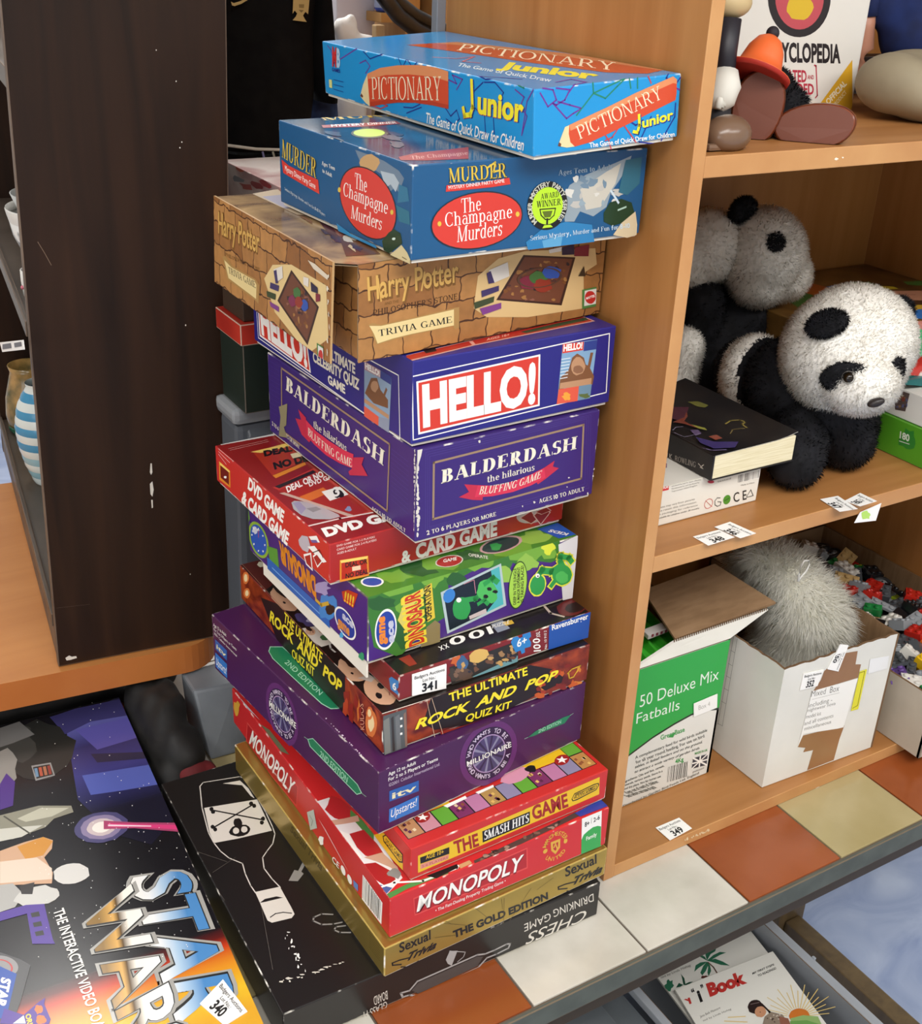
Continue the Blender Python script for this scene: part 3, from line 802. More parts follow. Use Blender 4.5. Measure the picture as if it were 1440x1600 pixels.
T.poly(cG((1060,945),(1190,880),(1440,800),(1440,815),(1200,905),(1085,968)), GRN)
T.line(cH((-60,985),(60,945),(230,935),(430,860),(440,845)), 0.0024, WHITE)
T.poly(cH((250,905),(430,835),(440,855),(310,920)), BLACK); T.poly(cH((440,840),(505,812),(520,830),(452,862)), flat('#c79a6a', .4))
T.poly(cH((530,815),(1060,565),(1135,525),(1160,548),(660,790),(540,840)), flat('#4c3a36', .4))
for k in range(22):
    t = random.random(); T.blob(cH((560 + 540 * t, 812 - 250 * t + random.uniform(-12, 14)))[0], random.uniform(2, 7), random.uniform(1, 3), flat(random.choice(('#7a5a4c', '#2c2220', '#9a7f70', '#5c463e')), .4), n=9, jit=.4)
T.poly(cH((1128,535),(1290,448),(1326,492),(1160,556)), flat('#2f3f97', .33))
T.poly(cE((158,1090),(215,1110),(330,1240),(290,1200)), flat('#cfd2dc', .33)); T.poly(cE((330,1260),(380,1290),(500,1440),(450,1420)), flat('#6d7a5a', .4))
lid.build('lid', th)

# ---- red and yellow trivia game
th, lid, F, L, T = carton('board_game_box', 'red and yellow game box with rows of coloured squares on its lid', 'board game', -0.276, -0.028, 1.5, 0.244, 0.380, 0.043, 0.150, flat('#c42c28', 0.33), edge_mat('#c42c28'), STACK)
YE = flat('#e3b81f', 0.33); MAR = flat('#9c1f1c', .35)
F.poly(cH((200,785),(1275,318),(1272,420),(200,886)), YE)
F.text('THE', cH((418,775),(562,722),(408,705)), MAR, 0.035)
F.text('GAME', cH((880,572),(1090,490),(870,498)), MAR, 0.035)
F.poly(cH((580,640),(862,522),(862,590),(583,706)), BLACK)
F.text('SMASH HITS', cH((588,702),(858,590),(588,638)), BLACK, ser=(.24, .09)); F.text('SMASH HITS', cH((592,692),(856,584),(592,640)), WHITE, ser=(.22, .09))
F.poly(cH((212,795),(385,733),(385,772),(214,832)), BLACK); F.text('AGE 10+', cH((246,806),(352,770),(246,784)), YE, 0.01)
F.poly(cH((214,836),(382,776),(380,802),(214,864)), flat('#d98a78', .4)); F.text('3-6 PLAYERS', cH((222,856),(376,800),(222,842)), flat('#a95a4c', .4), 0.0)
F.poly(cH((1108,450),(1125,415),(1240,360),(1268,352),(1272,365),(1255,395),(1140,455),(1115,462)), BLACK)
F.poly(cH((1113,446),(1128,419),(1240,366),(1264,358),(1266,368),(1252,391),(1140,448),(1118,456)), YE)
F.line(cH((1122,444),(1134,422),(1238,374),(1258,368),(1250,386),(1142,440),(1122,444)), 0.0007, BLACK)
F.text('SPEARS GAMES', cH((1128,440),(1245,388),(1130,420)), BLACK, 0.02)
pal = ['#b7835a', '#c78a94', '#63a233', '#7a2f5c', '#b9789c', '#b08a4c', '#8c83a0', '#63a233', '#7a2f5c', '#b9789c', '#8c83a0', '#b7834a']
for k in range(12):
    u0, u1 = .02 + .08 * k, .02 + .08 * (k + 1)
    T.polyuv([(u0, .035), (u1, .035), (u1, .10), (u0, .10)], BLACK, 0); T.polyuv([(u0 + .003, .037), (u1 - .003, .037), (u1 - .003, .098), (u0 + .003, .098)], flat(pal[k], .35), 1)
    if k in (0, 3, 5, 8, 11):
        for j in range(6):
            a, b = random.uniform(u0 + .01, u1 - .02), random.uniform(.042, .085)
            T.polyuv([(a, b), (a + .012, b + .002), (a + .01, b + .012), (a - .004, b + .009)], flat(random.choice(('#d9b060', '#5a2440', '#8c5030', '#e0c8a0')), .4), 2)
for k, cc in ((0, '#8c83a0'), (11, '#63a233')):
    u0 = .02 + .08 * k
    T.polyuv([(u0, .10), (u0 + .08, .10), (u0 + .08, .17), (u0, .17)], BLACK, 0); T.polyuv([(u0 + .003, .102), (u0 + .077, .102), (u0 + .077, .168), (u0 + .003, .168)], flat(cc, .35), 1)
T.polyuv([(.10, .102), (.28, .102), (.28, .19), (.10, .19)], YE, 1)
T.polyuv([(.56, .102), (.90, .102), (.90, .24), (.56, .24)], YE, 1)
def star(F, c, r, mat, layer, sq=.45, tilt=-.4):
    pts = []
    for i in range(10):
        a = math.pi / 2 + i * math.pi / 5; k = r if i % 2 == 0 else r * .42
        pts.append((c[0] + k * math.cos(a), c[1] - k * math.sin(a) * sq + tilt * 0))
    F.poly(pts, mat, layer)
for q in ((228, 558), (1052, 218)):
    c = cH(q)[0]; T.blob(c, 12, 8, MAR, n=24, jit=0, layer=2, rot=-.3); star(T, c, 9.5, WHITE, 3, .62)
T.blob(cH((775, 312))[0], 23, 11, flat('#d391a8', .4), jit=.12, layer=2, rot=-.4); T.blob(cH((868, 270))[0], 9, 6, BLACK, jit=.2, layer=3)
T.poly(cH((540,410),(645,365),(650,378),(560,420)), WHITE, 2); T.poly(cH((350,490),(480,430),(490,445),(375,500)), WHITE, 2)
L.poly(cG((1000,585),(1058,572),(1172,720),(1172,795),(1100,720)), YE)
L.poly(cG((1052,592),(1070,583),(1172,700),(1172,752),(1150,748),(1058,625)), BLACK); L.poly(cG((1058,597),(1072,590),(1167,704),(1166,742),(1150,738),(1063,622)), YE)
L.text('SPEARS GAMES', cG((1066,628),(1160,738),(1072,604)), BLACK, 0.01)
lid.build('lid', th)

# ---- purple quiz box
PU = flat('#451a4a', 0.33); PUE = edge_mat('#451a4a')
th, lid, F, L, T = carton('board_game_box', 'large plum purple quiz game box with round wheel emblem and green bands', 'board game', -0.296, 0.002, 6.4, 0.267, 0.346, 0.079, 0.193, PU, PUE, STACK)
VI = flat('#7a4f86', .35); PK = flat('#a58ab0', .35)
def wheel(FF, c, rx, ry, k, cr, txtq):
    h = lambda f: (c, (c[0] + rx * f, c[1] + k * rx * f), (c[0], c[1] - ry * f))
    FF.ell(*h(1.22), flat('#5f2a66', .35)); FF.ell(*h(1.0), flat('#2c1438', .35)); FF.ell(*h(.7), flat('#4a3f68', .35))
    C = FF.px(c); A = FF.px(h(.68)[1]) - C; B = FF.px(h(.68)[2]) - C
    for i in range(14):
        a = i * math.pi / 7
        P1 = lambda r, d: C + (A * math.cos(a + d) + B * math.sin(a + d)) * r + FF.lift(FF.k + 1)
        FF.mb.face([P1(.12, -.2), P1(1, -.06), P1(1, .09), P1(.12, .3)], flat('#2f2144' if i % 2 else '#86849e', .35))
    FF.k += 2
    FF.ell(*h(.72), PK, inner=.94)
    FF.ring_text('WHO WANTS TO BE A', *h(.86), 172, 8, cr, flat('#cdbfd2', .35)); FF.ring_text('WHO WANTS TO BE A', *h(.86), 195, 345, cr, flat('#cdbfd2', .35), inward=True)
    FF.text('MILLIONAIRE', txtq, BLACK, 0.05); FF.text('MILLIONAIRE', txtq, WHITE, 0.012)
wheel(F, cH((620,180))[0], 36, 41, -.30, .0072, cH((490,256),(752,138),(488,228)))
wheel(L, cE((455,1198))[0], 21, 36, .95, .0072, cE((382,1150),(540,1285),(382,1116)))
GB = flat('#1f7a52', .35); LG = flat('#9fd0b4', .35)
F.poly(cF((848,1335),(895,1297),(1060,1215),(1105,1200),(1068,1250),(885,1325)), GB); F.text('2ND EDITION', cF((912,1308),(1046,1250),(912,1288)), LG, 0.01)
T.poly(cE((376,825),(385,797),(460,797),(600,925),(740,1090),(798,1165),(745,1168),(690,1138),(540,1000),(400,868)), LG); T.poly(cE((381,826),(389,801),(458,801),(597,928),(737,1094),(790,1161),(746,1163),(694,1134),(543,997),(403,866)), GB)
T.text('2ND EDITION', cE((470,893),(678,1087),(492,875)), LG, 0.008)
L.poly(cG((608,18),(640,12),(905,285),(932,338),(900,348),(622,62)), LG); L.poly(cG((613,20),(640,17),(902,288),(925,335),(900,342),(626,60)), GB)
L.text('2ND EDITION', cG((680,118),(842,278),(686,86)), LG, 0.008)
L.line(cG((590,5),(612,20)), .0005, LG); L.line(cG((925,335),(955,358)), .0005, LG); F.line(cF((830,1342),(850,1334)), .0005, LG); F.line(cF((1100,1203),(1118,1192)), .0005, LG)
F.text('Age 12 to Adult', cG((1085,236),(1248,165),(1085,216)), WHITE, 0.012)
F.text('For 2 to 5 Players or Teams', cG((1085,268),(1378,142),(1085,248)), WHITE, 0.012)
F.text('©2001 Celador International Ltd.', cG((1088,300),(1390,172),(1088,282)), flat('#c9b8cc', .4), 0.0)
BL = flat('#2a5fa8', .35); CR = flat('#e6dcae', .35)
F.poly(cG((1090,326),(1265,262),(1265,325),(1090,388)), BL); F.text('itv', cG((1106,372),(1250,318),(1106,338)), CR, 0.02)
F.poly(cG((1090,432),(1265,350),(1265,435),(1088,512)), flat('#2f74c0', .35)); F.text('Upstarts!', cG((1098,484),(1248,412),(1104,436)), WHITE, 0.0)
L.text('Age 12 to Adult', cE((52,675),(128,738),(52,656)), WHITE, 0.0); L.text('For 2 to 5 Players or Teams', cE((54,700),(188,822),(54,684)), WHITE, 0.0); L.text('2001 Celador International', cE((56,722),(190,858),(56,710)), WHITE, 0.0)
L.poly(cE((62,752),(132,820),(132,880),(64,812)), BL); L.text('itv', cE((70,805),(126,862),(70,780)), CR, 0.02)
L.poly(cE((63,830),(132,900),(134,985),(66,915)), flat('#2f74c0', .35)); L.text('Upstarts!', cE((68,900),(128,962),(70,860)), WHITE, 0.0)
for k in range(26):
    t = random.random(); c = cG((1030 - 320 * t, 225 - 330 * t))[0]
    T.blob((c[0], c[1] - 1.0), random.uniform(.5, 1.6), random.uniform(.5, 1.2), flat('#cdb9cf', .6), n=6, jit=.5)
for k in range(26):
    t = random.random(); c = (591 + 322 * t, 1209 - 141 * t)
    T.blob((c[0], c[1] - .8), random.uniform(.6, 2.4), random.uniform(.4, .9), flat('#cdb9cf', .6), n=6, jit=.5)
lid.build('lid', th)
# ---- rock quiz box
DR = flat('#6e1f14', 0.33)
th, lid, F, L, T = carton('board_game_box', 'dark red and orange music quiz box with yellow lettering, on the purple box', 'board game', -0.282, 0.022, 2.0, 0.251, 0.335, 0.049, 0.272,
    {'*': noisy('fiery_print', '#5c130c', '#b44a1d', 26, rough=.33, detail=7, lo=.36, hi=.7, distort=1.5), 'T': flat('#1d1512', .3)}, edge_mat('#6e1f14'), STACK)
YL = flat('#f0dc2c', .35)
F.poly(cF((280,1090),(500,1040),(860,905),(1070,945),(1050,1010),(700,1185),(480,1260),(300,1290),(230,1250)), flat('#20120f', .35))
F.poly(cF((330,1300),(480,1262),(720,1180),(700,1230),(520,1330),(360,1390)), flat('#8d2416', .35))
for t in range(16):
    x = random.uniform(900, 1180); F.blob(cF((x, 905 + (1040 - x) * .3 + random.uniform(20, 150)))[0], random.uniform(3, 9), random.uniform(2, 7), flat(random.choice(('#c0561c', '#a33416', '#7f2013', '#cf7a2c')), .35), n=11, jit=.45)
F.line(cF((1085,955),(1110,930),(1160,910),(1120,975),(1095,985),(1090,950)), .0016, flat('#caa22a', .4))
STG = flat('#55595a', .35)
F.poly(cE((1043,1212),(1192,1164),(1196,1396),(1062,1446)), STG)
for a, b, c_ in ((1055, 1090, '#7a7a74'), (1100, 1115, '#38312f'), (1125, 1150, '#6d6f70'), (1175, 1188, '#8a6a5a')): F.poly(cE((a, 1240 - (a - 1043) * .33), (b, 1230 - (b - 1043) * .33), (b + 10, 1440 - (b - 1043) * .4), (a + 10, 1440 - (a - 1043) * .4)), flat(c_, .35))
for y in (1213, 1258, 1303): F.poly(cE((1154, y + 4), (1167, y), (1168, y + 13), (1155, y + 17)), WHITE)
F.line(cF((250,1110),(300,1340)), .0005, flat('#d8b89a', .4)); F.line(cF((280,1100),(350,1325)), .0005, flat('#d8b89a', .4))
F.text('THE ULTIMATE', cF((385,1122),(848,962),(380,1075)), YL, .025)
F.text('ROCK  AND  POP', cF((182,1286),(1012,988),(206,1226)), YL, .035)
F.text('QUIZ KIT', cF((478,1243),(748,1156),(484,1202)), YL, .025)
L.poly(cE((330,505),(470,560),(830,960),(830,1200),(640,1060),(440,790)), flat('#1f120e', .35))
L.text('THE ULTIMATE', cE((466,645),(690,893),(472,592)), YL, .02); L.text('ROCK  AND  POP', cE((382,640),(803,1070),(390,585)), YL, .035); L.text('QUIZ KIT', cE((516,858),(648,978),(516,808)), YL, .02)
L.text('KUDOS', cE((945,1290),(938,1135),(922,1288)), flat('#e0a080', .4), 0.0)
for q, rx, ry in (((985, 1250), 9, 22), ((243, 390), 5, 10), ((250, 480), 5, 8), ((975, 1190), 5, 10)):
    c = cE(q)[0]; L.blob(c, rx, ry, flat('#d9773a', .35), jit=.1); L.blob(c, rx * .55, ry * .6, flat('#f3d9a4', .35), jit=.1)
for k in range(10): L.blob(cE((random.uniform(820, 930), random.uniform(1090, 1250)))[0], random.uniform(2, 5), random.uniform(5, 16), flat(random.choice(('#b8431c', '#8e2514', '#d0702c')), .35), n=10, jit=.4)
SK = flat('#c59a7c', .35); SK2 = flat('#b98a70', .35); HAIR = flat('#2a1c16', .35)
def portrait(F, c, s, rot, hair=True, shades=False):
    F.blob(c, s, s * .72, SK, n=22, jit=.04, rot=rot)
    if hair: F.blob((c[0] - s * .55 * math.cos(rot) + .2 * s, c[1] - s * .55 * math.sin(rot) - .35 * s), s * .8, s * .35, HAIR, n=16, jit=.2, rot=rot + .3)
    for d in (-.28, .28):
        q = (c[0] + d * s * math.cos(rot + 1.2) - .05 * s, c[1] + d * s * math.sin(rot + 1.2))
        F.blob(q, s * (.22 if shades else .1), s * (.15 if shades else .06), BLACK, n=10, jit=.1, rot=rot)
    F.line([(c[0] + s * .45, c[1] - .1 * s), (c[0] + s * .5, c[1] + .25 * s)], .0012, flat('#8c5548', .4))
T.poly(cE((215,300),(300,285),(370,300),(420,420),(360,460)), flat('#55201a', .33)); T.blob(cE((335,310))[0], 7, 4, flat('#d8d3b8', .35), jit=.2)
portrait(T, cE((480,510))[0], 26, .55)
T.blob(cE((600,640))[0], 16, 8, flat('#4a4270', .35), jit=.3, rot=.4); T.blob(cE((620,642))[0], 5, 3, flat('#b8b4d4', .35), jit=.3)
T.poly(cE((575,690),(730,665),(790,770),(690,800),(640,770)), flat('#cfc6bb', .35))
for q in ((625, 708), (700, 700)): portrait(T, cE(q)[0], 8, .3)
T.blob(cE((712,745))[0], 7, 5, flat('#3d6a3c', .35), jit=.2); T.line(cE((735,770),(745,810),(770,830)), .002, flat('#cfcac2', .35))
portrait(T, cE((880,930))[0], 26, .5, True); portrait(T, cE((1040,1060))[0], 28, .55, False, True)
T.poly(cE((905,985),(975,965),(1010,985),(985,1010)), flat('#b9aea4', .35))
T.line(cE((1040,1200),(1440,1075)), .0009, flat('#efe6d8', .4)); T.line(cE((800,945),(1040,1200)), .0007, flat('#c9a58a', .4))
T.line(cE((215,305),(800,945)), .0006, flat('#a86a54', .4))
lid.build('lid', th)

# ---- small dark red puzzle box
MR = flat('#7c1f22', .33)
th, lid, F, L, T = carton('puzzle_box', 'slim dark red puzzle box with blue corner and white lot sticker', 'puzzle', -0.261, 0.030, 2.6, 0.234, 0.25, 0.0328, 0.3212, {'*': MR, 'T': flat('#181313', .3)}, edge_mat('#7c1f22'), STACK)
F.poly(cF((385,920),(600,832),(792,762),(792,885),(610,955),(400,1030)), flat('#2b2723', .35))
F.blob(cF((560,850))[0], 17, 10, flat('#d9b060', .35), jit=.12, rot=-.3); F.poly(cF((500,985),(790,850),(790,885),(610,955),(520,1000)), flat('#6f9aa0', .35))
F.blob(cF((430,880))[0], 9, 9, flat('#c8622c', .35), jit=.3); F.blob(cF((465,900))[0], 9, 12, flat('#3d5f86', .35), jit=.2); F.blob(cF((470,970))[0], 17, 9, flat('#5a4436', .35), jit=.35); F.blob(cF((410,965))[0], 8, 10, flat('#43392f', .35), jit=.35)
for k in range(24): F.blob(cF((lambda x: (x, 960 - (x - 400) * .33 + random.uniform(-45, 35)))(random.uniform(420, 770)))[0], random.uniform(2, 6), random.uniform(2, 5), flat(random.choice(('#6e4a34', '#a07a50', '#2e2a33', '#514a44', '#7d5f4a', '#c49a5c')), .35), n=9, jit=.4)
PB = flat('#2f7fc0', .33)
F.poly(cF((748,770),(762,740),(785,735),(800,745),(818,738),(815,718),(862,702),(868,735),(855,750),(868,770),(866,795),(830,806),(832,830),(812,840),(805,818),(775,830)), PB)
F.text('6+', cF((785,800),(842,776),(785,757)), WHITE, .02)
F.text('100', cF((925,822),(918,745),(885,826)), WHITE, ser=(.16, .06)); F.text('XXL', cF((922,738),(918,705),(900,742)), WHITE, .01); F.text('No. 10 910 2', cF((962,808),(958,700),(948,810)), WHITE, 0.0)
F.poly(cF((975,668),(1222,590),(1216,738),(970,815)), flat('#1f4fa0', .33)); F.text('Ravensburger', cF((992,699),(1206,630),(990,668)), WHITE, .02)
T.text('100', cF((628,676),(378,752),(648,716)), WHITE, ser=(.17, .05)); T.text('XX', cF((372,778),(318,800),(388,800)), WHITE, ser=(.17, .06))
T.poly(cF((630,665),(700,640),(745,690),(672,715)), flat('#8a8f9c', .35)); T.poly(cF((700,655),(755,640),(770,660),(720,675)), flat('#d0a83a', .35)); T.text('PUZZLE', cF((640,690),(740,660),(640,670)), flat('#e6e3da', .4), .01)
T.poly(cF((85,870),(150,845),(195,900),(150,915)), flat('#8c2c22', .35)); T.blob(cF((1110,565))[0], 24, 13, flat('#5e1d1c', .35), jit=.05, rot=-.2); T.blob(cF((1130,565))[0], 16, 8, flat('#241414', .35), jit=.05, rot=-.2); T.line(cF((950,560),(985,600),(1060,620)), .003, flat('#b9a79a', .35))
L.poly(cE((1090,985),(1105,975),(1120,985),(1150,1005),(1146,1040),(1135,1050),(1148,1070),(1144,1085),(1100,1050)), PB); L.text('6', cE((1110,1045),(1132,1060),(1112,1005)), WHITE, .02)
lid.build('lid', th)
lot_sticker(F, cF((162,1085),(362,1040),(364,897),(162,960)), '341', th)

# ---- green and purple children's game
th, lid, F, L, T = carton('board_game_box', 'deep purple and green children\'s dinosaur game box in the middle of the stack', 'board game', -0.280, 0.058, 3.1, 0.252, 0.262, 0.076, 0.354, {'*': flat('#48277a', .3), 'T': flat('#4a862e', .3)}, edge_mat('#5a5a50'), STACK)
g1, g2, g3, g4 = flat('#3b782c', .3), flat('#74a83a', .3), flat('#2a5c2a', .3), flat('#92bc4c', .3)
F.poly(cE((965,505),(1440,365),(1440,610),(1300,700),(1150,860),(1000,800),(970,640)), g1)
F.poly(cF((0,385),(1035,155),(1050,270),(985,300),(900,290),(870,340),(760,300),(720,390),(640,330),(560,330),(320,460),(300,520),(0,560)), g1)
for q, rx, ry, m in (((1010,440),14,14,g3),((1120,420),30,20,g2),((1050,540),22,12,g3),((1200,560),20,14,g2),((1180,720),18,20,g3),((1340,400),18,12,g2)): F.blob(cE(q)[0], rx, ry, m, jit=.3)
for q, rx, ry, m in (((330,330),30,18,g2),((560,290),26,14,g2),((810,240),30,16,g2),((700,370),20,14,g4),((960,220),16,14,g2),((850,300),14,14,g4),((970,215),10,9,flat('#d8e040',.3)),((420,400),18,10,g3),((620,260),14,9,g3)): F.blob(cF(q)[0], rx, ry, m, jit=.3)
F.poly(cF((1030,192),(1145,136),(1131,505),(1056,522)), flat('#d9d7d8', .3))
def logo(FF, c, rx, ry, k, t1, t2):
    h = lambda f: (c, (c[0] + rx * f, c[1] + k * rx * f), (c[0], c[1] - ry * f))
    FF.ell(*h(1.0), WHITE); FF.ell(*h(.88), flat('#24409c', .3))
    FF.text('game', t1, flat('#e8862c', .3), .05); FF.text('ace', t2, flat('#c4c6d8', .3), .05)
logo(F, cE((1070,695))[0], 17, 32, -.3, cE((1065,782),(1062,615),(1020,790)), cE((1118,770),(1112,640),(1080,775)))
F.poly(cE((1140,640),(1190,500),(1290,450),(1300,480),(1220,560),(1200,720)), flat('#d8c860', .3)); F.poly(cF((250,680),(300,640),(330,660),(330,770),(215,800)), flat('#8c7a50', .3))
F.text('DINOSAUR', cF((240,772),(212,455),(138,805)), flat('#ecd23a', .3), .09); F.text('DINOSAUR', cF((234,768),(208,462),(150,800)), flat('#c8311f', .3), .03)
F.poly(cF((236,445),(280,418),(300,625),(255,652)), flat('#dfc23a', .3)); F.text('OPERATION', cF((280,630),(272,428),(244,650)), BLACK, .03)
F.poly(cF((332,475),(690,303),(722,552),(372,720)), flat('#b4c4c4', .25)); F.poly(cF((350,482),(680,322),(705,545),(385,700)), flat('#14202a', .25))
F.poly(cF((630,345),(680,322),(705,545),(600,596),(660,520)), flat('#4fb0b4', .25))
DG = flat('#2f9a4a', .3); DG2 = flat('#4fb85a', .3); OUT = flat('#e0e04a', .3)
F.blob(cF((455,570))[0], 14, 18, DG, n=20, jit=.05); F.line(cF((480,520),(540,510),(590,470)), .006, DG); F.blob(cF((610,470))[0], 16, 18, DG2, n=18, jit=.12, rot=-.5); F.line(cF((600,420),(640,390),(665,410)), .006, DG); F.blob(cF((440,520))[0], 4, 4, WHITE, jit=.05); F.line(cF((560,540),(590,520),(610,540)), .0045, DG)
for q in ((620,455),(655,470),(600,500)): F.blob(cF(q)[0], 4, 3, BLACK, jit=.2)
F.ell(*[p for p in (cF((383,495))[0], cF((418,485))[0], cF((383,455))[0])], flat('#3a7fc8', .3)); F.line(cF((470,425),(530,400),(540,480)), .0006, flat('#d88a9a', .3)); F.poly(cF((500,615),(600,570),(605,595),(505,635)), flat('#c8b8b4', .3))
F.ell(cF((790,432))[0], cF((845,412))[0], cF((797,290))[0], flat('#2c4a1c', .3)); F.ell(cF((790,432))[0], cF((841,414))[0], cF((797,297))[0], flat('#a6d04a', .3))
for i, s in enumerate(('DEEP IN THE JUNGLE', 'A MAJOR EXPERIMENT', 'IS TAKING PLACE!')):
    F.text(s, cF((778 + 22 * i, 545 - 8 * i), (780 + 22 * i, 330 - 8 * i), (762 + 22 * i, 550 - 8 * i)), BLACK, .02)
for m, e in ((OUT, 1.16), (DG, 1.0)):
    F.blob(cF((905,430))[0], 11.5 * e, 16 * e, m, n=22, jit=.03, rot=.2); F.line(cF((905,380),(930,345),(990,350),(1020,330)), .0075 * e ** 2, m); F.blob(cF((1050,370))[0], 15 * e, 16 * e, m, n=20, jit=.05); F.line(cF((1060,330),(1040,290),(1040,260),(1090,270),(1105,290)), .006 * e ** 3, m); F.line(cF((990,430),(1020,390)), .006 * e ** 3, m)
F.blob(cF((1050,385))[0], 10, 9, DG2, n=14, jit=.1); F.blob(cF((905,375))[0], 3.4, 3.4, WHITE, jit=.02); F.blob(cF((907,378))[0], 1.2, 1.2, BLACK, jit=.02)
# its top
for q, rx, ry, m in (((200,330),30,14,g3),((330,300),26,12,g2),((760,200),34,16,g2),((900,150),26,10,g4),((60,385),26,10,g2),((500,255),20,8,g3)): T.blob(cF(q)[0], rx, ry, m, jit=.3)
T.blob(cF((385,292))[0], 22, 9, flat('#d8d4c8',.3), n=22, jit=.02, rot=-.15); T.blob(cF((385,292))[0], 20, 8, flat('#b02c28',.3), n=22, jit=.02, rot=-.15); T.text('GAME', cF((350,300),(430,285),(350,282)), WHITE, .03)
T.blob(cF((690,195))[0], 34, 12, flat('#c9a0a0',.3), n=26, jit=.02, rot=-.25); T.blob(cF((690,195))[0], 30, 10, flat('#1f3a3a',.3), n=26, jit=.02, rot=-.25); T.blob(cF((660,205))[0], 9, 6, DG, jit=.2)
T.text('OPERATE', cF((500,262),(615,280),(498,245)), flat('#e6e4d8',.3), .02)
T.poly(cF((905,102),(1035,62),(1146,132),(1035,158)), flat('#2a5ab8', .3)); T.text('KIDS', cF((1095,128),(985,105),(1078,140)), WHITE, .03)
T.blob(cE((990,415))[0], 18, 8, WHITE, n=22, jit=.02); T.blob(cE((990,415))[0], 15, 6, flat('#2c4fa8',.3), n=22, jit=.02); T.poly(cE((815,450),(860,430),(905,480),(880,500)), flat('#c8482c',.3))
# its left side
L.poly(cE((195,-20),(260,30),(330,260),(420,330),(420,200),(450,260),(640,480),(780,500),(800,560),(770,640),(740,620),(370,262)), flat('#4a3478',.3))
L.blob(cE((225,40))[0], 10, 24, flat('#6aa83c',.3), jit=.2); c = cE((318,165))[0]
L.ell(*E3(c, 16, 26, .8), flat('#8fb43c',.3)); L.ell(*E3(c, 13, 22, .8), flat('#2a58b8',.3)); L.blob(cE((300,110))[0], 5, 5, flat('#d0d4e0',.3), jit=.5); L.line(cE((318,150),(318,110)), .0012, flat('#c83c3c',.3))
for i in range(8):
    a = i * math.pi / 4; L.blob((c[0] + 10 * math.cos(a), c[1] + 17 * math.sin(a) + 8 * math.cos(a)), 1, 1.6, WHITE, n=7)
L.poly(cE((215,90),(250,120),(250,190),(222,150)), flat('#2a4fb0',.3)); L.poly(cE((370,200),(430,220),(440,330),(385,280)), flat('#5a9a3c',.3))
L.text('DINOSAUR', cE((655,395),(438,175),(662,505)), flat('#e08a28',.3), .06)
L.poly(cE((370,265),(735,605),(742,690),(372,335)), flat('#2a66b8', .3)); L.line(cE((400,330),(700,620)), .0012, flat('#7fb0e4', .3))
L.blob(cE((725,560))[0], 14, 20, flat('#3f86cc',.3), jit=.2); L.blob(cE((745,575))[0], 8, 8, flat('#2a1e1a',.3), jit=.2); L.blob(cE((700,450))[0], 10, 9, flat('#a89ac8',.3), jit=.4); L.line(cE((660,520),(690,550),(730,540)), .004, flat('#d0a83c',.3))
L.poly(cE((812,470),(850,460),(908,485),(880,568),(822,525)), flat('#c83a22',.3)); L.text('!!!!', cE((825,525),(880,560),(832,470)), flat('#eec23c',.3), .03)
c = cE((832,658))[0]; L.ell(*E3(c, 17, 21, .95), WHITE); L.ell(*E3(c, 15, 18.5, .95), flat('#2a3f98',.3)); L.text('game', cE((788,665),(858,735),(790,610)), flat('#d88a3c',.3), .05); L.text('ace', cE((815,625),(880,690),(818,585)), flat('#c4c6d8',.3), .05)
L.blob(cE((810,728))[0], 3, 4, flat('#4aa8dc',.3)); L.blob(cE((925,860))[0], 5, 7, flat('#3c9a6a',.3))
lid.build('lid', th)
fl = MB()
q = [L.uv(u_, v_) - L.N * .001 for u_, v_ in ((.12, -.17), (.985, -.22), (.985, .03), (.12, .03))]
fl.slab([q[0], q[1], q[2], q[3]], -L.N * .002, flat('#e6e0d2', .6, name='plain_card_edge'))
o = fl.build('tray_flap', th); o['label'] = 'plain white tray edge showing below the lid'

# ---- red deal game
RG = flat('#a31f22', .33)
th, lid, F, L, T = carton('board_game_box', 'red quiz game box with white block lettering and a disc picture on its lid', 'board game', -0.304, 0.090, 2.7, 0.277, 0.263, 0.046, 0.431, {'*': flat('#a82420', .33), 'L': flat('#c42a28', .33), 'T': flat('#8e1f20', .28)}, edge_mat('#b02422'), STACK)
L.text('DVD GAME', cC((254,1222),(462,1428),(262,1160)), WHITE, .045); L.text('& CARD GAME', cC((216,1302),(488,1562),(226,1238)), WHITE, .045)
OG = flat('#e08a2c', .33); OY = flat('#f4cf6a', .33)
L.poly(cC((84,1062),(150,1120),(152,1222),(86,1172)), OG); L.poly(cC((92,1085),(142,1128),(144,1205),(94,1160)), flat('#6e1512', .33)); L.poly(cC((86,1066),(148,1122),(146,1132),(90,1085)), OY); L.blob(cC((122,1158))[0], 2, 2.2, WHITE)
for k in range(3): L.line(cC((82, 990 + 16 * k), (168 - 20 * k, 1062 + 10 * k)), .0008, flat('#eab4ae', .4))
SV = flat('#b8b2bc', .25); 
L.poly(cE((555,165),(575,138),(610,145),(625,200),(610,240),(580,225),(560,195)), SV); L.poly(cE((615,145),(662,140),(682,180),(640,180)), WHITE); L.poly(cE((625,165),(660,165),(672,182),(636,182)), flat('#6a5a98',.35))
for pts in (((585,250),(630,240),(640,350),(600,310)), ((640,260),(665,240),(700,290),(668,330)), ((610,205),(650,200),(722,295),(700,300))): L.poly(cE(*pts), WHITE)
L.poly(cE((592,262),(625,252),(634,335),(604,305)), RG); L.poly(cE((645,268),(664,252),(692,290),(668,318)), RG); L.line(cE((640,240),(680,225),(700,270)), .0009, BLACK)
F.text('&', cF((104,302),(160,285),(100,238)), flat('#e2ded8', .35), .04); F.text('CARD GAME', cF((188,275),(668,135),(186,196)), flat('#e2ded8', .35), .045)
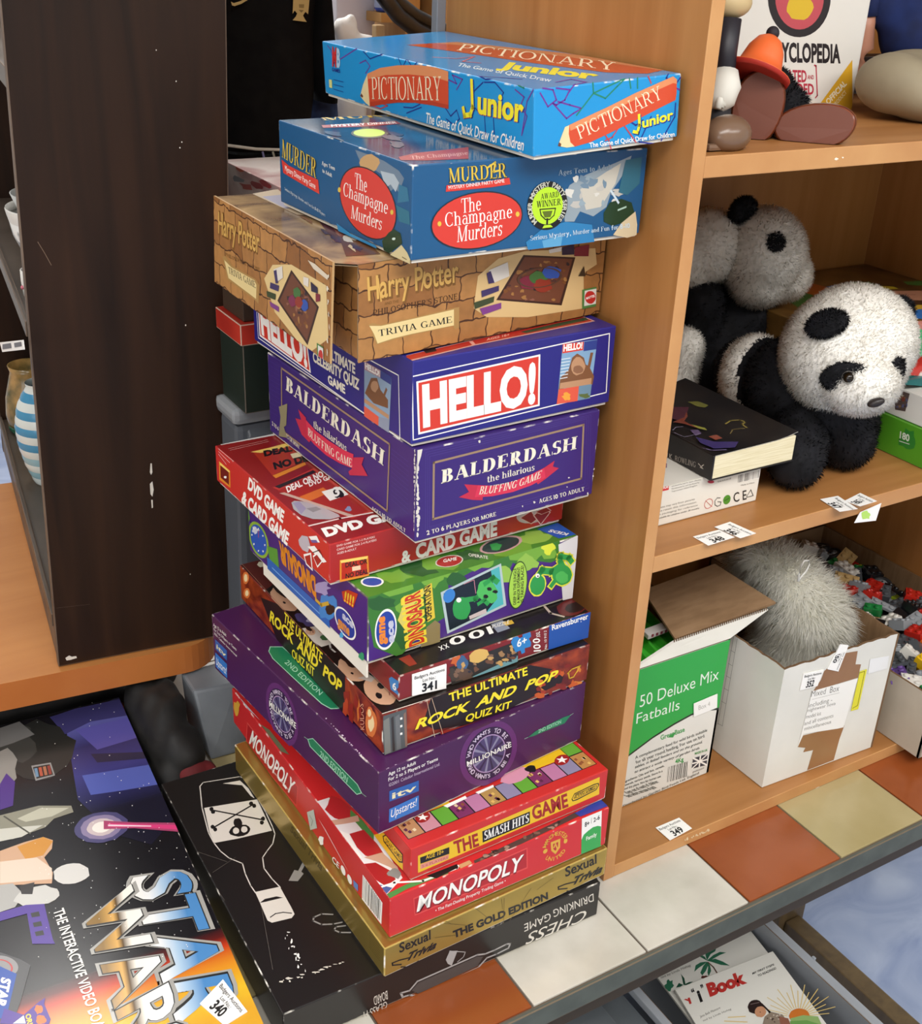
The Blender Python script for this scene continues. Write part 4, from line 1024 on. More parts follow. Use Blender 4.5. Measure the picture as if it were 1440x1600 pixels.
for s, q in (('DVD GAME FOR 1-2 PLAYERS', ((780,207),(1005,152),(780,196))), ('CARD GAME FOR 2-4 PLAYERS', ((780,230),(1015,170),(780,218))), ('AGES 8-ADULT', ((782,252),(896,222),(782,240)))): F.text(s, cE(*q), flat('#eac8c0', .4), .015)
F.poly(cE((798,285),(966,258),(972,378),(798,415)), OG); F.poly(cE((808,300),(956,275),(962,368),(808,400)), flat('#b8291c', .33)); F.poly(cE((800,287),(964,260),(960,276),(806,302)), OY); F.poly(cE((870,325),(920,315),(922,340),(872,350)), flat('#ecc8a8', .33))
F.text('DEAL OR', cE((832,328),(962,303),(830,302)), BLACK, .03); F.text('NO DEAL', cE((832,392),(966,362),(832,366)), BLACK, .03)
F.blob(cF((880,15))[0], 26, 13, flat('#b8aaa8',.3), n=26, jit=.02, rot=-.2)
for pts in (((800,35),(870,-10),(905,45),(870,72)), ((880,20),(940,-30),(985,0),(925,78)), ((890,0),(960,-30),(990,-10),(930,15))): F.poly(cF(*pts), flat('#d8b0a8', .33)); F.poly([((x - sum(a for a, _ in cF(*pts)) / 4) * .86 + sum(a for a, _ in cF(*pts)) / 4, (y - sum(b for _, b in cF(*pts)) / 4) * .86 + sum(b for _, b in cF(*pts)) / 4) for x, y in cF(*pts)], flat('#8a1f1c', .33))
T.poly(cC((66,955),(408,884),(446,905),(98,968)), flat('#e4e0da', .3)); T.text('DVD GAME', cC((104,962),(312,918),(100,944)), BLACK, .03)
for k in range(2): T.line(cC((140 + 10 * k, 990 + 9 * k), (370 + 8 * k, 938 + 9 * k)), .0006, flat('#dcb0a8', .4))
T.poly(cC((280,1005),(490,960),(590,1060),(400,1150)), flat('#b03524', .3)); T.poly(cC((270,1010),(380,985),(490,955),(505,975),(400,1000),(330,1015)), OY); T.poly(cC((400,1150),(590,1070),(600,1085),(420,1165)), OG)
T.text('DEAL', cC((352,1035),(520,1003),(345,1005)), BLACK, .06); T.text('NO DEAL', cC((412,1112),(690,1042),(402,1076)), BLACK, .06); T.poly(cC((505,1022),(560,1010),(575,1035),(520,1048)), flat('#e8d8b0',.3))
T.poly(cC((400,1222),(645,1105),(1010,1360),(870,1405),(780,1370)), flat('#bf3a30', .28)); T.poly(cC((412,1215),(640,1118),(660,1130),(440,1226)), flat('#2a2020', .3)); T.poly(cC((430,1240),(660,1135),(980,1355),(865,1395)), flat('#a52a22', .28))
T.text('DEAL OR NO DEAL', cC((490,1250),(800,1110),(478,1218)), WHITE, .04); T.text('DVD GAME', cC((620,1215),(800,1150),(610,1192)), WHITE, .03); T.poly(cC((560,1275),(700,1220),(740,1250),(600,1310)), flat('#d8702c', .28)); T.poly(cC((690,1245),(800,1215),(850,1262),(740,1300)), WHITE); T.blob(cC((790,1258))[0], 8, 7, BLACK, n=14); T.text('3', cC((765,1275),(800,1265),(758,1225)), WHITE, .04)
T.poly(cC((440,1255),(470,1250),(880,1385),(860,1396)), flat('#c8a898', .3)); T.blob(cC((850,1350))[0], 5, 4, flat('#8a94b8',.3))
T.poly(cC((512,1310),(530,1300),(600,1305),(700,1340),(790,1380),(800,1395),(740,1410),(640,1408),(570,1385),(525,1350)), flat('#c4c2c4', .18, .3)); T.poly(cC((600,1345),(660,1335),(690,1350),(640,1368)), flat('#8e8a8c', .2)); T.poly(cC((520,1312),(560,1305),(600,1345),(570,1380)), flat('#b0a8c4', .18, .3))
T.line(cC((610,1450),(800,1405),(990,1370)), .0025, flat('#e4cfc8', .3)); T.text('DVD GAME', cC((716,1512),(1260,1370),(688,1468)), WHITE, .06)
lid.build('lid', th)

# ---- purple word-bluff box
VP = flat('#3a2470', .36)
th, lid, F, L, T = carton('board_game_box', 'violet game box with cream serif title, red ribbon and scuffed white corner', 'board game', -0.235, 0.052, 2.9, 0.212, 0.305, 0.096, 0.477, VP, edge_mat('#3a2470'), STACK)
CRM = flat('#ece5d0', .4); GLD = flat('#9a7f66', .4); RB = flat('#d33350', .4); VL = flat('#50408c', .4)
for k in range(3):
    d = 12 * k; F.line(cD((118-d,1035-d),(1048+d,812-d),(1036+d,1198+d),(116-d,1452+d)), .00035, VL, closed=True)
for k in range(12): L.line(cC((1105, 990 + 27 * k), (1205, 1068 + 28 * k)), .00035, VL); L.line(cC((385, 470 + 27 * k), (445, 505 + 27 * k)), .00035, VL)
F.line(cD((142,1072),(1028,848),(1014,1166),(138,1406)), .0022, GLD, closed=True)
F.text('BALDERDASH', cD((185,1196),(985,990),(188,1115)), CRM, ser=(.24, .06)); F.text('the hilarious', cD((458,1190),(737,1116),(458,1150)), CRM, ser=(.15, .06))
F.poly(cD((400,1205),(500,1208),(620,1180),(720,1140),(795,1102),(803,1160),(720,1205),(610,1245),(490,1270),(384,1278)), RB)
F.poly(cD((290,1276),(350,1245),(322,1200),(402,1205),(384,1278),(432,1268),(430,1294),(370,1292)), flat('#c02a46', .4)); F.poly(cD((795,1102),(856,1060),(846,1095),(882,1104),(800,1170),(757,1200),(750,1188),(803,1160)), flat('#c02a46', .4))
F.text('BLUFFING GAME', cD((408,1260),(772,1162),(420,1212)), CRM, ser=(.16, .07), bow=-.42)
F.text('2 TO 6 PLAYERS OR MORE', cD((100,1500),(510,1386),(98,1476)), CRM, ser=(.18, .09)); F.text('AGES 10 TO ADULT', cD((765,1312),(1032,1238),(763,1288)), CRM, ser=(.18, .09))
L.line(cC((455,512),(1095,962),(1080,1358),(457,880)), .0022, GLD, closed=True)
L.text('BALDERDASH', cC((480,640),(1058,1090),(484,560)), CRM, ser=(.24, .06)); L.text('the hilarious', cC((645,862),(840,1008),(645,818)), CRM, ser=(.15, .06))
L.poly(cC((600,818),(660,885),(740,945),(820,995),(882,1022),(876,1105),(800,1075),(720,1028),(650,965),(608,915)), RB); L.poly(cC((555,755),(600,805),(600,818),(608,915),(628,940),(620,952),(575,905),(538,808),(572,818)), flat('#c02a46', .4)); L.poly(cC((882,1040),(944,1040),(930,1082),(966,1150),(860,1146),(852,1125),(876,1105)), flat('#c02a46', .4))
L.text('BLUFFING GAME', cC((613,908),(872,1098),(613,862)), CRM, ser=(.16, .07), bow=-.42)
L.text('AGES 10 TO ADULT', cC((990,1350),(1190,1486),(990,1328)), CRM, ser=(.18, .09)); L.text('2 TO 6 PLAYERS OR MORE', cC((400,848),(562,992),(400,826)), CRM, ser=(.18, .09))
L.poly(cC((440,740),(490,722),(484,850),(470,860),(490,925),(440,915),(450,800)), flat('#8a8262', .5))
WR = flat('#d8d2c8', .7, name='bare_white_card')
for k in range(20):
    y = 1000 + 26 * k
    F.blob(cD((42 + random.uniform(-5, 8), y))[0], random.uniform(1.2, 3.2), random.uniform(3, 5), WR, n=8, jit=.4); L.blob((650 - .7 - random.uniform(0, 1.5), 440 + y / 3.7895), random.uniform(.6, 1.6), random.uniform(2, 5), WR, n=8, jit=.4)
F.poly(cD((28,996),(74,988),(66,1030),(52,1075),(46,1100),(40,1040)), WR)
for q in ((940,1160),(930,1215),(1050,1255),(735,1305),(665,1330),(280,1450),(410,945),(1090,1110),(1085,1150),(240,1480),(600,840)): F.blob(cD(q)[0], random.uniform(.8, 2), random.uniform(1, 2.6), WR, n=7, jit=.5)
lid.build('lid', th)

# ---- blue celebrity quiz box
NB = flat('#26247a', .33)
th, lid, F, L, T = carton('board_game_box', 'navy blue quiz box with big white letters on red and a magazine picture', 'board game', -0.239, 0.056, 2.4, 0.228, 0.331, 0.082, 0.574, NB, flat('#2c2a80', .33), STACK)
HR = flat('#d03a2c', .35)
F.line(cD((14,562),(1182,307),(1162,656),(20,938)), .0011, WHITE, closed=True)
F.poly(cD((38,592),(772,430),(768,735),(50,906)), WHITE); F.poly(cD((50,600),(762,443),(758,727),(60,892)), HR)
F.text('HELLO!', cD((78,852),(742,706),(72,628)), WHITE, .05)
def mag(FF, a, cr):
    FF.poly(cr(*a), flat('#7fa4c4', .35))
mag(F, ((905,370),(1110,342),(1066,690),(870,726)), cD)
F.poly(cD((905,370),(1030,355),(1026,405),(902,425)), HR); F.text('HELLO!', cD((908,412),(1020,395),(910,376)), WHITE, .05); F.poly(cD((1032,356),(1110,344),(1103,400),(1027,412)), flat('#2c3f88', .35))
BRN, TAN = flat('#7c5236', .35), flat('#b98d6a', .35)
F.poly(cD((890,570),(940,520),(960,450),(990,425),(1030,450),(1040,490),(1060,500),(1090,560),(1080,610),(1000,610),(880,640)), BRN); F.blob(cD((995,500))[0], 11, 14, TAN, jit=.08); F.blob(cD((995,520))[0], 8, 6, flat('#8c6248',.35), jit=.1); F.poly(cD((890,600),(1075,570),(1072,610),(885,635)), TAN); F.line(cD((1060,500),(1075,430)), .0035, BRN)
F.poly(cD((880,638),(1000,618),(992,706),(868,726)), flat('#dc5a44', .35)); F.poly(cD((1000,618),(1076,606),(1066,690),(994,704)), flat('#6a8aa0', .35)); F.blob(cD((1030,675))[0], 8, 4, flat('#5a6a3c',.35), jit=.3); F.blob(cD((925,680))[0], 6, 6, flat('#e8a03c',.35), jit=.3)
for k in range(7): F.line(cD((898 - 1.5 * k, 460 + 19 * k), (948 - 3 * k, 452 + 19 * k)), .0008, flat('#dfe6ea', .4))
L.line(cC((305,150),(317,332),(1155,932),(1146,555),(960,455)), .0011, WHITE)
L.poly(cC((312,110),(600,318),(628,542),(324,322)), WHITE); L.poly(cC((318,120),(596,322),(620,528),(330,315)), HR); L.text('HELLO!', cC((336,302),(608,502),(322,140)), WHITE, .05)
L.text('THE ULTIMATE', cC((652,400),(890,546),(652,345)), CRM, .04); L.text('CELEBRITY QUIZ', cC((640,468),(914,642),(640,412)), CRM, .04); L.text('GAME', cC((730,600),(832,664),(728,552)), CRM, .04)
L.poly(cC((945,470),(1106,565),(1090,905),(944,795)), flat('#8ba4bc', .35)); L.poly(cC((945,470),(1040,525),(1040,570),(945,520)), flat('#b08a90', .35)); L.text('HELLO!', cC((950,512),(1036,562),(948,480)), WHITE, .05); L.poly(cC((1042,528),(1106,565),(1102,612),(1040,572)), flat('#2c3f88', .35))
L.poly(cC((948,660),(985,570),(1020,570),(1040,640),(1085,700),(1085,750),(1000,720)), BRN); L.blob(cC((1005,620))[0], 6, 9, TAN, jit=.1); L.line(cC((1060,680),(1075,640)), .003, BRN); L.poly(cC((945,690),(1090,790),(1090,815),(945,715)), TAN)
L.poly(cC((944,735),(1030,800),(1028,860),(944,795)), flat('#dc5a44', .35)); L.poly(cC((1032,800),(1092,815),(1090,905),(1030,860)), flat('#8a94a8', .35))
T.poly(cD((-20,438),(370,345),(1020,203),(1098,235),(380,380),(-20,478)), flat('#c89a90', .35)); T.poly(cD((-20,440),(370,349),(1018,207),(1080,233),(380,374),(-20,470)), flat('#b0281f', .35))
T.poly(cD((655,298),(880,246),(1040,212),(1058,228),(690,306)), flat('#27402a', .35)); T.poly(cD((350,357),(372,352),(390,372),(372,378)), flat('#d89888',.35)); T.text('AGES 18+', cD((455,350),(590,320),(455,338)), flat('#e0a898',.35), .02); T.poly(cD((80,408),(150,392),(160,412),(95,426)), flat('#2a1a1a',.35))
lid.build('lid', th)

# ---- brick-patterned trivia box, lid torn open at the corner
BR = bricks('stone_brick_print')
n, r, b_, l = V3((-.286, .067, .656)), V3((-.004, .103, .656)), V3((-.004, .36, .656)), V3((-.289, .36, .656))
th = thing('board_game_box', 'tan brick-patterned trivia game box with torn lid corner, below the blue mystery box', 'board game', (n + r + b_ + l) / 4, STACK)
Hh = V3((0, 0, .0845))
t = MB(); ins = [n + V3((.004, .004, 0)), r + V3((-.003, .004, 0)), b_ + V3((-.003, -.003, 0)), l + V3((.004, -.003, 0))]
t.hexa(ins + [p + Hh - V3((0, 0, .003)) for p in ins], {'*': BR}, edge_mat('#6e4a2a'), .0008); t.build('tray', th)
lid = MB()
q = [n + V3((0, 0, .003)), r + V3((0, 0, .003)), b_ + V3((0, 0, .003)), l + V3((0, 0, .003))]
TOPM = noisy('battle_print', '#4a3238', '#c9a878', 14, rough=.14, spec=.7, detail=6, lo=.3, hi=.72, distort=1.2)
lid.slab([q[0] + V3((0, 0, .0)), q[1], q[1] + V3((0, .002, 0)), q[0] + V3((0, .002, 0))], Hh - V3((0, 0, .003)), BR)
F = Face(n, r - n, Hh, lid)
lid.v.clear(); lid.f.clear(); lid.m.clear(); lid.uv.clear(); lid.sm.clear(); lid.mats.clear()
u = (r - n).normalized(); W_ = (r - n).length
fr = [n + V3((0, 0, .0005)), r + V3((0, 0, .0005)), r + Hh, n + Hh]
lid.face(fr, BR, [(0, 0), (W_, 0), (W_, .086), (0, .086)]); lid.face([p + V3((.0004, .002, 0)) for p in fr][::-1], flat('#b9a88c', .7, name='grey_card'))
lid.face([r + V3((0, 0, .0005)), b_ + V3((0, 0, .0005)), b_ + Hh, r + Hh], BR, [(0, 0), (.25, 0), (.25, .086), (0, .086)])
lt = [V3((-.3015, .078, .7405)), n + Hh, r + Hh, b_ + Hh, V3((-.3015, .3555, .7405))]
lid.face([p + V3((0, 0, .0004)) for p in lt], TOPM); lid.face([p + V3((0, 0, -.0014)) for p in lt][::-1], flat('#b9a88c', .7, name='grey_card'))
T = Face(n + Hh + V3((0, 0, .0005)), (r - n), (l - n), lid)
f_n = F
HG = flat('#7a5222', .4); HL = flat('#d0a457', .35)
F.text('Harry Potter', cT((560,418),(868,352),(556,338)), HG, .05); F.text('Harry Potter', cT((556,414),(864,348),(552,336)), HL, .015)
F.line(cT((590,340),(600,415)), .0012, HL); F.line(cT((748,318),(738,378)), .0016, HL)
F.text('AND THE', cT((612,430),(660,420),(612,420)), HG, .01); F.text("PHILOSOPHER'S STONE", cT((573,466),(860,408),(573,446)), flat('#3c220c', .4), ser=(.14, .08))
SCR = flat('#e0c98e', .4); SCE = flat('#a8824a', .4)
F.poly(cT((556,496),(570,490),(600,496),(700,474),(852,438),(866,436),(866,506),(850,512),(846,500),(700,532),(640,548),(585,564),(570,530),(572,512)), SCE); F.poly(cT((560,500),(600,500),(700,478),(848,444),(848,498),(700,528),(640,543),(588,560),(576,528)), SCR)
F.text('TRIVIA GAME', cT((592,536),(842,488),(590,514)), BLACK, ser=(.15, .07))
F.poly(cT((930,330),(1000,270),(1090,245),(1330,235),(1335,290),(1290,320),(1290,440),(1100,470),(960,470),(915,440)), flat('#d3b27c', .4))
PP, GG, PL = flat('#3c2f5c', .4), flat('#3a4428', .4), flat('#7a3a80', .4)
F.poly(cT((1085,258),(1262,266),(1215,430),(992,412)), flat('#3a2018', .4)); F.poly(cT((1090,265),(1252,272),(1208,422),(1005,406)), flat('#6a3c28', .4))
for k in range(40):
    a, b = random.random(), random.random(); F.blob(cT((1005 + 85 * a + 200 * b - 40 * a * b, 404 - 136 * a + 16 * b))[0], random.uniform(2, 5), random.uniform(1, 3), flat(random.choice(('#7a4a24', '#a0703c', '#4a2a28', '#8c5a48', '#2f2228')), .4), n=8, jit=.4)
for q, m in (((1100,352),'#7a2438'),((1135,335),'#3f6a34'),((1180,318),'#2c4fa0'),((1150,362),'#8c3020')): F.blob(cT(q)[0], 15, 10, flat(m, .35), n=14, jit=.12)
F.ell(cT((1140,335))[0], cT((1215,330))[0], cT((1145,300))[0], flat('#54382a',.4), inner=.9)
for pts, m in ((((965,310),(1030,282),(1036,330),(985,352)), flat('#d8d0c4',.4)), (((958,320),(972,312),(985,352),(965,356)), PP), (((940,380),(1000,362),(1000,380),(942,402)), PP), (((915,420),(985,398),(982,418),(918,442)), GG), (((935,440),(1008,420),(1008,440),(945,462)), PL), (((1170,240),(1215,230),(1212,245),(1172,252)), flat('#d8d0c4',.4)), (((1215,232),(1256,222),(1256,256),(1215,258)), flat('#28203a',.4)), (((1258,232),(1308,222),(1305,262),(1256,262)), flat('#7a2430',.4)), (((1270,330),(1290,295),(1295,330)), flat('#3a2a1c',.4))): F.poly(cT(*pts), m)
F.poly(cT((1284,376),(1332,366),(1330,432),(1284,442)), flat('#4a7a3c',.4)); F.poly(cT((1292,380),(1332,372),(1330,424),(1290,432)), flat('#d4d0c8',.4)); F.blob(cT((1311,402))[0], 8.5, 10, flat('#b82a26',.35), n=22, jit=.02); F.text('MATTEL', cT((1296,410),(1327,400),(1297,402)), WHITE, .03)
for k in range(7): F.blob((547 + random.uniform(-1, 6), 412 + 22 * k), random.uniform(.5, 1.4), random.uniform(2, 6), flat('#d6cbb6', .7), n=8, jit=.5)
F.poly(cT((490,290),(522,282),(520,300),(500,330),(492,345)), flat('#c9bca6', .7))
# printed picture on the lid top
for pts, m in ((((60,60),(330,20),(420,140),(250,130)), '#c8b49a'), (((300,120),(480,170),(560,240),(420,220)), '#5a3440'), (((100,70),(240,60),(330,110),(200,110)), '#a8a4b4'), (((420,190),(560,235),(600,260),(470,265)), '#6e4830')): T.poly(cT(*pts), flat(m, .25))
for k in range(24): T.blob((lambda a, b: (345 + 190 * a + 70 * b, 306 + 86 * a - 10 * b))(random.random(), random.uniform(.05, 1)), random.uniform(4, 16), random.uniform(2, 5), flat(random.choice(('#d8c8a0', '#8c5a50', '#4a3a4c', '#b0a8b0', '#7c4a2a', '#e0d8c8')), .25), n=9, jit=.45, rot=.4)
lid.build('lid', th)
fp = MB()
fo = [V3((-.3085, .075, .6565)), V3((-.3035, .0785, .742)), V3((-.302, .3555, .742)), V3((-.307, .352, .6565))]
fp.face([fo[3], fo[0], fo[1], fo[2]], BR, [(0, 0), (.277, 0), (.283, .086), (0, .086)]); fp.face([p + V3((.002, 0, 0)) for p in (fo[0], fo[3], fo[2], fo[1])], flat('#b9a88c', .7, name='grey_card'))
for a, b in ((0, 1), (1, 2), (2, 3), (3, 0)): fp.face([fo[a], fo[b], fo[b] + V3((.002, 0, 0)), fo[a] + V3((.002, 0, 0))], flat('#b08c5c', .6))
L = Face(fo[3], fo[0] - fo[3], fo[2] - fo[3], fp)
L.poly(cT((205,320),(235,270),(300,262),(420,320),(425,500),(352,560),(240,430)), flat('#d9bd84', .4))
L.text('Harry Potter', cT((48,185),(188,256),(48,112)), HG, .05); L.text('Harry Potter', cT((46,182),(186,252),(46,112)), HL, .015)
L.text("PHILOSOPHER'S STONE", cT((70,262),(188,316),(70,250)), flat('#6a4820', .4), ser=(.14, .08))
L.poly(cT((62,262),(72,258),(95,288),(175,325),(188,345),(184,408),(170,395),(78,338)), SCE); L.poly(cT((68,272),(92,294),(172,330),(178,345),(176,392),(82,332)), SCR); L.text('TRIVIA GAME', cT((82,320),(174,372),(80,298)), BLACK, ser=(.15, .07))
L.poly(cT((300,280),(394,396),(352,530),(250,390)), flat('#3a2018', .4)); L.poly(cT((302,292),(386,398),(350,515),(258,390)), flat('#6a3c28', .4))
for k in range(30): L.blob(cT((random.uniform(285, 360), random.uniform(340, 470)))[0], random.uniform(1.5, 3.5), random.uniform(2, 5), flat(random.choice(('#7a4a24', '#a0703c', '#4a2a28', '#8c5a48', '#2f2228')), .4), n=8, jit=.4)
for q, m in (((303,385),'#7a2448'),((320,355),'#3f6a34'),((345,395),'#2c4fa0'),((326,388),'#8c3020')): L.blob(cT(q)[0], 6, 9, flat(m, .35), n=14, jit=.12)
for pts, m in ((((240,285),(270,270),(272,310),(246,330)), flat('#d8d0c4',.4)), (((240,290),(250,285),(255,330),(246,332)), PP), (((228,330),(258,338),(255,358),(226,350)), PP), (((214,360),(246,368),(244,388),(216,380)), GG), (((224,395),(256,410),(256,428),(228,412)), PL), (((343,298),(362,302),(360,332),(343,325)), flat('#d8d0c4',.4)), (((368,312),(392,330),(392,350),(370,345)), flat('#28203a',.4)), (((385,350),(400,352),(400,375),(385,380)), flat('#7a2430',.4))): L.poly(cT(*pts), m)
L.poly(cT((386,518),(408,530),(408,600),(388,590)), flat('#4a7a3c',.4)); L.poly(cT((390,525),(408,535),(408,592),(391,584)), flat('#d4d0c8',.4)); L.blob(cT((399,560))[0], 3.6, 9, flat('#b82a26',.35), n=22, jit=.02)
for k in range(8): L.blob((516 + random.uniform(-3, 2), 412 + 19.8 * k), random.uniform(.5, 1.6), random.uniform(2, 6), flat('#d6cbb6', .7), n=8, jit=.5)
L.poly(cT((360,240),(385,250),(430,285),(428,300),(380,268)), flat('#cfc2ac', .7))
o = fp.build('lid_flap', th); o['label'] = 'torn loose side flap of the brick-patterned lid'

# ---- blue mystery dinner box
MB_ = flat('#17527f', .33)
th, lid, F, L, T = carton('board_game_box', 'dark teal blue mystery dinner game box with red ovals, second from the top', 'board game', -0.250, 0.044, 1.9, 0.243, 0.246, 0.080, 0.743, {'*': MB_, 'T': noisy('blue_cloud_print', '#1c2f4a', '#3f6f92', 9, rough=.14, spec=.7, detail=4)}, edge_mat('#17527f'), STACK)
GY = flat('#d8b843', .35); RO = flat('#cf3a30', .35); LB = flat('#2f86b8', .35); GNB = flat('#1c3a26', .2); SPL = flat('#a9b4bc', .4)
L.poly(cA((890,735),(960,760),(1060,800),(1150,860),(1180,905),(1150,990),(1125,960),(1100,980),(1060,890),(1000,850),(930,830)), flat('#6a7c8e', .4)); L.poly(cA((1040,860),(1120,880),(1150,930),(1130,985),(1100,940),(1070,960)), SPL); L.blob(cA((975,812))[0], 15, 14, flat('#c09866', .4), jit=.1)
L.poly(cA((780,1170),(860,1230),(1010,1300),(1028,1345),(900,1290),(790,1215)), LB); L.poly(cA((1130,1060),(1210,1100),(1215,1180),(1150,1160)), flat('#2a6a80', .35)); L.poly(cA((1150,940),(1200,960),(1210,1040),(1140,1050)), flat('#2f6e8c', .35))
c = cA((960,1050))[0]; L.ell(*E3(c, 46.5, 55, .43), flat('#20242e', .35)); L.ell(*E3(c, 45, 53, .43), RO)
for s, q in (('The', ((888,962),(960,990),(890,870))), ('Champagne', ((820,1005),(1082,1118),(824,925))), ('Murders', ((866,1140),(1045,1212),(872,1062)))): L.text(s, cA(*q), WHITE, ser=(.12, .05))
for q in ((797,972),(1108,1105)): L.blob(cA(q)[0], 2.4, 4, GY, n=14, jit=.02)
L.poly(cA((1050,1275),(1090,1225),(1120,1205),(1160,1230),(1170,1290),(1130,1320),(1092,1348),(1060,1330)), GNB); L.blob(cA((1120,1262))[0], 3, 2, flat('#cfe0d4', .2)); L.poly(cA((1092,1362),(1165,1298),(1200,1345),(1236,1430),(1180,1412),(1130,1390)), flat('#cdbf92', .4)); L.line(cA((1170,1370),(1195,1385)), .0008, flat('#6a5a3c', .4))
L.text('MURDER', cA((455,770),(662,908),(462,672)), flat('#20242e', .35), ser=(.2, .07)); L.text('MURDER', cA((458,778),(660,905),(460,672)), GY, ser=(.16, .05))
L.poly(cA((455,792),(500,830),(580,870),(672,914),(680,998),(600,952),(520,905),(466,872)), RO); L.text('Mystery Dinner Party Game', cA((476,858),(656,968),(476,826)), WHITE, 0.0)
L.text('Ages Teen', cA((694,824),(772,858),(694,800)), WHITE, ser=(.15, .06)); L.text('to Adult', cA((698,868),(755,898),(698,846)), WHITE, ser=(.15, .06)); L.text('Serious Mystery, Murder and Fun for 8-10 Players', cA((474,972),(714,1130),(474,955)), flat('#c4cfd8', .4), ser=(.15, .06))
F.poly(cM((1000,612),(1025,565),(1080,530),(1180,490),(1236,465),(1222,505),(1190,555),(1165,590),(1150,640),(1105,672),(1060,655),(1040,690),(1008,690)), flat('#8d9aa2', .4)); F.poly(cM((1060,580),(1150,520),(1200,490),(1180,560),(1130,640),(1080,650)), flat('#c2bcae', .4))
for k in range(18): F.blob(cM((random.uniform(1020, 1190), random.uniform(530, 670)))[0], random.uniform(2, 9), random.uniform(2, 7), flat(random.choice(('#b8b4ac', '#8fa0aa', '#d2cfc6', '#6d8496')), .4), n=9, jit=.45)
F.poly(cM((1140,660),(1160,625),(1200,612),(1235,625),(1245,660),(1215,690),(1170,705),(1140,690)), GNB); F.poly(cM((1172,735),(1200,695),(1248,655),(1254,700),(1252,735),(1220,745)), flat('#cdbb98', .4)); F.line(cM((1165,585),(1190,625)), .002, flat('#c6d4dc', .2)); F.line(cM((1190,650),(1215,640)), .0016, flat('#a8c4b4', .2))
F.poly(cM((875,760),(930,715),(1010,690),(1100,700),(1110,770),(1000,790),(890,815)), flat('#2a78ac', .35)); F.poly(cM((930,755),(1000,735),(990,800),(940,800)), flat('#5a9cc4', .35)); F.poly(cM((1215,480),(1270,470),(1262,560),(1220,600),(1190,590)), flat('#2c6478', .35))
F.text('MURDER', cM((612,560),(812,540),(612,508)), flat('#20242e', .35), ser=(.2, .07)); F.text('MURDER', cM((614,558),(810,538),(612,508)), GY, ser=(.16, .05)); F.line(cM((745,505),(770,488),(765,520),(785,515)), .0016, GY)
F.poly(cM((604,566),(700,560),(818,540),(822,562),(760,572),(602,588)), RO); F.text('MYSTERY DINNER PARTY GAME', cM((612,580),(802,556),(610,568)), WHITE, 0.0)
c = cM((711,686))[0]; F.ell(c, cM((864,664))[0], cM((709,588))[0], flat('#20242e', .35)); F.ell(c, cM((860,665))[0], cM((709,592))[0], RO)
for s, q in (('The', ((655,662),(722,650),(654,612))), ('Champagne', ((600,708),(828,676),(598,660))), ('Murders', ((640,760),(792,736),(642,706)))): F.text(s, cM(*q), WHITE, ser=(.12, .05))
for q in ((580,697),(846,664)): F.blob(cM(q)[0], 3, 4, GY, n=14, jit=.02)
c = cM((948,636))[0]; F.ell(c, cM((1016,630))[0], cM((949,552))[0], BLACK); LIME = flat('#b4dc2c', .35); F.ell(c, cM((1000,632))[0], cM((949,572))[0], LIME)
F.ring_text('MURDER MYSTERY PARTY SERIES', c, cM((1007,631))[0], cM((949,562))[0], 228, -48, .0062, flat('#c8c8b8', .4))
F.text('AWARD', cM((925,614),(986,605),(925,595)), BLACK, ser=(.18, .07)); F.text('WINNER', cM((911,642),(994,632),(911,620)), BLACK, ser=(.18, .07))
F.line(cM((922,648),(975,644),(970,668),(955,682),(940,682),(926,668),(922,648)), .001, BLACK); F.poly(cM((930,655),(965,652),(958,674),(938,676)), flat('#5a6a1c', .4)); F.line(cM((947,682),(946,700)), .002, BLACK); F.poly(cM((930,712),(936,702),(958,700),(966,708)), LIME)
F.text('Ages Teen to Adult', cM((985,532),(1168,511),(985,514)), flat('#9fb0bc', .4), ser=(.15, .06)); F.text('Serious Mystery, Murder and Fun for 8-10', cM((890,754),(1228,710),(889,738)), flat('#c4d4de', .4), ser=(.15, .06))
T.text('MURDER', cA((700,562),(1400,520),(665,540)), flat('#20242e', .3), ser=(.2, .07)); T.text('MURDER', cA((706,562),(1390,520),(672,540)), GY, ser=(.17, .05))
T.poly(cA((690,590),(940,578),(1130,566),(1160,582),(940,600),(700,606)), flat('#9c2a2c', .3)); T.text('MYSTERY DINNER', cA((750,600),(1140,580),(745,588)), WHITE, .02)
T.blob(cA((975,638))[0], 29, 8, flat('#2a3a20', .3), n=30, jit=.01); T.blob(cA((972,636))[0], 24.5, 6.2, LIME, n=30, jit=.01)
T.poly(cA((1145,780),(1250,755),(1440,735),(1560,720),(1560,790),(1300,800),(1160,798)), flat('#9c2a2c', .3)); T.text('The Champagne', cA((1220,795),(1560,765),(1215,772)), flat('#d8a8a0', .35), ser=(.14, .06))
for k in range(12): T.blob(cA((random.uniform(620, 1150), random.uniform(640, 790)))[0], random.uniform(8, 22), random.uniform(2, 5), flat(random.choice(('#274a68', '#4c7a94', '#1c2836', '#5a6a78')), .22), n=11, jit=.4, rot=.2)
lid.build('lid', th)

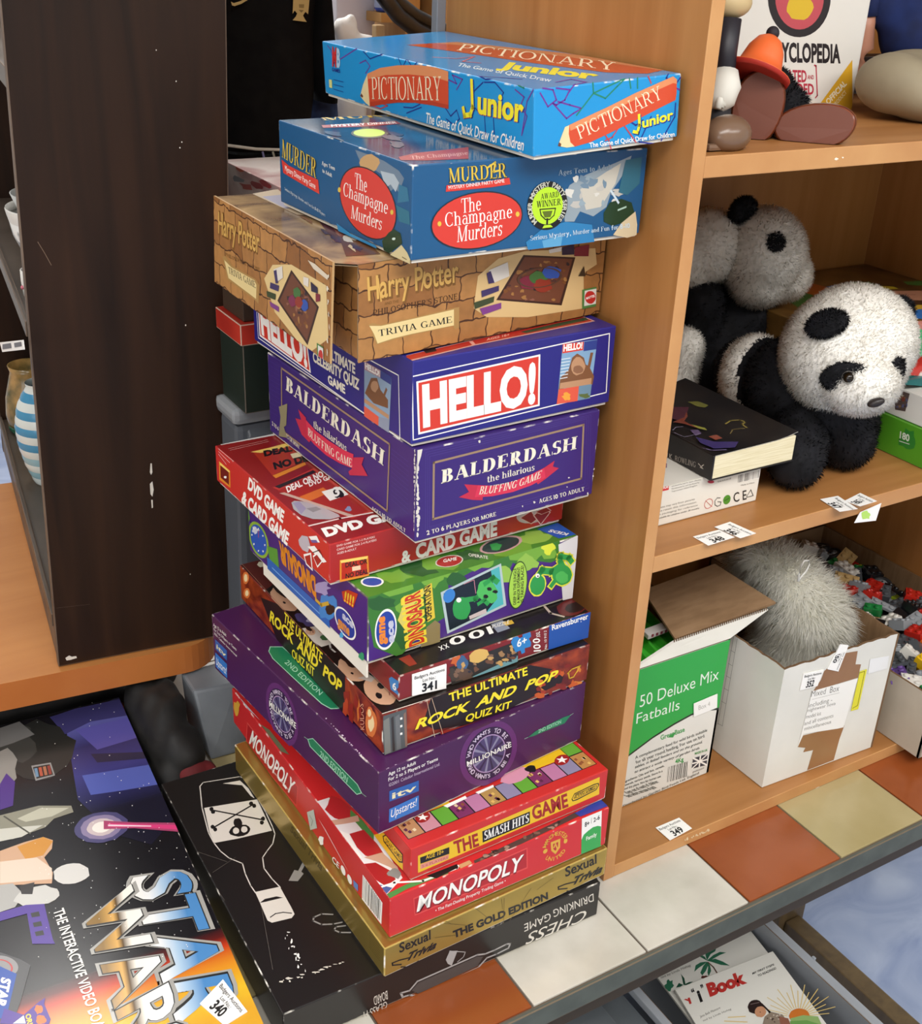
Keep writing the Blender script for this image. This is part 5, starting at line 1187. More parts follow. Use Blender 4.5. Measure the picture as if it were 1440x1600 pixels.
# ---- bright blue drawing game on top, sitting askew
CB = flat('#1c8ecb', .3)
th, lid, F, L, T = carton('board_game_box', 'bright sky blue drawing game box with red pencils, topmost of the tall stack', 'board game', -0.1515, 0.021, -0.7, 0.148, 0.403, 0.056, 0.8235, {'*': CB, 'T': flat('#1c8ecb', .13, spec=.7)}, edge_mat('#1c8ecb'), STACK, tilt=.065)
PR = flat('#cc4a2c', .33); PO = flat('#d98a5c', .33); TIP = flat('#e2cd9c', .4); NV, PV, GR, RS = flat('#1c2a86', .35), flat('#6a2a92', .35), flat('#1f7f62', .35), flat('#b8404a', .35)
for pts, m in ((((200,90),(212,105),(222,150),(300,100)), PV), (((322,110),(345,135),(390,118)), NV), (((440,130),(455,165),(470,135),(490,165),(510,140)), NV), (((310,150),(330,140),(345,160),(330,185)), PV), (((600,200),(640,220),(625,190),(660,205),(640,240)), PV), (((460,300),(490,302),(515,290)), NV), (((470,320),(520,300)), NV), (((345,292),(380,305),(405,295),(380,285)), RS), (((730,215),(700,245),(690,290),(720,320),(775,300),(800,250),(770,215),(735,215)), NV), (((735,330),(740,400)), NV), (((765,330),(770,410)), NV), (((600,300),(620,330),(640,310),(650,340),(630,360),(605,340)), NV), (((862,395),(880,280),(915,215)), PV), (((860,300),(880,330),(862,395)), PV), (((840,240),(870,265),(860,290)), PV), (((700,185),(740,205),(790,200)), NV), (((850,225),(870,235),(868,210)), GR)):
    L.line(cM(*pts), .0011, m)
L.poly(cM((312,262),(322,222),(337,186),(346,298),(330,285)), TIP); L.poly(cM((312,262),(316,252),(322,262),(320,268)), flat('#6a3a2a', .4))
L.poly(cM((336,186),(380,166),(440,157),(510,156),(570,164),(612,178),(613,306),(560,294),(500,285),(440,284),(390,290),(345,298)), PR)
L.poly(cM((336,186),(380,166),(440,157),(510,156),(570,164),(612,178),(612,212),(560,196),(480,188),(400,190),(340,204)), PO); L.poly(cM((345,282),(390,276),(440,270),(500,271),(560,280),(613,292),(613,306),(560,294),(500,285),(440,284),(390,290),(345,298)), flat('#b43a22', .33))
L.text('PICTIONARY', cM((353,272),(588,277),(350,198)), flat('#efe4c4', .4), ser=(.11, .045))
for d, m in (((3, 3), NV), ((-1, 2), RS), ((0, 0), flat('#efe22c', .35))):
    L.text('unior', cM((712+d[0],318+d[1]),(868+d[0],350+d[1]),(714+d[0],242+d[1])), m, .035); L.line(cM((692+d[0],212+d[1]),(695+d[0],300+d[1]),(688+d[0],325+d[1]),(668+d[0],328+d[1]),(664+d[0],305+d[1])), .0042, m)
L.text('The Game of Quick Draw for Children', cM((535,352),(868,448),(538,318)), WHITE, .015)
L.text('M', cM((217,156),(231,160),(217,98)), flat('#cc2c2c', .35), .06); L.text('B', cM((232,160),(244,163),(232,102)), flat('#a8c8e0', .35), .05); L.text('GAMES', cM((216,176),(244,183),(216,165)), NV, .02)
L.poly(cM((206,205),(216,207),(217,235),(207,232)), flat('#d8d88c', .4)); 
for k in range(3): L.line(cM((222, 206 + 16 * k), (255, 214 + 17 * k)), .0006, NV)
for pts, m in ((((545,400),(590,480),(640,440),(620,380),(560,370)), PV), (((640,370),(720,380),(690,440),(640,470),(620,460),(700,550),(740,520),(790,490),(720,470),(650,450)), PV), (((700,330),(750,345),(710,400)), PV), (((1110,290),(1050,310),(860,400),(760,530)), GR), (((855,330),(860,400),(930,430),(1000,360),(1060,300)), GR), (((1070,300),(1080,370)), GR), (((1120,290),(1120,370)), GR), (((1175,280),(1200,340)), RS), (((1310,270),(1290,310),(1350,340),(1395,280)), NV), (((1350,370),(1400,395)), PV), (((1345,460),(1340,540),(1260,680)), NV), (((1200,540),(1130,690),(1220,700)), NV), (((930,680),(970,660),(1010,600),(1025,570),(1110,690)), RS), (((910,620),(950,680),(965,740)), RS), (((1080,570),(1110,590),(1150,560)), NV)):
    F.line(cB(*pts), .0012, m)
F.poly(cB((648,712),(690,600),(718,588),(748,716),(700,722)), TIP); F.poly(cB((648,712),(655,690),(668,700),(665,716)), flat('#6a3a2a', .4))
F.poly(cB((715,588),(800,548),(950,478),(1100,402),(1240,340),(1330,300),(1352,318),(1350,400),(1344,440),(1240,492),(1100,565),(950,638),(840,690),(748,716),(722,690),(712,640)), PR)
F.poly(cB((715,588),(800,548),(950,478),(1100,402),(1240,340),(1330,300),(1352,318),(1352,345),(1330,340),(1240,380),(1100,440),(950,515),(800,590),(722,622)), PO)
F.text('PICTIONARY', cB((778,674),(1268,430),(752,598)), flat('#efe4c4', .4), ser=(.11, .045))
for d, m in (((5, 6), NV), ((0, 0), flat('#efe22c', .35))):
    F.text('unior', cB((1148+d[0],605+d[1]),(1330+d[0],552+d[1]),(1146+d[0],550+d[1])), m, .03); F.line(cB((1128+d[0],532+d[1]),(1130+d[0],590+d[1]),(1118+d[0],632+d[1]),(1098+d[0],628+d[1])), .0026, m)
F.text('The Game of Quick Draw for Children', cB((836,722),(1340,655),(832,694)), WHITE, .015)
TG = flat('#3c7cac', .2)
T.poly(cM((470,88),(560,82),(640,78),(1000,115),(1372,168),(1290,186),(1150,182),(900,150),(640,112)), flat('#c2492f', .13, spec=.7)); T.poly(cM((560,82),(640,78),(1000,115),(1372,168),(1340,175),(980,124),(640,88)), flat('#d0845c', .13, spec=.7))
T.text('PICTIONARY', cM((640,106),(1180,176),(662,84)), flat('#efe4c4', .3), ser=(.12, .05)); T.text('Junior', cM((778,166),(1115,206),(800,146)), flat('#e8dc3c', .25), .05); T.text('The Game of Quick Draw', cM((640,160),(960,215),(650,150)), flat('#cfe0ea', .25), .02)
for pts, m in ((((560,130),(640,135),(700,128),(660,145),(720,150)), RS), (((980,215),(1030,205),(1080,215),(1040,225)), PV), (((720,195),(800,200),(860,205)), NV)): T.line(cM(*pts), .0022, m)
lid.build('lid', th)
# ================================================================== soft things: union of ellipsoids, and fur
def union(parts, voxel=0.005, smooth=6):
    """parts: (centre, (rx, ry, rz), rotation or None) -> verts, faces of one continuous skin"""
    m = MB()
    dummy = flat('#808080')
    for c, r, R in parts: m.ell(c, r, dummy, R, 24, 14)
    o = m.build('skin', None, V3((0, 0, 0)))
    md = o.modifiers.new('r', 'REMESH'); md.mode = 'VOXEL'; md.voxel_size = voxel
    sm = o.modifiers.new('s', 'SMOOTH'); sm.iterations = smooth; sm.factor = .5
    dg = bpy.context.evaluated_depsgraph_get(); ev = o.evaluated_get(dg); me = ev.to_mesh()
    V = [v.co.copy() for v in me.vertices]; Fc = [tuple(p.vertices) for p in me.polygons]
    ev.to_mesh_clear(); mesh = o.data; bpy.data.objects.remove(o); bpy.data.meshes.remove(mesh)
    return V, Fc
def chain(pts, rs, n=5):
    out = []
    for i in range(len(pts) - 1):
        for k in range(n + (i == len(pts) - 2)):
            t = k / n; out.append((V3(pts[i]).lerp(V3(pts[i + 1]), t), (rs[i] + (rs[i + 1] - rs[i]) * t,) * 3, None))
    return out
def fur(mb, V, Fc, n, ln, mat, width=.0012, droop=.25, wild=.6, comb=None, seed=1, zmin=None, keep=None, rim=None):
    r = random.Random(seed)
    tris = []
    acc, tot = [], 0.0
    for f in Fc:
        a, b, c = V[f[0]], V[f[1]], V[f[2]]
        ar = ((b - a).cross(c - a)).length * (1 if len(f) == 4 else .5)
        tot += ar; acc.append(tot)
    import bisect
    for _ in range(n):
        f = Fc[bisect.bisect(acc, r.random() * tot) % len(Fc)]
        a, b, c = V[f[0]], V[f[1]], V[f[2 if r.random() < .5 or len(f) < 4 else 3]]
        u, v = r.random(), r.random()
        if u + v > 1: u, v = 1 - u, 1 - v
        p = a + (b - a) * u + (c - a) * v
        N = (V[f[1]] - V[f[0]]).cross(V[f[2]] - V[f[0]]).normalized()
        d = N + V3((r.uniform(-wild, wild), r.uniform(-wild, wild), r.uniform(-wild, wild) - droop))
        if comb is not None: d += comb(p)
        d.normalize()
        L = ln * r.uniform(.6, 1.25)
        s = d.cross(N + V3((r.uniform(-.3, .3), r.uniform(-.3, .3), r.uniform(-.3, .3))))
        if s.length < 1e-4: continue
        s.normalize(); s *= width / 2
        if zmin is not None and p.z + d.z * L - droop * L * .35 < zmin: continue
        if keep is not None and not keep(p + d * L - V3((0, 0, droop * L * .35))): continue
        if rim is not None and p.z < rim + .018 and not keep(p + d * L - V3((0, 0, .2))): continue
        mt = mat(p) if callable(mat) else mat
        mid = p + d * L * .55
        tip = p + d * L - V3((0, 0, droop * L * .35))
        base = p - N * .001
        mb.face([base - s, base + s, mid + s * .7, mid - s * .7], mt, nrm=N); mb.face([mid - s * .7, mid + s * .7, tip], mt, nrm=N)
def pile(name, c1, c2, scale, mix=.62):
    """soft pile: light passes through the thin hairs as well as bouncing off them"""
    m = noisy(name, c1, c2, scale, rough=.9, spec=.1); nt = m.node_tree
    b = nt.nodes['Principled BSDF']; out = [n for n in nt.nodes if n.type == 'OUTPUT_MATERIAL'][0]
    tr = nt.nodes.new('ShaderNodeBsdfTranslucent'); mx = nt.nodes.new('ShaderNodeMixShader'); mx.inputs[0].default_value = mix
    src = b.inputs['Base Color'].links[0].from_socket
    nt.links.new(src, tr.inputs['Color']); nt.links.new(b.outputs[0], mx.inputs[1]); nt.links.new(tr.outputs[0], mx.inputs[2]); nt.links.new(mx.outputs[0], out.inputs[0])
    return m
FW = pile('white_plush_fur', '#e8e4dc', '#f6f4ef', 40); FK = noisy('black_plush_fur', '#0d0d10', '#1c1c21', 60, rough=.8, spec=.25)
FWC = noisy('white_plush_backing', '#e4e0d8', '#f0ede6', 40, rough=.9, spec=.1)
def plush_part(name, th, parts, mat, n, ln, voxel=.005, seed=1, smooth=6, **k):
    V, Fc = union(parts, voxel, smooth)
    k.setdefault('width', .0009); k.setdefault('wild', .9)
    z_ = k.get('zmin', 0)
    V = [V3((p.x, p.y, max(p.z, z_ + .0008 if z_ else p.z))) for p in V]
    m = MB()
    back = lambda q: FWC if q is FW else q
    m.mesh(V, Fc, (lambda f, vv: back(mat(vv[f[0]]))) if callable(mat) else back(mat))
    fur(m, V, Fc, int(n * 2.2), ln, mat, seed=seed, **k)
    return m.build(name, th)
def rot_to(d, up=V3((0, 0, 1))):
    z = d.normalized(); x = up.cross(z)
    if x.length < .01: x = V3((1, 0, 0))
    x.normalize(); y = z.cross(x)
    return Matrix((x, y, z)).transposed()

SH0, SH1, SH2 = .0186, .4279, .8219
# ------------------------------------------------------------------ front panda, on the middle shelf
Hc = at(1319, 553, y=.085); HR_ = .0735
th = thing('plush_panda', 'large plush panda crawling forward at the front of the middle shelf, facing out', 'soft toy', at(1300, 640, z=SH1))
view = (CAM_C - Hc).normalized()
mz = on_sphere(1352, 612, Hc, HR_)
plush_part('head', th, [(Hc, (HR_, HR_ * .98, HR_ * .98), None), (Hc.lerp(mz, .72), (.045, .045, .038), None), (Hc + V3((.012, 0, .012)), (.07, .07, .066), None)], FW, 11000, .0048, seed=2)
def patch(name, pxy, r, mat, th, c, R, n, ln, flat_=.3, lift=0.0, rot=0.0, seed=3):
    p = on_sphere(pxy[0], pxy[1], c, R) + (on_sphere(pxy[0], pxy[1], c, R) - c).normalized() * lift
    M = rot_to(p - c) @ Matrix.Rotation(rot, 3, 'Z')
    m = MB()
    V, Fc = union([(p, (r[0], r[1], max(r[0], r[1]) * flat_), M)], .0025, 2)
    m.mesh(V, Fc, mat); fur(m, V, Fc, n, ln, mat, seed=seed)
    o = m.build(name, th); return o, p
patch('ear', (1293, 508), (.0235, .0165), FK, th, Hc, HR_, 2200, .004, .3, .0045, .55)
o, pe = patch('eye_patch', (1319, 587), (.0265, .0175), FK, th, Hc, HR_, 2200, .0035, .2, .005, .25)
patch('eye_patch', (1401, 576), (.012, .014), FK, th, Hc, HR_ * 1.01, 600, .004, .2, .001)
q = at(1403, 490, y=Hc.y + .02)
plush_part('ear', th, [(q, (.021, .014, .021), None)], FK, 1500, .005, .003, 5)
m = MB(); ec = on_sphere(1325, 590, Hc, HR_ + .0135); m.ell(ec, .0058, flat('#1a1208', .05, name='glossy_eye')); m.lathe(ec, [(.0066, .001), (.0072, .002), (.0066, .003)], flat('#8f8b84', .3), 24, rot_to(view)); m.build('eye', th)
m = MB(); nc = on_sphere(1368, 629, Hc.lerp(mz, .72), .0475); m.ell(nc, (.0095, .005, .005), flat('#221a18', .4), rot_to(view) @ Matrix.Rotation(.45, 3, 'Z')); m.build('nose', th)
S1, S2 = at(1237, 602, y=.145), at(1178, 588, y=.212)
ZM = SH1 + .0006
ax1 = (S1 - S2).normalized()
split = lambda p: FW if -.024 < (p - S2).dot(ax1) < .014 else FK
bk = lambda q: not (q.x < .2405 and q.y < .231 and q.z < .507) and q.x < .4505
plush_part('body', th, [(S1, (.056, .056, .06), None), (S1 + V3((.035, -.01, -.02)), (.05, .05, .05), None), (S2, (.044, .042, .054), None), (S2.lerp(S1, -.35), (.036, .036, .045), None)], split, 9000, .0048, seed=6, zmin=ZM, keep=bk)
def paw(name, a, b, ra, rb, seed):
    return plush_part(name, th, chain([a, b], [ra, rb]), FK, 3000, .0048, seed=seed, zmin=ZM, keep=bk)
P1 = at(1243, 720, z=SH1 + .034); paw('front_leg', S1 + V3((.0, -.03, -.02)), P1, .034, .032, 7)
P2 = at(1322, 688, z=SH1 + .036); paw('front_leg', Hc + V3((-.01, -.01, -.055)), P2, .036, .0345, 8)
P3 = at(1386, 650, z=SH1 + .034); P3.x = min(P3.x, .4175); paw('hind_leg', Hc + V3((.015, .0, -.06)), P3, .028, .031, 9)
P4 = at(1148, 634, y=.262); paw('hind_leg', S2 + V3((-.012, .01, -.03)), P4, .027, .027, 10)

# ------------------------------------------------------------------ back panda, in the shade
H2 = at(1190, 397, y=.305); R2 = .056
th = thing('plush_panda', 'second plush panda sitting behind in the shade, facing right with one ear up', 'soft toy', at(1120, 600, y=.3))
m2 = at(1224, 428, y=.292)
plush_part('head', th, [(H2, (R2, R2, R2 * 1.08), None), (m2, (.036, .036, .036), None), (at(1185, 430, y=.30), (.042, .042, .042), None)], FW, 7000, .0055, seed=12)
q = at(1160, 328, y=.315)
plush_part('ear', th, [(q, (.02, .012, .015), Matrix.Rotation(-.5, 3, 'Y'))], FK, 1200, .005, .003, 13)
patch('eye_patch', (1212, 378), (.0125, .0135), FK, th, H2, R2, 900, .004, .2, .0)
q2 = at(1212, 396, y=on_sphere(1212, 392, H2, R2).y)
BKC = at(1120, 545, y=.345)
NK = at(1105, 385, y=.345)
split2 = lambda p: FW if p.z > NK.z - .05 else FK
plush_part('body', th, [(NK, (.05, .05, .048), None), (at(1075, 400, y=.355), (.045, .045, .045), None), (BKC, (.07, .06, .085), None), (at(1150, 500, y=.34), (.058, .055, .06), None), (at(1110, 605, y=.36), (.07, .045, .06), None)], split2, 9000, .0055, seed=14, zmin=ZM)
plush_part('front_leg', th, chain([at(1092, 470, y=.335), at(1100, 545, y=.335)], [.034, .03]), FK, 2500, .0055, seed=15, zmin=ZM)
plush_part('hind_leg', th, chain([at(1068, 540, y=.32), at(1062, 585, y=.315)], [.026, .024]), FW, 1800, .0055, seed=16, zmin=ZM)

# ------------------------------------------------------------------ white toy carton and paperback
th = thing('toy_box', 'white toy box with recycling symbols lying under the black paperback', 'box', (.12, .14, SH1 + .0003))
m = MB(); WB = flat('#e4e0d6', .4)
m.box(.03, .2035, .052, .25, SH1 + .0005, .4745, WB, flat('#d4cfc2', .6), .0012)
f = Face((.03, .052, SH1), (.1735, 0, 0), (0, 0, .0468), m)
TXG, INK = flat('#77736c', .5), flat('#2a2826', .5)
f.poly(cX((132,888),(246,852),(246,915),(132,942)), flat('#cc2f34', .4)); f.text('Fisher-Price', cX((60,935),(240,898),(60,905)), WHITE, .02)
for k, s in enumerate(('Packaging contains important information', 'and should be kept for future reference.', 'Manufactured for and distributed by', 'Toys Limited, United Kingdom', 'www.toys.example')[:4]): f.text(s, cX((270, 868 + 23 * k), (545 - 18 * k, 806 + 25 * k), (270, 855 + 23 * k)), TXG, 0.0)
for k, s in enumerate(('Contents may vary from pictures', 'Please retain this information', 'Keep packaging for reference', 'Not suitable for children under 36 months')): f.text(s, cX((112 - 2 * k, 1090 + 30 * k), (470 + 12 * k, 1002 + 26 * k), (112, 1074 + 30 * k)), TXG if k < 3 else INK, 0.0)
f.ell(cX((590,1035))[0], cX((628,1024))[0], cX((592,992))[0], flat('#c8746c', .4), inner=.86); f.line(cX((565,1010),(618,1060)), .0007, flat('#c8746c', .4)); f.ell(cX((748,1000))[0], cX((780,992))[0], cX((750,960))[0], flat('#4f8f2c', .4)); f.line(cX((730,1010),(765,988)), .0012, flat('#2a5a20', .4))
f.line(cX((690,985),(665,985),(645,1010),(645,1045),(665,1058),(690,1048),(698,1020),(670,1018)), .0008, INK)
f.text('C E', cX((806,1024),(918,996),(804,945)), INK, .01); f.line(cX((920,970),(955,915),(975,965),(920,980)), .0008, INK, closed=True)
f.poly(cX((848,790),(1038,745),(1026,815),(840,850)), WHITE)
for k in range(16): f.line(cX((850 + 11.5 * k, 792 - 2.7 * k), (845 + 11.5 * k, 848 - 2.7 * k)), random.choice((.0005, .0009, .0013)), flat('#5a544e', .5))
f.text('Made in China', cX((870,880),(985,855),(870,870)), INK, 0.0); f.blob(cX((610,845))[0], 5, 2.5, flat('#b02a44', .4), jit=.1); f.text('tested', cX((665,850),(780,822),(665,836)), TXG, 0.0)
t_ = Face((.03, .052, .4745), (.1735, 0, 0), (0, .198, 0), m); t_.text('MINI', cX((165,722),(230,722),(165,690)), flat('#7a2a6a', .4), .05)
m.build('box', th)
th = thing('paperback_book', 'black paperback book with purple and yellow cover art lying on the white box', 'book', (.17, .13, .4752))
x0, x1, y0, y1, z0, z1 = .1165, .2385, .040, .228, .4753, .5045
m = MB(); PG = noisy('cream_pages', '#d9cca4', '#e9dfbf', 30, (1, 1, 30), .8)
m.hexa([(x0 + .003, y0 + .001, z0 + .0012), (x1 - .001, y0 + .001, z0 + .0012), (x1 - .001, y1 - .001, z0 + .0012), (x0 + .003, y1 - .001, z0 + .0012), (x0 + .003, y0 + .001, z1 - .0012), (x1 - .001, y0 + .001, z1 + .0008), (x1 - .001, y1 - .001, z1 + .0008), (x0 + .003, y1 - .001, z1 - .0012)], PG, None, .0006)
m.build('pages', th)
m = MB(); CV = noisy('dark_cover_print', '#0f0e12', '#2c2520', 22, rough=.42, detail=4, lo=.4, hi=.8)
m.box(x0, x0 + .0028, y0, y1, z0, z1, CV, None, .0008); m.box(x0 + .002, x1, y0, y1, z0, z0 + .001, CV, None, 0)
nx = 8; vv = []
for i in range(nx + 1):
    t = i / nx; vv += [V3((x0 + (x1 - x0) * t, y0, z1 - .0003 + .0022 * t + .004 * max(0, t - .7) / .3 * (t - .7) / .3)), V3((x0 + (x1 - x0) * t, y1, z1 - .0003 + .0022 * t + .004 * max(0, t - .7) / .3 * (t - .7) / .3))]
m.mesh(vv, [(2 * i, 2 * i + 2, 2 * i + 3, 2 * i + 1) for i in range(nx)], CV); m.mesh([p - V3((0, 0, .0006)) for p in vv], [(2 * i + 1, 2 * i + 3, 2 * i + 2, 2 * i) for i in range(nx)], WHITE)
f = Face((x0, y1, z0), (0, -(y1 - y0), 0), (0, 0, z1 - z0), m); f.text('J.K. ROWLING', cX((225,640),(478,722),(228,595)), flat('#b9b2a8', .4), ser=(.12, .05)); f.line(cX((505,690),(545,735),(520,720),(548,700)), .001, flat('#cfc8bc', .4))
f = Face((x0, y0, z1 + .0017), (x1 - x0, 0, 0), (0, y1 - y0, 0), m)
for pts, c in ((((250,200),(420,200),(390,300),(380,330),(240,290)), '#4c2230'), (((410,155),(500,150),(590,185),(560,205),(490,195)), '#6e6c34'), (((380,290),(400,240),(410,280),(380,320),(430,350),(520,370),(575,400),(500,385),(380,345),(280,330)), '#7a3a2c'), (((440,350),(560,380),(578,402),(500,385)), '#8c8a3c'), (((430,400),(500,395),(530,430),(480,450)), '#5c4a6c'), (((590,455),(660,440),(710,470),(650,485)), '#8c4a3a'), (((480,460),(640,500),(850,500),(820,550),(640,560),(520,510)), '#3a2f66')): f.poly(cX(*pts), flat(c, .25))
f.line(cX((740,345),(780,318),(860,312),(910,330),(880,350),(920,378)), .0022, flat('#8a7a3c', .25)); f.line(cX((780,430),(800,395),(900,385)), .0016, flat('#6a5a34', .25)); f.line(cX((430,570),(470,545),(560,560),(620,575),(740,570)), .0016, flat('#7a6c94', .25)); f.line(cX((280,400),(310,375),(370,370)), .0008, flat('#9a90a8', .25)); f.line(cX((290,420),(380,460),(520,430)), .0006, flat('#9a90a8', .25))
m.build('cover', th)

# ------------------------------------------------------------------ right end of the middle shelf
th = thing('puzzle_carton', 'bright green puzzle box at the right end of the middle shelf', 'box', (.53, .15, SH1))
m = MB(); GRB = flat('#4f9422', .4); m.box(.4515, .64, .02, .165, SH1 + .0005, .4755, GRB, flat('#5f9f34', .5), .001)
f = Face((.4515, .165, SH1), (0, -.145, 0), (0, 0, .047), m); f.blob((1418, 687), 13, 15, flat('#2c7a2c', .4), jit=.25); f.text('180', [(1405, 684), (1420, 690), (1406, 674)], flat('#d0d8c8', .4), .03); f.line([(1405, 689), (1420, 694)], .001, flat('#c8d0c0', .4)); m.build('box', th)
th = thing('puzzle_carton', 'white box with a small picture stacked on the green puzzle box', 'box', (.53, .13, .476))
m = MB(); m.box(.455, .64, .015, .165, .4762, .512, flat('#d8d4cc', .45), None, .001)
f = Face((.455, .165, .4762), (0, -.15, 0), (0, 0, .036), m); f.poly([(1396, 607), (1421, 615), (1414, 643), (1398, 640)], flat('#5a4a44', .4))
for k in range(14): f.blob((random.uniform(1399, 1417), random.uniform(612, 638)), random.uniform(1, 3.5), random.uniform(1, 4), flat(random.choice(('#8c6a4a', '#5a5a7c', '#3c2a2c', '#9c8068', '#7a3c30')), .4), n=7, jit=.4)
m.build('box', th)
th = thing('floor_puzzle', 'large printed puzzle box with children pictured, at the back of the middle shelf', 'puzzle', (.58, .29, SH1))
m = MB(); PZ = noisy('jungle_print', '#4a3016', '#7c5a2a', 14, rough=.3, detail=5, distort=1)
m.box(.425, .752, .172, .414, SH1 + .0005, .556, PZ, None, .002)
T = Face((.425, .172, .556), (.327, 0, 0), (0, .242, 0), m); F = Face((.425, .172, SH1), (.327, 0, 0), (0, 0, .128), m)
cP = crop(1220, 390, 6.5455)
for FF in (T, F):
    for pts, c in ((((130,300),(250,330),(500,390),(560,430),(350,470),(110,410)), '#b0571c'), (((100,400),(330,470),(170,590),(60,520)), '#2c6a30'), (((450,380),(640,350),(980,430),(950,480),(880,470),(600,430)), '#3a5fa8'), (((900,400),(1000,370),(1150,380),(1200,400),(940,420)), '#c8b42c'), (((960,450),(1060,420),(1440,415),(1440,560),(1200,555),(1000,500)), '#4a3020'), (((1060,425),(1440,420),(1440,520),(1250,520),(1100,480)), '#c48c70'), (((950,470),(1100,520),(1290,570),(1440,565),(1440,620),(1320,620),(1040,540)), '#d0a83a'), (((1325,650),(1400,612),(1440,612),(1440,710),(1340,705)), '#2c78c8'), (((1250,330),(1440,320),(1440,370),(1290,360)), '#3c7a34'), (((700,330),(900,330),(1000,370),(880,390)), '#5a7a30')): FF.poly(cP(*pts), flat(c, .3))
T.line(cP((1270,455),(1330,465),(1370,462)), .0016, flat('#8c4a3c', .3))
m.build('box', th)
def packet(name, label, pts, y, c1, c2, thick, group=None):
    """crumpled plastic packet: pillow with a sealed edge"""
    ps = [at(px, py, y=y + dy) for px, py, dy in pts]
    c = sum(ps, V3()) / len(ps)
    n_ = (ps[1] - ps[0]).cross(ps[2] - ps[0]).normalized()
    if n_.dot(CAM_C - c) < 0: n_ = -n_
    m = MB(); mt = noisy(name + '_film_' + c1.lstrip('#'), c1, c2, 30, rough=.15, detail=3, lo=.5, hi=.55)
    rim = []
    for i, p in enumerate(ps):
        q = ps[(i + 1) % len(ps)]
        for k in range(4): rim.append(p.lerp(q, k / 4))
    R = 4; vv = []
    for sgn in (1, -1):
        for j in range(R + 1):
            t = j / R
            for p in rim:
                b = c + (p - c) * (1 - t * .98); vv.append(b + n_ * sgn * thick * math.sin(t * math.pi / 2) * (1 + random.uniform(-.2, .2) * (t > 0)))
    n = len(rim)
    ff = []
    for s in range(2):
        o = s * (R + 1) * n
        for j in range(R):
            for i in range(n): ff.append((o + j * n + i, o + j * n + (i + 1) % n, o + (j + 1) * n + (i + 1) % n, o + (j + 1) * n + i))
        ff.append(tuple(o + R * n + i for i in range(n)))
    m.mesh(vv, ff, mt)
    return tag(m.build(name, None, c), label, 'packet', group)
PKG = 'plastic toy packets on the white box'
packet('toy_packet', 'teal plastic packet lying on the white box', [(1402, 600, 0), (1475, 606, 0), (1475, 588, .03), (1410, 582, .03)], .072, '#1f6a6c', '#2c8a86', .006, PKG)
packet('toy_packet', 'red and white striped plastic packet beside the panda head', [(1404, 585, 0), (1470, 590, 0), (1465, 545, .02), (1442, 555, .02)], .085, '#b8332c', '#d8ccc4', .006, PKG)
packet('toy_packet', 'red plastic packet between the panda head and the green packet', [(1396, 545, 0), (1416, 540, 0), (1428, 512, .01), (1400, 508, .01)], .125, '#b83028', '#c8483c', .005, PKG)
packet('toy_packet', 'mint green plastic packet at the right edge of the middle shelf', [(1432, 555, 0), (1470, 560, 0), (1470, 512, .015), (1432, 515, .01)], .118, '#3f9c64', '#7cc49a', .005, PKG)
packet('toy_packet', 'pink printed packet leaning on the large puzzle box', [(1418, 520, 0), (1475, 520, 0), (1475, 500, .006), (1425, 502, .006)], .145, '#b87a6c', '#8c5a70', .004, PKG)

# ------------------------------------------------------------------ cardboard box of fat balls
KB = noisy('brown_cardboard', '#7d5f40', '#8f7050', 20, (1, 6, 1), .8); KW = noisy('white_card', '#d6d4cc', '#e2e0d8', 9, rough=.6); KE_ = flat('#6e5236', .9, name='corrugated_edge')
def wall(m, a, b, z0, z1, out, inn, t=.0035, rag=0.0, z1b=None, seed=1):
    """one cardboard wall from a to b (xy), outside on the right of a->b; ragged top edge"""
    r = random.Random(seed); a, b = V3((a[0], a[1], 0)), V3((b[0], b[1], 0)); d = b - a; nn = V3((-d.y, d.x, 0)).normalized() * t
    z1b = z1 if z1b is None else z1b; N = 24 if rag else 1
    tops = [z1 + (z1b - z1) * i / N + (r.uniform(-rag, rag) if rag else 0) for i in range(N + 1)]
    for i in range(N):
        p, q = a + d * (i / N), a + d * ((i + 1) / N)
        P = lambda v, z: V3((v.x, v.y, z))
        m.face([P(p, z0), P(q, z0), P(q, tops[i + 1]), P(p, tops[i])], out)
        m.face([P(q + nn, z0), P(p + nn, z0), P(p + nn, tops[i]), P(q + nn, tops[i + 1])], inn)
        m.face([P(p, tops[i]), P(q, tops[i + 1]), P(q + nn, tops[i + 1]), P(p + nn, tops[i])], KE_)
        if i == 0: m.face([P(p + nn, z0), P(p, z0), P(p, tops[0]), P(p + nn, tops[0])], KE_)
        if i == N - 1: m.face([P(q, z0), P(q + nn, z0), P(q + nn, tops[N]), P(q, tops[N])], KE_)
th = thing('cardboard_box', 'green and white bird food box with its flaps open, next to the bookcase side panel', 'box', (.15, .2, SH0))
m = MB(); z0, z1 = SH0 + .0005, .2235
fx0, fx1, fy0, fy1 = .0705, .2275, .077, .37
wall(m, (fx0, fy0), (fx1, fy0), z0, z1, KW, KB); wall(m, (fx1, fy0), (fx1, fy1), z0, z1, KW, KB); wall(m, (fx1, fy1), (fx0, fy1), z0, z1, KW, KB); wall(m, (fx0, fy1), (fx0, fy0), z0, z1, KW, KB)
m.box(fx0 + .001, fx1 - .001, fy0 + .001, fy1 - .001, z0, z0 + .003, KB, None, 0)
f = Face((fx0, fy0, z0), (fx1 - fx0, 0, 0), (0, 0, z1 - z0), m)
GF = flat('#2fa548', .45); GK = flat('#1e2a20', .5); GT = flat('#3a9a4c', .5)
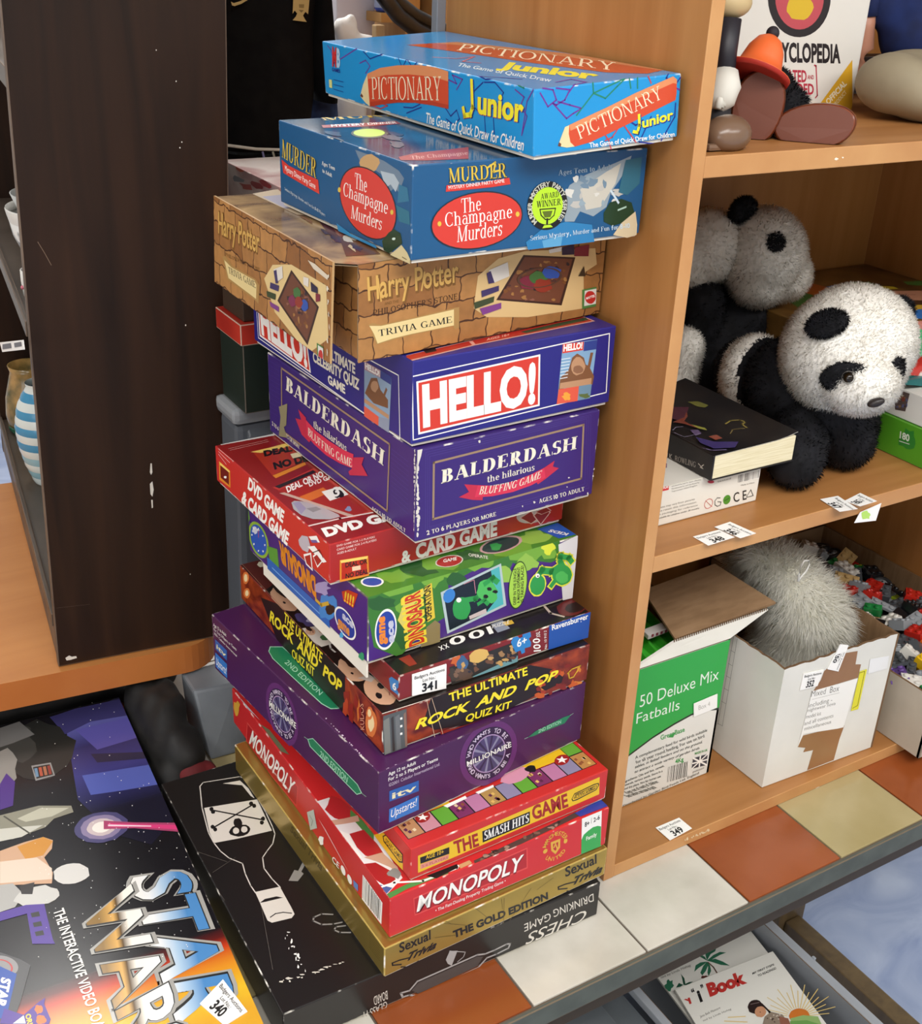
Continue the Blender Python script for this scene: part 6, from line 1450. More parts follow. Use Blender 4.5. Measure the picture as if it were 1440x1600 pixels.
f.poly(cV((-40,760),(640,560),(640,985),(560,978),(470,985),(400,1010),(300,1065),(180,1140),(80,1215),(-20,1290),(-60,1320)), GK); f.poly(cV((-40,755),(640,555),(640,972),(555,966),(480,972),(400,1000),(300,1055),(180,1130),(80,1205),(-20,1282),(-60,1310)), GF)
f.text('50 Deluxe Mix', cV((105,965),(552,805),(108,898)), flat('#e6efe2', .5), -.004); f.text('Fatballs', cV((85,1058),(330,975),(90,1000)), flat('#e6efe2', .5), -.004)
f.text('GreenBase', cV((225,1150),(362,1100),(222,1125)), GT, .02); f.poly(cV((262,1135),(290,1115),(310,1105),(295,1135)), GT)
for k, s in enumerate(('A complementary feed for wild birds suitable', 'for all year round feeding. For use on bird', 'tables, in fatball feeders and on the ground,', 'to attract a wide variety of garden birds.')): f.text(s, cV((80 - 2 * k + (8 if k == 1 else 0), 1258 + 27 * k), (488 - 14 * k, 1100 + 33 * k), (80, 1242 + 27 * k)), GK, .01)
f.text('4Kg', cV((308,1284),(355,1268),(306,1262)), GT, .03)
for k, s in enumerate(('Ingredients: Oils and fats, cereals,', 'minerals, various seeds. Store in a', 'cool dry place. Not for human use', 'Keep out of reach of children', 'Best before: see base of pack')): f.text(s, cV((12 + 8 * (k > 2) * k, 1395 + 20 * k), (245 - 10 * k, 1300 + 30 * k), (12, 1383 + 20 * k)), GK, .01)
f.poly(cV((265,1305),(385,1270),(372,1355),(258,1390)), WHITE)
for k in range(22): f.line(cV((268 + 5.2 * k, 1304 - 1.55 * k), (261 + 5.2 * k, 1388 - 1.55 * k)), random.choice((.0004, .0007, .001)), GK)
f.poly(cV((408,1252),(490,1228),(484,1290),(400,1312)), flat('#3a3c46', .5))
for a, b in (((408,1252),(484,1290)), ((490,1228),(400,1312)), ((449,1240),(442,1301)), ((404,1282),(487,1259))): f.line(cV(a, b), .0022, WHITE)
f.text('MADE IN UK', cV((418,1232),(490,1210),(418,1220)), GT, .02); f.text('greenbase.co.uk', cV((405,1335),(470,1310),(405,1325)), GK, .0); f.text('Distributed by Garden Bird Feeds Ltd, England', cV((10,1530),(440,1340),(10,1518)), GK, .0)
m.build('box', th)
m = MB(); st = [f.px(p) + f.N * .0012 for p in cV((408,1015),(540,962),(542,884),(408,940))]; m.slab(st, f.N * .0006, PAPER); g2 = Face(f.O + f.N * .0018, f.U * f.w, f.V * f.h, m); g2.text('Box 4', cV((440,980),(505,955),(440,955)), flat('#b5b2ac', .5), 0.0); o = m.build('price_sticker', th); o['label'] = 'blank-looking white sticker'
m = MB(); fa = [V3((fx0 + .001, fy0 + .001, z1 + .0004)), V3((fx1, fy0 + .001, z1 + .0004)), at(1200, 953, y=.092), at(1053, 1004, y=.092)]
m.slab(fa, V3((0, .003, .001)), KW, KE_)
for k in range(44):
    t = k / 44; p = fa[3].lerp(fa[2], t) + V3((0, .0015, 0)); m.tube([p + V3((0, -.0015, .0004)), p + V3((.0012, 0, .0034)), p + V3((.0024, .0018, .0004))], .0006, KE_, 4)
o = m.build('flap', th); o['label'] = 'white front flap standing up'
m = MB(); fb = [at(1054, 1001, y=.096), at(1211, 944, y=.096), at(1116, 884, y=.165), at(1004, 925, y=.165)]; m.slab(fb, V3((0, 0, .003)), KB, KE_); o = m.build('flap', th); o['label'] = 'brown inner face of the folded flap'
m = MB(); GP = noisy('green_moulded_plastic', '#2fae2c', '#4cc63c', 12, rough=.35)
gb = V3((.14, .16, .195))
th2 = thing('plastic_toy', 'bright green ridged plastic toy inside the bird food box', 'toy', gb)
def gpx(px, py, y): return at(px, py, y=y)
m.hexa([(.076, .10, .17), (.2, .10, .17), (.2, .21, .17), (.076, .21, .17), (.08, .105, .192), (.195, .105, .196), (.19, .2, .205), (.08, .2, .205)], GP, None, .003)
m.build('base', th2)
m = MB()
for k in range(6):
    x = .088 + .019 * k; m.hexa([(x, .11, .19), (x + .009, .11, .19), (x + .012, .2, .2), (x + .003, .2, .2), (x + .002, .112, .205), (x + .006, .112, .205), (x + .009, .195, .226 - .002 * k), (x + .005, .195, .226 - .002 * k)], GP, None, .0015)
m.hexa([(.078, .2, .16), (.1, .2, .16), (.1, .222, .16), (.078, .222, .16), (.08, .202, .262), (.096, .202, .262), (.096, .22, .268), (.08, .22, .268)], GP, None, .003)
m.build('ridges', th2)
m = MB(); q = at(1025, 988, y=.128); m.hexa([q + V3(p) for p in ((-.016, -.004, -.004), (.016, -.004, -.002), (.016, .008, .0), (-.016, .008, -.002), (-.016, -.004, .002), (.016, -.004, .004), (.016, .008, .006), (-.016, .008, .004))], flat('#cfc9c4', .5), None, .0008)
for k in range(4): m.box(q.x - .011 + .007 * k, q.x - .008 + .007 * k, q.y - .0048, q.y - .0042, q.z - .001, q.z + .0025, flat('#8c3a44', .5), None, 0)
m.build('label_plate', th2)

# ------------------------------------------------------------------ white open box with fluffy toy
th = thing('cardboard_box', 'white open-topped box with brown tape and a handwritten list, middle of the bottom shelf', 'box', (.365, .11, SH0))
m = MB(); wx0, wx1, wy0, wy1 = .268, .463, .0165, .20
A_, B_, C_, D_ = (wx0, wy0 + .004), (wx1, wy0 - .005), (wx1 + .003, wy1), (wx0 - .004, wy1)
z1 = .2005
wall(m, A_, B_, z0, z1, KW, KB, rag=.0016, seed=3); wall(m, B_, C_, z0, z1, KW, KB, rag=.001, seed=4); wall(m, C_, D_, z0, z1, KW, KB, seed=5); wall(m, D_, A_, z0, z1, KW, KB, rag=.0012, seed=6)
m.face([V3((p[0], p[1], z0 + .001)) for p in (A_, B_, C_, D_)], KB)
a3, b3 = V3((A_[0], A_[1], z0)), V3((B_[0], B_[1], z0))
f = Face(a3, b3 - a3, V3((0, 0, z1 - z0 - .001)), m)
L = Face((D_[0], D_[1], z0), V3((A_[0] - D_[0], A_[1] - D_[1], 0)), V3((0, 0, z1 - z0)), m)
BD = flat('#45433f', .5)
L.line(cV((640,560),(550,1060)), .0004, BD); L.line(cV((660,575),(575,1072)), .0004, BD)
for y in (640, 715, 785, 855, 930, 1055): L.line(cV((638 - .18 * (y - 560), y), (660 - .17 * (y - 560), y + 14)), .0004, BD)
m.build('box', th)
TP = noisy('brown_parcel_tape', '#8f6642', '#9d7550', 8, rough=.25)
def stuck(name, pts, mat, lab, lay, deco=None):
    m = MB(); g = Face(f.O, f.U * f.w, f.V * f.h, m); q = [g.px(p) + f.N * (.0004 + .0004 * lay) for p in pts]; m.face(q, mat); m.face([p - f.N * .0002 for p in q][::-1], mat)
    for i in range(len(q)): j = (i + 1) % len(q); m.face([q[i], q[j], q[j] - f.N * .0002, q[i] - f.N * .0002], mat)
    if deco:
        g.O = g.O + f.N * (.0004 + .0004 * lay); deco(g)
    o = m.build(name, th); o['label'] = lab
stuck('tape', cQ5((1000,600),(1090,520),(1150,510),(1140,570),(1165,570),(1150,630),(950,690),(985,640)), TP, 'strip of brown tape at the rim', 0)
stuck('tape', cQ5((905,890),(1090,845),(1068,905),(1042,1000),(923,1046),(950,955),(905,965),(915,945),(880,942)), TP, 'strip of brown tape below the list', 0)
HW = flat('#6a665f', .6)
def deco(g):
    for s, q in (('Mixed  Box', ((940,718),(1065,690),(945,690))), ('including -', ((930,765),(1035,738),(932,745))), ('nightwear nova', ((925,785),(1050,752),(926,770))), ('model kit', ((918,815),(985,798),(920,798))), ('and all contents', ((910,845),(1040,808),(912,828))), ('miscellaneous', ((910,868),(1030,835),(912,852)))): g.text(s, cQ5(*q), HW, -.01)
    g.line(cQ5((945,728),(1068,698)), .0003, HW)
stuck('handwritten_list', cQ5((945,690),(1150,632),(1085,852),(1060,858),(905,882),(880,940)), flat('#efede8', .6), 'white handwritten list', 1, deco)
def deco2(g): g.line(cQ5((1160,608),(1182,602),(1150,755),(1128,768)), .0008, flat('#57501c', .5))
stuck('yellow_strip', cQ5((1158,600),(1190,590),(1150,770),(1118,778)), flat('#e0d838', .5), 'bright yellow strip', 2, deco2)
stuck('tape', cQ5((1205,545),(1290,530),(1282,588),(1195,612)), flat('#e9e8e6', .15), 'clear white tape patch', 1)
lot_sticker(f, cQ5((888,685),(966,665),(995,592),(905,610)), '352', th)
lot_sticker(f, cQ5((1070,478),(1012,590),(1060,600),(1106,482)), '350', th)
FL = pile('long_white_fluff', '#f0eee4', '#fdfbf4', 25); FLC = noisy('white_fluff_backing', '#d9d6c6', '#f0eee4', 25, rough=.9, spec=.1)
fc = [at(1256, 985, y=.105), at(1254, 962, y=.110), at(1228, 912, y=.132), at(1188, 878, y=.165)]
th = thing('fluffy_toy', 'long-haired white fluffy toy with a hanging loop, inside the white box', 'soft toy', fc[0])
V, Fc = union(chain([V3((.372, .105, .10)), fc[0], fc[1], fc[2], fc[3]], [.048, .051, .05, .036, .03], 4), .006, 8)
kf = lambda q: (q.z > .206 or (.2745 < q.x < .457 and .024 < q.y < .193)) and q.z < .406 and not (q.z < .31 and q.x < .304 and q.y < .28) and not (q.x < .232 and q.z < .24) and not (q.x > .455 and q.z < .21)
m = MB(); m.mesh(V, Fc, FLC)
fur(m, V, Fc, 16000, .024, FL, width=.0012, droop=.55, wild=.45, seed=21, keep=kf, zmin=.025, rim=.2, comb=lambda p: (p - fc[1]).normalized() * .5)
fur(m, V, Fc, 6000, .03, FL, width=.0011, droop=.6, wild=.7, seed=22, keep=kf, zmin=.025, rim=.2)
m.build('body', th)
m = MB(); m.tube([at(px, py + 2, y=.085) for px, py in ((1246, 906), (1248, 896), (1251, 882), (1256, 874), (1263, 873), (1264, 880), (1259, 890), (1251, 899), (1247, 906))], .0013, flat('#dedcd4', .8), 7); o = m.build('hanging_loop', th)

# ------------------------------------------------------------------ carton of toy bricks
th = thing('cardboard_box', 'grey-brown shallow carton full of mixed toy bricks, right end of the bottom shelf', 'box', (.62, .17, SH0))
m = MB(); KG = noisy('grey_card', '#a99e8e', '#b8ad9d', 9, rough=.7)
lx0, lx1, ly0, ly1, lz = .4985, .752, -.036, .395, .116
for a, b, sd in (((lx0, ly0), (lx1, ly0), 1), ((lx1, ly0), (lx1, ly1), 2), ((lx1, ly1), (lx0, ly1), 3), ((lx0, ly1), (lx0, ly0), 4)): wall(m, a, b, z0, lz, KG, KB, seed=sd)
m.face([V3(p) for p in ((lx0, ly0, z0 + .001), (lx1, ly0, z0 + .001), (lx1, ly1, z0 + .001), (lx0, ly1, z0 + .001))], KB); m.build('box', th)
BC = {'red': '#b8261c', 'yellow': '#e0b41c', 'blue': '#1f4f9c', 'black': '#17171a', 'white': '#dedad2', 'dark grey': '#4a4e52', 'light grey': '#8c9094', 'green': '#1f7a3c', 'orange': '#d8601c', 'tan': '#c2a26c', 'purple': '#6a4a94', 'lime': '#a4b82c'}
def brick_mesh(col, nx, ny, hgt, kind):
    m = MB(); mt = flat(BC[col], .2, name=col.replace(' ', '_') + '_glossy_plastic'); P = .0125
    X, Y = nx * P, ny * P
    if kind == 'wheel':
        m.lathe((0, 0, 0), [(.004, -.006), (.015, -.006), (.017, -.003), (.017, .003), (.015, .006), (.011, .006), (.010, .003), (.003, .003), (.003, .006), (.0, .006)], flat('#1b1b1d', .6, name='tyre_rubber'), 20)
        m.lathe((0, 0, .0034), [(.0098, .0), (.0098, .0012), (0, .0012)], flat('#9a9ea2', .3, name='hub_plastic'), 20)
        for k in range(5): m.lathe((.006 * math.cos(k * 1.257), .006 * math.sin(k * 1.257), .0048), [(.0016, 0), (0, .0001)], flat('#1b1b1d', .6, name='tyre_rubber'), 10)
    elif kind == 'slope':
        m.hexa([(-X/2, -Y/2, 0), (X/2, -Y/2, 0), (X/2, Y/2, 0), (-X/2, Y/2, 0), (-X/2, -Y/2, hgt), (-X/2 + P, -Y/2, hgt), (-X/2 + P, Y/2, hgt), (-X/2, Y/2, hgt)], mt, None, .0005)
    else:
        m.box(-X/2, X/2, -Y/2, Y/2, 0, hgt, mt, None, .0005)
        if kind != 'tile':
            for i in range(nx):
                for j in range(ny): m.lathe((-X/2 + P * (i + .5), -Y/2 + P * (j + .5), hgt), [(.0038, 0), (.0038, .0024), (.0034, .0027), (0, .0027)], mt, 12)
    o = m.build('toy_brick', None, V3((0, 0, 0))); me = o.data; bpy.data.objects.remove(o)
    return me
LIB = {}
rb = random.Random(11)
KND = [('brick', 2, 2, .0145), ('brick', 2, 3, .0145), ('plate', 2, 4, .005), ('plate', 1, 4, .005), ('brick', 1, 2, .0145), ('slope', 2, 2, .0145), ('tile', 2, 2, .005), ('plate', 2, 3, .005), ('wheel', 1, 1, .01)]
bed = MB(); bedm = noisy('mixed_small_bricks', '#26282b', '#7a2f26', 45, rough=.3, detail=2, lo=.45, hi=.5)
for i in range(13):
    for j in range(22):
        x, y = lx0 + .012 + .0185 * i, ly0 + .012 + .0185 * j
        if x > lx1 - .01 or y > ly1 - .01: continue
        c = rb.choices(list(BC), weights=[7, 3, 3, 22, 7, 20, 14, 6, 3, 3, 2, 2])[0]; s = .0075; zt = .088 + rb.uniform(-.006, .003); z_ = z0 + .0015
        bed.box(x - s, x + s, y - s, y + s, z_, zt, flat(BC[c], .2, name=c.replace(' ', '_') + '_glossy_plastic'), None, 0)
o = bed.build('toy_brick_heap', None, V3((.62, .17, z0))); tag(o, 'bed of mixed toy bricks filling the carton under the loose top pieces', 'toy bricks', None, 'stuff')
cnt = 0
for i in range(9):
    for j in range(15):
        x, y = lx0 + .024 + .0265 * i + rb.uniform(-.002, .002), ly0 + .022 + .0268 * j + rb.uniform(-.002, .002)
        if x > lx1 - .02 or y > ly1 - .02: continue
        px = CAM_R @ (V3((x, y, .11)) - CAM_C); sx, sy = 720 + CAM_F * px.x / px.z, 800 + CAM_F * px.y / px.z
        if sx > 1470: continue
        kd = rb.choice(KND) if rb.random() < .85 else ('brick', 2, 2, .0145)
        col = rb.choices(list(BC), weights=[9, 5, 3, 18, 11, 18, 14, 8, 5, 5, 3, 3])[0] if kd[0] != 'wheel' else 'black'
        key = (col,) + kd
        if key not in LIB: LIB[key] = brick_mesh(col, kd[1], kd[2], kd[3], kd[0])
        o = bpy.data.objects.new('toy_brick', LIB[key]); COL.objects.link(o)
        o.location = (x, y, .0945 + rb.uniform(0, .004)); o.rotation_euler = (rb.uniform(-.45, .45), rb.uniform(-.45, .45), rb.uniform(0, 6.28))
        nm = {'brick': 'studded toy brick', 'plate': 'flat studded toy plate', 'slope': 'sloped toy brick', 'tile': 'smooth toy tile', 'wheel': 'toy wheel with grey hub'}[kd[0]]
        tag(o, ('black ' if kd[0] == 'wheel' else col + ' ') + ('%d by %d ' % (kd[1], kd[2]) if kd[0] in ('brick', 'plate') else '') + nm + ' in the shallow grey carton', 'toy brick', 'mixed toy bricks in the grey carton')
        cnt += 1
# ================================================================== top shelf of the bookcase
cR = crop(1100, 0, 6)
bc0, bc1 = at(1140, 60, y=.165).x, .3985
th = thing('hardback_book', 'large white hardback encyclopedia standing upright on the top shelf, yellow corner band', 'book', (.3, .18, SH2))
m = MB(); WBK = flat('#e4e1da', .4)
y0 = .186
m.hexa([(bc0, y0, SH2 + .0008), (bc1, y0, SH2 + .0008), (bc1, y0 + .032, SH2 + .0008), (bc0, y0 + .032, SH2 + .0008), (bc0, y0, SH2 + .26), (bc1, y0, SH2 + .26), (bc1, y0 + .032, SH2 + .26), (bc0, y0 + .032, SH2 + .26)], WBK, None, .0025)
f = Face((bc0, y0, SH2), (bc1 - bc0, 0, 0), (0, 0, .26), m)
f.line(cR((285,100),(300,520)), .0016, flat('#b4b3b4', .5)); EK = flat('#262024', .4); RP = flat('#b83248', .4); YC = flat('#dca92c', .4)
f.ell(cR((895,-20))[0], cR((1185,-25))[0], cR((895,362 - 764))[0], EK); f.ell(cR((895,-20))[0], cR((1120,-24))[0], cR((895,285 - 610))[0], flat('#c2505a', .4)); f.blob(cR((895,70))[0], 21, 20, flat('#dcb830', .4), n=20, jit=.06)
f.text('ENCYCLOPEDIA', cR((520,570),(1275,586),(515,400)), EK, .04); f.text('UPDATED', cR((640,762),(958,768),(638,655)), RP, .03); f.text('AND', cR((965,742),(1026,742),(964,705)), RP, .02); f.text('EXPANDED', cR((610,880),(1026,884),(606,782)), RP, .03)
f.line(cR((1032,612),(1046,618),(1058,895),(1042,915)), .0016, RP)
f.poly(cR((1386,560),(1386,1060),(1040,1030)), YC); f.text('OFFICIAL', cR((1160,985),(1335,790),(1132,945)), flat('#f0e8d0', .4), .035); f.text('PRODUCT', cR((1225,1000),(1335,870),(1205,975)), flat('#f0e0b8', .4), .02)
m.build('cover', th)
# black furry toy with orange hat
BRN1 = noisy('glossy_brown_vinyl', '#6a321c', '#783c24', 9, rough=.28); BRN2 = noisy('dull_brown_vinyl', '#6a5140', '#7a604c', 9, rough=.25)
tb = at(1205, 165, y=.085)
th = thing('plush_toy', 'black furry soft toy lying back with orange hat and two brown shoe soles showing', 'soft toy', (tb.x, tb.y, SH2))
plush_part('body', th, [(at(1192, 152, y=.11), (.034, .03, .03), None), (at(1164, 142, y=.105), (.024, .024, .028), None), (at(1218, 176, y=.085), (.024, .028, .024), None), (at(1228, 168, y=.08), (.02, .024, .02), None), (at(1165, 165, y=.10), (.02, .022, .024), None), (at(1212, 203, y=.08), (.024, .022, .02), None)], FK, 5000, .0055, seed=31, zmin=SH2 + .001, keep=lambda q: q.x > .102)
def shoe(px, py, y, hw, hh, roll, mat, th, depth=.03, sole=True):
    c = at(px, py, y=y); n_ = (CAM_C - c).normalized()
    rt = n_.cross(V3((0, 0, 1))).normalized() * -1; up = rt.cross(n_) * -1
    if up.z < 0: up = -up
    a = rt * math.cos(roll) + up * math.sin(roll); b_ = -rt * math.sin(roll) + up * math.cos(roll)
    m = MB(); N = 32; rings = [(1.0, .0), (1.03, -.1), (1.04, -.28), (.97, -.5), (.82, -.75), (.5, -.95), (.02, -1.0)]
    pts = lambda s, d, tp=1: [c + a * (hw * s * math.cos(t) * (1 + .12 * math.sin(t) * tp)) + b_ * (hh * s * math.sin(t)) + n_ * (d * depth) for t in [2 * math.pi * i / N for i in range(N)]]
    vv = [p for s, d in rings for p in pts(s, d)]
    ff = [(j * N + i, j * N + (i + 1) % N, (j + 1) * N + (i + 1) % N, (j + 1) * N + i) for j in range(len(rings) - 1) for i in range(N)]
    m.mesh(vv, ff, mat)
    inn = pts(.95, .04); mid = pts(.99, .0)
    m.mesh(mid + inn, [(i, (i + 1) % N, N + (i + 1) % N, N + i) for i in range(N)], mat); m.face(inn, flat('#68331f', .55, name='brown_shoe_sole'))
    return m.build('shoe', th, low=(.0155, SH2 + .0006))
shoe(1182, 173, .062, .0232, .0365, -.12, BRN1, th); shoe(1272, 200, .026, .0365, .0215, .16, BRN1, th)
m = MB(); HO = noisy('orange_felt', '#e0622c', '#ec7238', 12, rough=.5); hc = at(1184, 110, y=.072)
ax = (at(1200, 62, y=.09) - at(1178, 118, y=.085)).normalized(); HM = rot_to(ax)
m.lathe(hc, [(.031, -.0045), (.032, -.0025), (.027, -.0005), (.0215, .002), (.0195, .010), (.017, .02), (.012, .029), (.006, .033), (0, .034)], HO, 28, HM); m.lathe(hc, [(.032, -.003), (.031, -.0068), (.027, -.006), (.0, -.003)], flat('#b02a1c', .6, name='red_hat_lining'), 28, HM); m.build('hat', th)
m = MB(); m.ell(hc + ax * .0365, .0062, flat('#241b22', .7, name='dark_bobble'), None, 14, 10); m.build('hat_bobble', th)
# second toy, half hidden by the bookcase side
tc = at(1142, 205, y=.05)
th = thing('vinyl_figure', 'toy figure half hidden behind the bookcase side, white glove and grey-brown shoe', 'toy', (tc.x - .01, .06, SH2))
m = MB(); m.ell(at(1143, 213, y=.026) + V3((-.006, 0, .002)), (.027, .02, .017), BRN2, Matrix.Rotation(.3, 3, 'Z')); m.box(.03, .075, .014, .036, SH2 + .0006, SH2 + .007, BRN2, None, .003); m.build('shoe', th, low=(.0155, SH2 + .0006))
m = MB(); gv = [at(1133, 112, y=.075), at(1131, 135, y=.07), at(1125, 158, y=.066), at(1120, 172, y=.064)]; m.tube(gv, [.012, .0155, .0135, .006], flat('#dcd9cf', .6, name='white_glove'), 14)
for k in range(4): m.tube([at(1127 + 4 * k, 145, y=.062), at(1121 + 4 * k, 170 - 2 * k, y=.058)], [.0045, .003], flat('#dcd9cf', .6, name='white_glove'), 8)
m.build('glove', th, low=(.0155, 0))
m = MB(); m.tube([at(1138, 30, y=.085), at(1133, 80, y=.08), at(1131, 114, y=.076)], [.012, .011, .010], flat('#232028', .5, name='dark_sleeve'), 12); m.build('arm', th, low=(.0155, 0))
m = MB(); m.tube([at(1126, 120, y=.085), at(1120, 170, y=.075), at(1120, 205, y=.06)], [.012, .013, .012], flat('#1d1b20', .8, name='dark_trousers'), 12); m.build('body', th, low=(.0155, SH2 + .0006))
m = MB(); m.ell(at(1140, 4, y=.09), (.022, .018, .014), flat('#c9b182', .5, name='tan_vinyl')); m.build('head', th, low=(.0155, 0))
# doll at the right
th = thing('cloth_doll', 'large doll with blue top, bare arm and puffy beige legs on the top shelf', 'doll', (.46, .14, SH2))
BLU = noisy('navy_knit', '#101d48', '#1a2d66', 30, rough=.85); BEI = noisy('beige_trouser_cloth', '#8f846c', '#a3977d', 10, rough=.75); SKN = noisy('soft_vinyl_skin', '#b98068', '#c48c72', 6, rough=.4)
V, Fc = union([(at(1432, 128, y=.13), (.068, .06, .034), None), (at(1395, 130, y=.12), (.035, .045, .032), None), (at(1455, 150, y=.10), (.06, .05, .028), None)], .005, 12)
m = MB(); m.mesh([V3((p.x, p.y, max(p.z, SH2 + .0008))) for p in V], Fc, BEI); m.build('legs', th)
V, Fc = union([(at(1448, 40, y=.205), (.066, .045, .06), None), (at(1445, -20, y=.208), (.066, .045, .06), None), (at(1392, 0, y=.215), (.03, .026, .035), None)], .006, 8)
m = MB(); m.mesh(V, Fc, BLU); m.build('torso', th)
m = MB(); m.tube([at(1356, -25, y=.225), at(1352, 0, y=.225), at(1349, 24, y=.225)], [.019, .0175, .0165], BLU, 20); m.build('sleeve', th)
m = MB(); m.tube([at(1349, 18, y=.225), at(1347, 45, y=.225), at(1344, 75, y=.225), at(1338, 98, y=.226), at(1331, 112, y=.227), at(1326, 122, y=.228)], [.0145, .0135, .015, .014, .011, .004], SKN, 20); m.build('arm', th)
m = MB(); a, b = at(1332, 132, y=.30), at(1372, 132, y=.30); m.box(a.x - .03, b.x + .05, .30, .33, SH2 + .0008, SH2 + .045, flat('#2a2d3c', .5), flat('#8c8c90', .5), .001); tag(m.build('dark_box', None, V3((a.x, .3, SH2))), 'dark navy box lying behind the white book and the doll', 'box')

# ------------------------------------------------------------------ lot stickers stuck on the shelves
def shelf_sticker(quad, num, z, label, lay=0):
    f = Face((-1, -1, z), (3, 0, 0), (0, 3, 0), MB()); f.clipped = False
    q = [at(px, py, z=z) for px, py in quad]
    mb = MB(); g = Face(f.O, f.U * 3, f.V * 3, mb); g.clipped = False
    zo = V3((0, 0, .0004 + .0005 * lay))
    mb.slab([p + zo for p in q], V3((0, 0, .0003)), PAPER)
    g.O = g.O + zo + V3((0, 0, .0003))
    bl, br, tr, tl = [V3((p[0], p[1], 0)) for p in quad]
    P = lambda u, v: tuple((bl.lerp(br, u)).lerp(tl.lerp(tr, u), v))[:2]
    g.text('Badgers Auctions', (P(.06, .76), P(.94, .76), P(.06, .9)), BLACK, .004); g.text('Lot No.:', (P(.3, .54), P(.68, .54), P(.3, .67)), BLACK, .004); g.text(num, (P(.28, .1), P(.72, .1), P(.28, .46)), BLACK, .03)
    return tag(mb.build('lot_sticker', None, q[0]), label, 'sticker', 'auction lot stickers on the shelf edges')
shelf_sticker(cX((588,1402),(815,1330),(680,1265),(455,1325)), '348', SH1, 'white lot sticker numbered 348 on the middle shelf, in front of the toy box')
shelf_sticker(cX((640,1245),(865,1342),(1000,1300),(775,1200)), '346', SH1, 'white lot sticker numbered 346, overlapping the 348 sticker on the middle shelf', 1)
shelf_sticker(cQ4((815,1395),(985,1400),(905,1362),(835,1385)) and cQ4((850,1395),(915,1418),(985,1396),(915,1362)), '349', SH1, 'white lot sticker numbered 349 on the middle shelf near the panda', 0)
shelf_sticker(cQ4((748,1390),(830,1442),(905,1430),(822,1376)), '347', SH1, 'white lot sticker numbered 347 on the middle shelf, beside the 349 sticker', 1)
shelf_sticker(cQ6((390,570),(482,520),(428,475),(330,517)), '349', .0186, 'white lot sticker numbered 349 on the bottom shelf, in front of the bird food box')
m = MB(); q = [V3((p.x, -.0012, p.z)) for p in (at(*cQ4((890,1485))[0], y=-.0012), at(*cQ4((980,1475))[0], y=-.0012), at(*cQ4((1003,1402))[0], y=-.0012), at(*cQ4((915,1440))[0], y=-.0012))]
m.slab(q, V3((0, -.0004, 0)), PAPER); g = Face((0, -.0017, 0), (1, 0, 0), (0, 0, 1), m); g.blob(cQ4((940,1452))[0], 7, 7, flat('#b4dc6a', .6), jit=.3)
tag(m.build('curled_sticker', None, q[0]), 'curled white sticker with a green smudge hanging on the middle shelf edge', 'sticker')

# ================================================================== left foreground: long black board game box
CS = flat('#17161a', .25); CSE = edge_mat('#17161a')
th, lid, F, L, T = carton('board_game_box', 'large black space-themed game box at the lower left, chrome letters and orange sunset', 'board game', -.878, -.075, -3.26, .44, .65, .05, .0006, CS, CSE)
far, near = T.px(cS((900, 1310))[0]), T.px(cS((1000, 1520))[0])
SUN = ramp_mat('sunset_fade_print', [(0.0, '#17161a'), (.12, '#5c1a18'), (.24, '#c03c1c'), (.45, '#d88a24'), (.75, '#e0b62c'), (1, '#d8a02c')], T.uv(.5, .31), T.uv(.5, .14), .25)
T.polyuv([(0, 0), (1, 0), (1, .315), (0, .315)], SUN)
NEB = ramp_mat('nebula_fade_print', [(0, '#1b1a2a'), (.35, '#3a3a7a'), (.6, '#2c2c5c'), (.8, '#5a5a9c'), (1, '#22212c')], T.uv(.5, .66), T.uv(.5, 1.0), .25)
T.poly(cS((560,80),(700,340),(830,620),(700,770),(520,720),(360,560),(300,200)), NEB)
for pts, c in ((((230,180),(350,140),(560,95),(600,170),(420,200),(300,260)), '#3a3666'), (((350,240),(600,180),(650,270),(450,330)), '#55509a'), (((380,450),(690,400),(740,490),(560,520),(420,540)), '#5560ac'), (((420,350),(680,340),(690,370),(450,390)), '#2a2a44')): T.poly(cS(*pts), flat(c, .25))
for i in range(150):
    x, y = random.uniform(150, 900), random.uniform(110, 1300); T.blob(cS((x, y))[0], .45 + random.random() * .5, .4 + random.random() * .4, WHITE, n=6, jit=.2, layer=150)
# plain shapes in the colours of the cover picture
G1, G2 = flat('#262624', .3), flat('#3c3b38', .3)
T.blob(cS((170,330))[0], 62, 44, G1, n=20, jit=.12); T.blob(cS((60,300))[0], 35, 30, G2, n=16, jit=.25); T.poly(cS((0,230),(90,200),(160,260),(60,300),(0,320)), flat('#6a6866', .3)); T.blob(cS((20,420))[0], 20, 30, flat('#8a8680', .3), jit=.2)
T.poly(cS((145,405),(235,390),(255,450),(165,475)), flat('#8c8a88', .3)); T.poly(cS((152,412),(230,398),(246,446),(170,465)), flat('#26221f', .3))
for k, c in enumerate(('#6a8aa4', '#b0523a', '#a86a4a', '#8c3a30')): T.poly(cS((158 + 20 * k, 418 - 4 * k), (172 + 20 * k, 415 - 4 * k), (180 + 20 * k, 455 - 4 * k), (167 + 20 * k, 458 - 4 * k)), flat(c, .3))
T.poly(cS((0,490),(30,440),(70,480),(60,590),(0,610)), flat('#4a2c7c', .3))
T.poly(cS((-20,640),(60,620),(180,590),(330,590),(340,620),(250,650),(210,690),(60,745),(-20,750)), flat('#8a8776', .3)); T.poly(cS((80,650),(190,600),(320,600),(240,640),(120,665)), flat('#b9b6a2', .3)); T.poly(cS((-20,700),(80,690),(200,680),(100,735),(-20,760)), flat('#c4c2b6', .3)); T.line(cS((20,640),(140,720)), .002, flat('#4a483e', .3))
